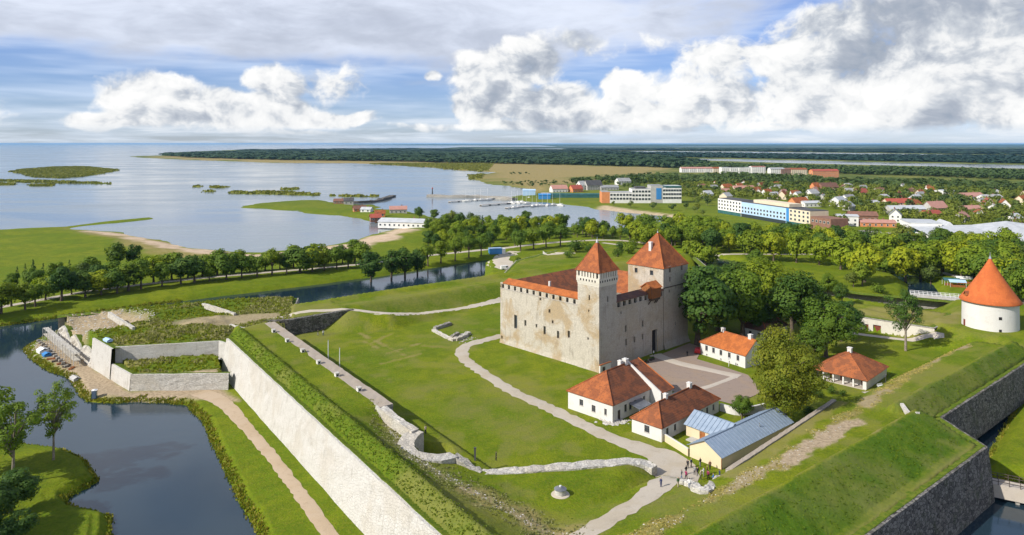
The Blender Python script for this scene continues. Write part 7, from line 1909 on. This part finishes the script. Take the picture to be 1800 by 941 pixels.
# ------------------------------------------------------------------ reeds, tussocks and stones
def scatter(name, label, X_, Y_, Z_, size, tall, mat, seed, k=3, spread=.4):
    """little fans of blades, one object"""
    rg = np.random.default_rng(seed); n = len(X_)
    out = []
    for j in range(k):
        a = rg.uniform(0, 6.283, n); s = size * rg.uniform(.6, 1.4, n); h = tall * rg.uniform(.55, 1.35, n)
        ox = X_ + rg.uniform(-spread, spread, n); oy = Y_ + rg.uniform(-spread, spread, n)
        dx_, dy_ = np.cos(a) * s / 2, np.sin(a) * s / 2
        lx, ly = -np.sin(a) * h * rg.uniform(-.5, .5, n), np.cos(a) * h * rg.uniform(-.5, .5, n)
        z0 = Z_ - .1
        out.append(np.stack([np.stack([ox - dx_, oy - dy_, z0], -1), np.stack([ox + dx_, oy + dy_, z0], -1), np.stack([ox + dx_ * .7 + lx, oy + dy_ * .7 + ly, z0 + h], -1), np.stack([ox - dx_ * .5 + lx, oy - dy_ * .5 + ly, z0 + h * .85], -1)], 1))
    V_ = np.concatenate(out).reshape(-1, 3)
    return tag(link(name, np_mesh(name, V_, np.arange(len(V_)).reshape(-1, 4), mat)), label, kind='stuff')
gz2 = H; Zr = np.random.default_rng(77)
def sample(mask, n):
    """random points of the ground grid inside a mask, spread evenly over its area"""
    ids = np.flatnonzero(mask)
    wt_ = (Y[ids] ** 2); wt_ = wt_ / wt_.sum()
    ch = Zr.choice(ids, n, p=wt_)
    jx = X[ch] + Zr.uniform(-.5, .5, n) * np.maximum(.5, Y[ch] * .0025); jy = Y[ch] + Zr.uniform(-.5, .5, n) * np.maximum(.6, Y[ch] * .0055)
    return jx, jy, np.array([ground(a, c) for a, c in zip(jx, jy)])
inview = (np.abs(X / Y) < .8) & (Y > 85)
m = SLOPES & inview & (ss_ < 7)
scatter('slope_grass', 'coarse weedy grass on the rampart slopes', *sample(m, 2600), .36, .18, M['tuft'], 1)
m = (slope_shade > .3) & inview
scatter('bank_tussocks', 'lush dark green grass on the outer rampart slopes', *sample(m, 1800), .36, .16, M['tuft_lush'], 21)
m = ((dW > 1.5) | (dT > 1.2)) & (X < -70) & inview & (dirt < .4)
scatter('bastion_weeds', 'tall weeds on the earthworks of the west bastion', *sample(m, 2600), .6, .5, M['tuft'], 2)
scatter('dry_weeds', 'dry straw coloured weeds on the west bastion', *sample(m & (dry > .2), 1800), .5, .6, M['tuft_dry'], 3)
bedge = (H > -5.0) & (H < -4.25) & (Y < 300) & (dF < 1.35) & inview
scatter('bank_reeds', 'reeds fringing the moat banks', *sample(bedge, 3500), .35, .5, M['reed'], 4)
bedge2 = (H > -5.0) & (H < -4.25) & (Y < 300) & (dF < 1.35) & inview
scatter('bank_grass', 'lush green grass fringing the moat banks', *sample(bedge2, 6500), .45, .30, M['tuft'], 14)
isl = np.zeros_like(X, bool)
for k_ in ISLES: isl |= (H > -5.0) & (Y > 900) & (X < -350) & (Y < 2400)
scatter('island_reeds', 'brown green reeds covering the low islands', *sample((H > -4.98) & (Y > 860) & (Y < 2300) & (X < -60) & (X / Y > -.85) & (sand < .3), 7000), 5, 2.2, M['reed'], 5, spread=4)
m = (wear > .3) & (dirt < .55) & inview & (aa > -60)
scatter('trace_tufts', 'straw coloured tufts along the worn rampart track', *sample(m, 1500), .40, .2, M['tuft_dry'], 6)
m = (drb < 4.5) & inview & (dF > 1.35)
scatter('rubble_grass', 'straw tufts among the rubble along the parapet foot', *sample(m, 1200), .4, .25, M['tuft_dry'], 7)
m = (dF > 1.35) & (fort < 3.5) & inview & (Y < 260) & (dirt < .2)
scatter('lawn_tufts', 'short uneven lawn grass', *sample(m, 9000), .35, .12, M['tuft'], 8)
# loose stones
def stones(name, label, xs, ys, zs, size, mat, seed):
    rg = np.random.default_rng(seed)
    base_v = np.array([(0, 0, .7), (1, 0, 0), (.3, .95, .05), (-.8, .6, 0), (-.8, -.6, .05), (.3, -.95, 0)]); bf = np.array([(0, 1, 2), (0, 2, 3), (0, 3, 4), (0, 4, 5), (0, 5, 1)])
    n = len(xs); s = size * rg.uniform(.4, 1.5, n); a = rg.uniform(0, 6.28, n)
    jit = base_v[None] * rg.uniform(.7, 1.3, (n, 6, 3)) * s[:, None, None]
    VX = jit[..., 0] * np.cos(a)[:, None] - jit[..., 1] * np.sin(a)[:, None] + xs[:, None]; VY = jit[..., 0] * np.sin(a)[:, None] + jit[..., 1] * np.cos(a)[:, None] + ys[:, None]; VZ = jit[..., 2] + zs[:, None] - .03
    V_ = np.stack([VX, VY, VZ], -1).reshape(-1, 3); Fq = (bf[None] + (np.arange(n) * 6)[:, None, None]).reshape(-1, 3)
    return tag(link(name, np_mesh(name, V_, Fq, mat)), label, kind='stuff')
stones('rubble', 'pale loose stones along the foot of the parapet', *sample((drb < 1.3) & inview, 520), .15, M['rubble'], 1)
stones('track_stones', 'pale stones on the worn rampart track', *sample((wear > .5) & inview & (aa < 40), 260), .14, M['rubble'], 2)
stones('works_rubble', 'building stone and rubble at the bastion tip', *sample((tipd < 1.3) & (X < -118), 900), .3, M['rubble'], 3)
yx = G(1080, 742, 0)
stones('yard_stones', 'heap of white stones beside the first white house', yx[0] + Zr.normal(0, 1.4, 60), yx[1] + Zr.normal(0, .8, 60), np.full(60, .05), .45, M['dolomite'], 4)
crx, cry = G(815, 595, 0)
stones('ruin_rubble', 'rubble heaped in the excavated ruin', crx + Zr.normal(0, 2.0, 90), cry + Zr.normal(0, 2.0, 90), np.full(90, .03), .3, M['oldstone'], 5)

# ------------------------------------------------------------------ small things
x, y = G(985, 870, 2.4); gz_ = ground(x, y)
t = thing('well_cover', 'round stone well head with dark conical lid on the bastion lawn', 'well', (x, y, gz_))
t.scale = (.66, .66, .72)
b = MB(); b.lathe([(2.5, -.1), (2.4, .12), (1.5, .18)], 28); b.build('apron', M['path'], t)
b = MB(); b.lathe([(1.5, 0), (1.5, 1.25), (1.6, 1.25), (1.6, 1.4), (1.4, 1.4)], 28); b.build('ring', M['dolomite'], t)
b = MB(); b.lathe([(1.65, 1.38), (1.65, 1.46), (.35, 1.95), (.3, 1.95)], 28); lid = b.build('lid', M['metal_grey'], t)
b = MB(); b.lathe([(.3, 1.9), (.3, 2.2), (0, 2.25)], 12); b.build('knob', M['metal_white'], lid)
for (px, pb, ptop, lb) in [(577, 638, 599, 'farther of the two bare white flagpoles by the inner wall'), (597, 652, 612, 'nearer of the two bare white flagpoles by the inner wall')]:
    x, y = G(px, pb, 0); h = (pb - ptop) * y / F
    t = thing('flagpole', lb, 'flagpole', (x, y, ground(x, y)))
    b = MB(); b.tube([(0, 0, 0), (0, 0, h)], [.13, .10], 8); b.build('pole', M['metal_white'], t)
    b = MB(); b.lathe([(.35, -.1), (.35, .25), (.15, .3)], 12); b.build('foot', M['concrete'], t)
    b = MB(); b.lathe([(.13, h), (.16, h + .12), (0, h + .25)], 8); b.build('finial', M['metal_grey'], t)
x, y = G(166, 697, -3.9); t = thing('portable_toilet', 'green portable toilet with white roof on the dirt yard', 'toilet', (x, y, ground(x, y)), R(20))
b = MB(); b.box(-.6, .6, -.6, .6, .1, 2.1); b.build('cabin', M['teal_glass'], t); b = MB(); b.box(-.68, .68, -.68, .68, 0, .1); b.build('skid', M['darkwood'], t)
b = MB(); b.prism([(-.65, -.65), (.65, -.65), (.65, .65), (-.65, .65)], 2.1, 2.2); b.lathe([(.6, 2.2), (.35, 2.4), (0, 2.45)], 8); b.build('roof', M['metal_white'], t)
b = MB(); b.box(-.42, .42, -.63, -.6, .15, 2.0); d_ = b.build('door', M['metal_seam'], t); b = MB(); b.box(.3, .36, -.67, -.63, 1.0, 1.15); b.build('handle', M['dark'], d_)
# scaffolding and stores at the bastion tip
s0, s1 = (-129.5, 209.5), (-158.5, 239.0); L = math.dist(s0, s1)
sc = thing('scaffolding', 'pale timber scaffolding along the unfinished bastion wall', 'scaffolding', (s0[0], s0[1], -4.1), math.atan2(s1[1] - s0[1], s1[0] - s0[0]))
n = 13
for k in range(n):
    for yy in (.3, 2.0):
        b = MB(); b.tube([(L * k / (n - 1), yy, -.3), (L * k / (n - 1), yy, 4.6 + .5 * math.sin(k * 3))], [.09, .09], 5); b.build('pole', M['dolomite'], sc)
    b = MB(); b.box(L * k / (n - 1) - .05, L * k / (n - 1) + .05, .2, 2.1, 1.85, 1.95); b.build('crossbar', M['dolomite'], sc)
for z in (2.0, 4.0):
    for j in range(3):
        b = MB(); b.box(-.4, L + .4, .35 + .55 * j, .85 + .55 * j, z, z + .06); b.build('plank', M['rubble'], sc)
for k in range(0, n - 1, 2):
    b = MB(); b.tube([(L * k / (n - 1), .25, 0), (L * (k + 1) / (n - 1), .25, 3.9)], [.06, .06], 5); b.build('brace', M['dolomite'], sc)
for i in range(12):
    tq = (i + .5) / 12; x = s0[0] + (s1[0] - s0[0]) * tq - 2.6; y = s0[1] + (s1[1] - s0[1]) * tq - 2.4
    t = thing('pallet', f'{nth(i + 1)} dark pallet of stone from the white corner in the row below the scaffolding', 'pallet', (x, y, ground(x, y)), R(45 + tg.uniform(-8, 8)), 'pallets below the scaffolding')
    b = MB(); [b.box(-.6, .6, -.6 + k * .5, -.45 + k * .5, 0, .12) for k in range(3)]; b.box(-.6, .6, -.6, .55, .122, .16); b.build('base', M['darkwood'], t)
    b = MB(); b.box(-.5, .5, -.5, .5, .162, .55 + .3 * tg.random()); b.build('load', M['oldstone'], t)
for (px, py, w, d, h, mt, nm, lb) in [(75, 620, 3.4, 2.6, 1.6, 'metal_white', 'site_tent', 'white and blue site tent at the dirt yard edge'), (82, 626, 2.4, 2.0, 1.2, 'blue_deep', 'tarpaulin_pile', 'blue tarpaulin covered pile at the dirt yard edge'), (132, 664, 3.2, 1.8, 1.2, 'w_grey', 'parked_trailer', 'pale trailer on the dirt yard near the water'), (176, 598, 3.0, 1.6, .9, 'blue_wall', 'wall_tarpaulin', 'blue sheet covering the top of the white corner wall')]:
    z_ = -3.9 if nm != 'wall_tarpaulin' else 4.8
    x, y = G(px, py, z_)
    if nm == 'wall_tarpaulin': x, y = -119, 205.2
    zz = max(ground(x, y), 4.7) if nm == 'wall_tarpaulin' else ground(x, y)
    t = thing(nm, lb, nm.split('_')[-1], (x, y, zz), R(-40))
    b = MB(); b.box(-w / 2, w / 2, -d / 2, d / 2, .05, h * .6); b.build('body', M[mt], t)
    b = MB(); slab(b, [(-w / 2 - .1, -d / 2 - .1, h * .6), (w / 2 + .1, -d / 2 - .1, h * .6), (w / 2 + .1, 0, h), (-w / 2 - .1, 0, h)], .05); slab(b, [(w / 2 + .1, d / 2 + .1, h * .6), (-w / 2 - .1, d / 2 + .1, h * .6), (-w / 2 - .1, 0, h), (w / 2 + .1, 0, h)], .05); b.build('cover', M[mt], t)
for i in range(5):
    x, y = G(90 + 9 * i, 632 + 4 * i, -3.9); t = thing('timber_stack', f'{nth(i + 1)} stack of boards beside the blue tarpaulin pile', 'timber', (x, y, ground(x, y)), R(15 + 20 * i), 'board stacks on the dirt yard')
    for k in range(3): b = MB(); b.box(-1.2, 1.2, -.4 + .27 * k, -.16 + .27 * k, 0, .3 + .05 * k); b.build('board', M['darkwood'] if i % 2 else M['wood'], t)

# vehicles
def car(px, py, z, rot, mat, label, van=False, group=None, name='parked_car'):
    x, y = G(px, py, z); t = thing(name, label, 'van' if van else 'car', (x, y, ground(x, y) + .06), R(rot), group)
    h = 2.0 if van else 1.45
    prof = [(-2.1, .35), (2.1, .35), (2.15, .75), (1.95, .95), (1.0, 1.0), (.45, h), (-1.3, h), (-1.9, 1.0), (-2.12, .9)] if not van else [(-2.4, .35), (2.4, .35), (2.45, 1.0), (1.7, 1.15), (1.2, h), (-2.35, h), (-2.4, .9)]
    b = MB(); i0 = len(b.v); n = len(prof)
    for s in (-.85, .85): b.v += [(p[0], s * (.86 if p[1] > 1.05 else 1), p[1]) for p in prof]
    b.f.append(tuple(range(n))[::1]); b.f.append(tuple(range(2 * n - 1, n - 1, -1))); b.mi += [0, 0]
    for k in range(n): b.f.append((k, n + k, n + (k + 1) % n, (k + 1) % n)); b.mi.append(0)
    b.build('body', mat, t)
    b = MB()
    for s in (-.80, .80): b.box(-1.45 if not van else .2, .5 if not van else 1.2, min(s, s * .98), max(s, s * .98) , 1.05, h - .12)
    b.face([(1.02, -.7, 1.03), (1.02, .7, 1.03), (.52, .66, h - .1), (.52, -.66, h - .1)]) if not van else b.face([(1.72, -.7, 1.2), (1.72, .7, 1.2), (1.27, .66, h - .1), (1.27, -.66, h - .1)])
    b.build('windows', M['glass'], t)
    for wx_ in (-1.3, 1.3):
        for s in (-.8, .8):
            b = MB(); b.tube([(wx_, s - .12, .33), (wx_, s + .12, .33)], [.33, .33], 12); w_ = b.build('wheel', M['roof_black'], t)
            b = MB(); b.tube([(wx_, s - .13, .33), (wx_, s + .13, .33)], [.18, .18], 10); b.build('rim', M['metal_grey'], w_)
    for s in (-.55, .55): b = MB(); b.box(2.06, 2.14, s - .15, s + .15, .68, .82); b.build('headlight', M['metal_white'], t)
M['paint_red'] = simple('red_paint', (0.50, 0.025, 0.03), None, 1, .3, spec=.5); M['paint_white'] = simple('white_paint', (0.75, 0.75, 0.75), None, 1, .3, spec=.5); M['paint_dark'] = simple('dark_paint', (0.03, 0.035, 0.05), None, 1, .3, spec=.5); M['paint_silver'] = simple('silver_paint', (0.42, 0.43, 0.45), None, 1, .3, metal=.4, spec=.5)
car(1227, 620, 0, 70, M['paint_red'], 'red car at the corner of the orange roofed house')
car(888, 474, -3, 20, M['paint_white'], 'white van on the sandy causeway', True); car(902, 474, -3, 10, M['paint_dark'], 'dark car on the sandy causeway')
for i, (px, py) in enumerate([(1490, 416), (1500, 417), (1513, 416), (1528, 416), (1540, 415), (1552, 418), (1565, 417), (1580, 416), (1512, 421), (1545, 422), (1590, 420)]):
    car(px, py, -2.9, 78 + tg.uniform(-4, 4), M[['paint_white', 'paint_dark', 'paint_silver', 'paint_red'][i % 4]], f'{nth(i + 1)} parked car from the left in the town car park', group='cars in the town car park')
# blue shed and market stalls
x, y = G(874, 446, -3); t = thing('blue_shed', 'bright blue container shed with white end by the causeway', 'shed', (x, y, ground(x, y)), R(12))
b = MB(); b.box(-5, 2.6, -2, 2, 0, 3.2); b.build('body', M['blue_deep'], t); b = MB(); b.box(2.61, 4.6, -2, 2, 0, 3.0); b.build('end', M['metal_white'], t); b = MB(); b.box(-5.2, 2.7, -2.2, 2.2, 3.202, 3.4); b.build('roof', M['blue_wall'], t)
for i, (px, py, mt, lb) in enumerate([(1682, 504, 'blue_wall', 'blue and white market awning behind the round tower'), (1672, 501, 'teal_glass', 'green edged awning at the end of the park bridge'), (1694, 498, 'metal_white', 'white kiosk beside the market awnings')]):
    x, y = G(px, py, -3); t = thing('market_stall', lb, 'stall', (x, y, ground(x, y)), R(-15))
    b = MB(); slab(b, [(-3.5, -2, 2.3), (3.5, -2, 2.3), (3.5, 0, 3.3), (-3.5, 0, 3.3)], .08); slab(b, [(3.5, 2, 2.3), (-3.5, 2, 2.3), (-3.5, 0, 3.3), (3.5, 0, 3.3)], .08); b.build('awning', M[mt], t)
    for xx in (-3.2, 3.2):
        for yy in (-1.8, 1.8): b = MB(); b.box(xx - .05, xx + .05, yy - .05, yy + .05, 0, 2.3); b.build('post', M['metal_white'], t)
    b = MB(); b.box(-3, 3, -1.5, -.7, 0, .95); b.build('counter', M['wood'], t)
x, y = G(1548, 681, .3); t = thing('bench', 'small white bench on the grass beside the arcaded house', 'bench', (x, y, ground(x, y)), R(25))
b = MB(); b.box(-1, 1, -.25, .25, .42, .5); b.build('seat', M['metal_white'], t); b = MB(); b.box(-1, 1, .25, .31, .55, .95); b.build('backrest', M['metal_white'], t)
for s in (-.8, .8): b = MB(); b.box(s - .06, s + .06, -.22, .22, 0, .42); b.build('leg', M['metal_grey'], t)
x, y = G(1557, 683, .3); t = thing('lamp_post', 'short dark lamp post beside the white bench', 'lamp', (x, y, ground(x, y)))
b = MB(); b.tube([(0, 0, 0), (0, 0, 2.2)], [.08, .06], 8); b.build('post', M['roof_black'], t); b = MB(); b.lathe([(.05, 2.2), (.22, 2.25), (.2, 2.6), (0, 2.7)], 10); b.build('lantern', M['roof_black'], t)
x, y = G(835, 808, 2.6); t = thing('info_post', 'dark upright post beside the broken wall end', 'post', (x, y, ground(x, y)))
b = MB(); b.box(-.18, .18, -.12, .12, 0, 2.4); b.build('post', M['roof_black'], t); b = MB(); b.box(-.26, .26, -.2, .2, 2.4, 2.5); b.build('cap', M['roof_black'], t)
for i, (px, py) in enumerate([(1118, 646), (1127, 642), (1136, 639), (1146, 634)]):
    x, y = G(px, py, 0); t = thing('planter', f'{nth(i + 1)} dark planter from the left along the gate wall', 'planter', (x, y, .12), R(44), 'planters along the gate wall')
    b = MB(); b.box(-.9, .9, -.35, .35, 0, .55); b.build('box', M['darkwood'], t)
    rg = np.random.default_rng(i); pos, nrm, C = crown_pts(rg, 1.1, .8, .45, 8, 90, .5); V_, Fq = leaf_quads(rg, pos * np.array((1, .5, 1)), nrm, .25); link('plants', np_mesh('plants', V_, Fq, M['leaf_dark']), t)
x, y = G(1283, 660, 0); t = thing('sign_post', 'thin white sign post at the court lawn edge', 'sign', (*G(1281, 645, 0), .05))
b = MB(); b.tube([(0, 0, 0), (0, 0, 2.6)], [.06, .06], 6); b.build('post', M['metal_white'], t); b = MB(); b.box(-.25, .25, -.04, .04, 2.0, 2.6); b.build('panel', M['metal_white'], t)

# ------------------------------------------------------------------ people
def person_mesh(seed, top, legs, skin, hair, pose=0):
    me = bpy.data.meshes.new('body')
    s = 1.0
    J = {'pel': (0, 0, .95), 'wai': (0, 0, 1.12), 'che': (0, .01, 1.36), 'nec': (0, .01, 1.50), 'hea': (0, .03, 1.60), 'top': (0, .03, 1.74)}
    st = [.10, .22, .05][pose % 3]
    J.update({'hl': (.09, 0, .90), 'kl': (.10, st * .5, .50), 'al': (.10, st - .03, .08), 'fl': (.10, st + .12, .04), 'hr': (-.09, 0, .90), 'kr': (-.10, -st * .2, .50), 'ar': (-.10, -st, .08), 'fr': (-.10, -st + .14, .04)})
    arm = [(.06, .02), (.10, .22), (.16, .30)][pose % 3]
    J.update({'sl': (.19, 0, 1.40), 'el': (.24, -.03, 1.13), 'wl': (.24, arm[0], .90), 'nl': (.24, arm[0] + .03, .80), 'sr': (-.19, 0, 1.40), 'er': (-.24, .0, 1.13), 'wr': (-.22, arm[1], .95 + arm[1] * .6), 'nr': (-.21, arm[1] + .08, .90 + arm[1] * .7)})
    rad = {'pel': (.16, .12), 'wai': (.145, .105), 'che': (.18, .125), 'nec': (.062, .062), 'hea': (.092, .105), 'top': (.07, .08), 'hl': (.10, .10), 'kl': (.072, .072), 'al': (.05, .05), 'fl': (.05, .04), 'hr': (.10, .10), 'kr': (.072, .072), 'ar': (.05, .05), 'fr': (.05, .04),
           'sl': (.075, .075), 'el': (.052, .052), 'wl': (.036, .036), 'nl': (.042, .03), 'sr': (.075, .075), 'er': (.052, .052), 'wr': (.036, .036), 'nr': (.042, .03)}
    E = [('pel', 'wai'), ('wai', 'che'), ('che', 'nec'), ('nec', 'hea'), ('hea', 'top'), ('pel', 'hl'), ('hl', 'kl'), ('kl', 'al'), ('al', 'fl'), ('pel', 'hr'), ('hr', 'kr'), ('kr', 'ar'), ('ar', 'fr'), ('che', 'sl'), ('sl', 'el'), ('el', 'wl'), ('wl', 'nl'), ('che', 'sr'), ('sr', 'er'), ('er', 'wr'), ('wr', 'nr')]
    ks = list(J); ix = {k: i for i, k in enumerate(ks)}
    me.from_pydata([J[k] for k in ks], [(ix[a], ix[c]) for a, c in E], [])
    o = bpy.data.objects.new('tmp', me); COL.link(o)
    o.modifiers.new('skin', 'SKIN'); o.modifiers.new('sub', 'SUBSURF').levels = 1
    for k in ks:
        sv = me.skin_vertices[0].data[ix[k]]; sv.radius = rad[k]; sv.use_root = (k == 'pel')
    dg = bpy.context.evaluated_depsgraph_get()
    m2 = bpy.data.meshes.new_from_object(o.evaluated_get(dg))
    bpy.data.objects.remove(o)
    m2.name = 'person'; m2.materials.clear()
    for mt in (skin, top, legs, hair, M['roof_black']): m2.materials.append(mt)
    for p in m2.polygons:
        c = p.center
        if c.z > 1.53: p.material_index = 3 if (c.z > 1.66 or c.y < .0) else 0
        elif c.z > 1.46 and abs(c.x) < .08: p.material_index = 0
        elif c.z > .93 and not (abs(c.x) > .17 and c.z < .92): p.material_index = 1
        elif abs(c.x) > .17 and c.z > .7: p.material_index = 0
        elif c.z < .1: p.material_index = 4
        else: p.material_index = 2
        p.use_smooth = True
    return m2
skin = simple('skin', (0.50, 0.32, 0.23), None, 1, .6)
hairs = [simple('brown_hair', (0.06, 0.04, 0.025), None, 1, .7), simple('fair_hair', (0.35, 0.26, 0.14), None, 1, .7)]
cl = {'black': (0.02, 0.02, 0.025), 'navy': (0.03, 0.04, 0.10), 'blue': (0.03, 0.14, 0.55), 'white': (0.7, 0.7, 0.7), 'grey': (0.25, 0.25, 0.26), 'maroon': (0.25, 0.03, 0.09), 'brown': (0.16, 0.08, 0.05), 'beige': (0.5, 0.42, 0.32), 'green': (0.06, 0.12, 0.06), 'denim': (0.08, 0.12, 0.22)}
cm_ = {k: simple(k + '_cloth', v, None, 1, .9) for k, v in cl.items()}
PEOPLE = [(1209, 824, 'black', 'black', 'person in black nearest the gravel at the back of the group'), (1215, 822, 'navy', 'black', 'person in navy next to the one in black at the back'), (1231, 821, 'black', 'grey', 'person in dark jacket alone by the yellow wall'), (1248, 826, 'brown', 'black', 'person in brown at the back near the yellow gable'),
          (1206, 835, 'black', 'navy', 'person in black at the left edge of the white wall'), (1221, 847, 'grey', 'black', 'person in grey standing on the low white wall'), (1226, 849, 'black', 'black', 'person all in black in the middle of the white wall'), (1232, 854, 'beige', 'black', 'person in beige top at the bend of the white wall'), (1237, 838, 'white', 'grey', 'person in white top in the middle of the group'),
          (1243, 835, 'brown', 'brown', 'person in brown turned to the yellow gable'), (1245, 843, 'maroon', 'black', 'person in dark red behind the blue coat'), (1254, 849, 'blue', 'blue', 'person in bright blue coat inside the curved wall'), (1265, 842, 'navy', 'navy', 'person in navy nearest the curved wall end'), (1206, 853, 'maroon', 'black', 'person in maroon jacket outside the white wall'),
          (1212, 862, 'white', 'denim', 'person with light jacket lowest in the group outside the wall'), (1192, 858, 'green', 'beige', 'person in green at the path edge by the wall'), (1198, 843, 'grey', 'denim', 'person in grey between path and wall'),
          (1162, 858, 'navy', 'navy', 'lone person in dark blue walking on the gravel path'), (872, 834, 'black', 'black', 'lone person in black on the long white wall top'), (559, 590, 'black', 'grey', 'left of two people on the far lawn'), (568, 590, 'white', 'denim', 'right of two people on the far lawn'), (1149, 626, 'white', 'black', 'person in white at the castle gate'), (1208, 627, 'black', 'black', 'person in black crossing the court before the broad tower'),
          (1236, 606, 'black', 'grey', 'person by the dark trees behind the court'), (748, 763, 'beige', 'black', 'person in beige on the lawn beside the recess')]
pc_ = {}
for i, (px, py, a, c, lb) in enumerate(PEOPLE):
    key = (a, c, i % 3)
    if key not in pc_: pc_[key] = person_mesh(i, cm_[a], cm_[c], skin, hairs[i % 2], i % 3)
    z = 0.0
    for _ in range(4): x, y = G(px, py, z); z = ground(x, y)
    on = {'lone person in black on the long white wall top': 2.62}.get(lb)
    if 'on the low white wall' in lb or 'of the white wall' in lb and 'left edge' not in lb: on = 1.25
    o = link('person', pc_[key], None, (x, y, on if on else z), tg.uniform(0, 6.28)); o.scale = (1.04, 1.04, 1.04)
    tag(o, lb, 'person', 'visitors in the fortress')

# ------------------------------------------------------------------ air
HAZE = 2.2e-5
b = MB(); b.box(-61000, 61000, -200, 61000, -9.0, 70.0)
m, N = new_mat('haze_air')
pvn = N.n('ShaderNodeVolumePrincipled'); pvn.inputs['Color'].default_value = (0.26, 0.57, 0.95, 1); pvn.inputs['Density'].default_value = HAZE; pvn.inputs['Anisotropy'].default_value = 0.0
o_ = N.n('ShaderNodeOutputMaterial'); m.node_tree.links.new(pvn.outputs[0], o_.inputs['Volume'])
tag(b.build('haze', m), 'thin bluish summer haze over land and sea', kind='stuff')
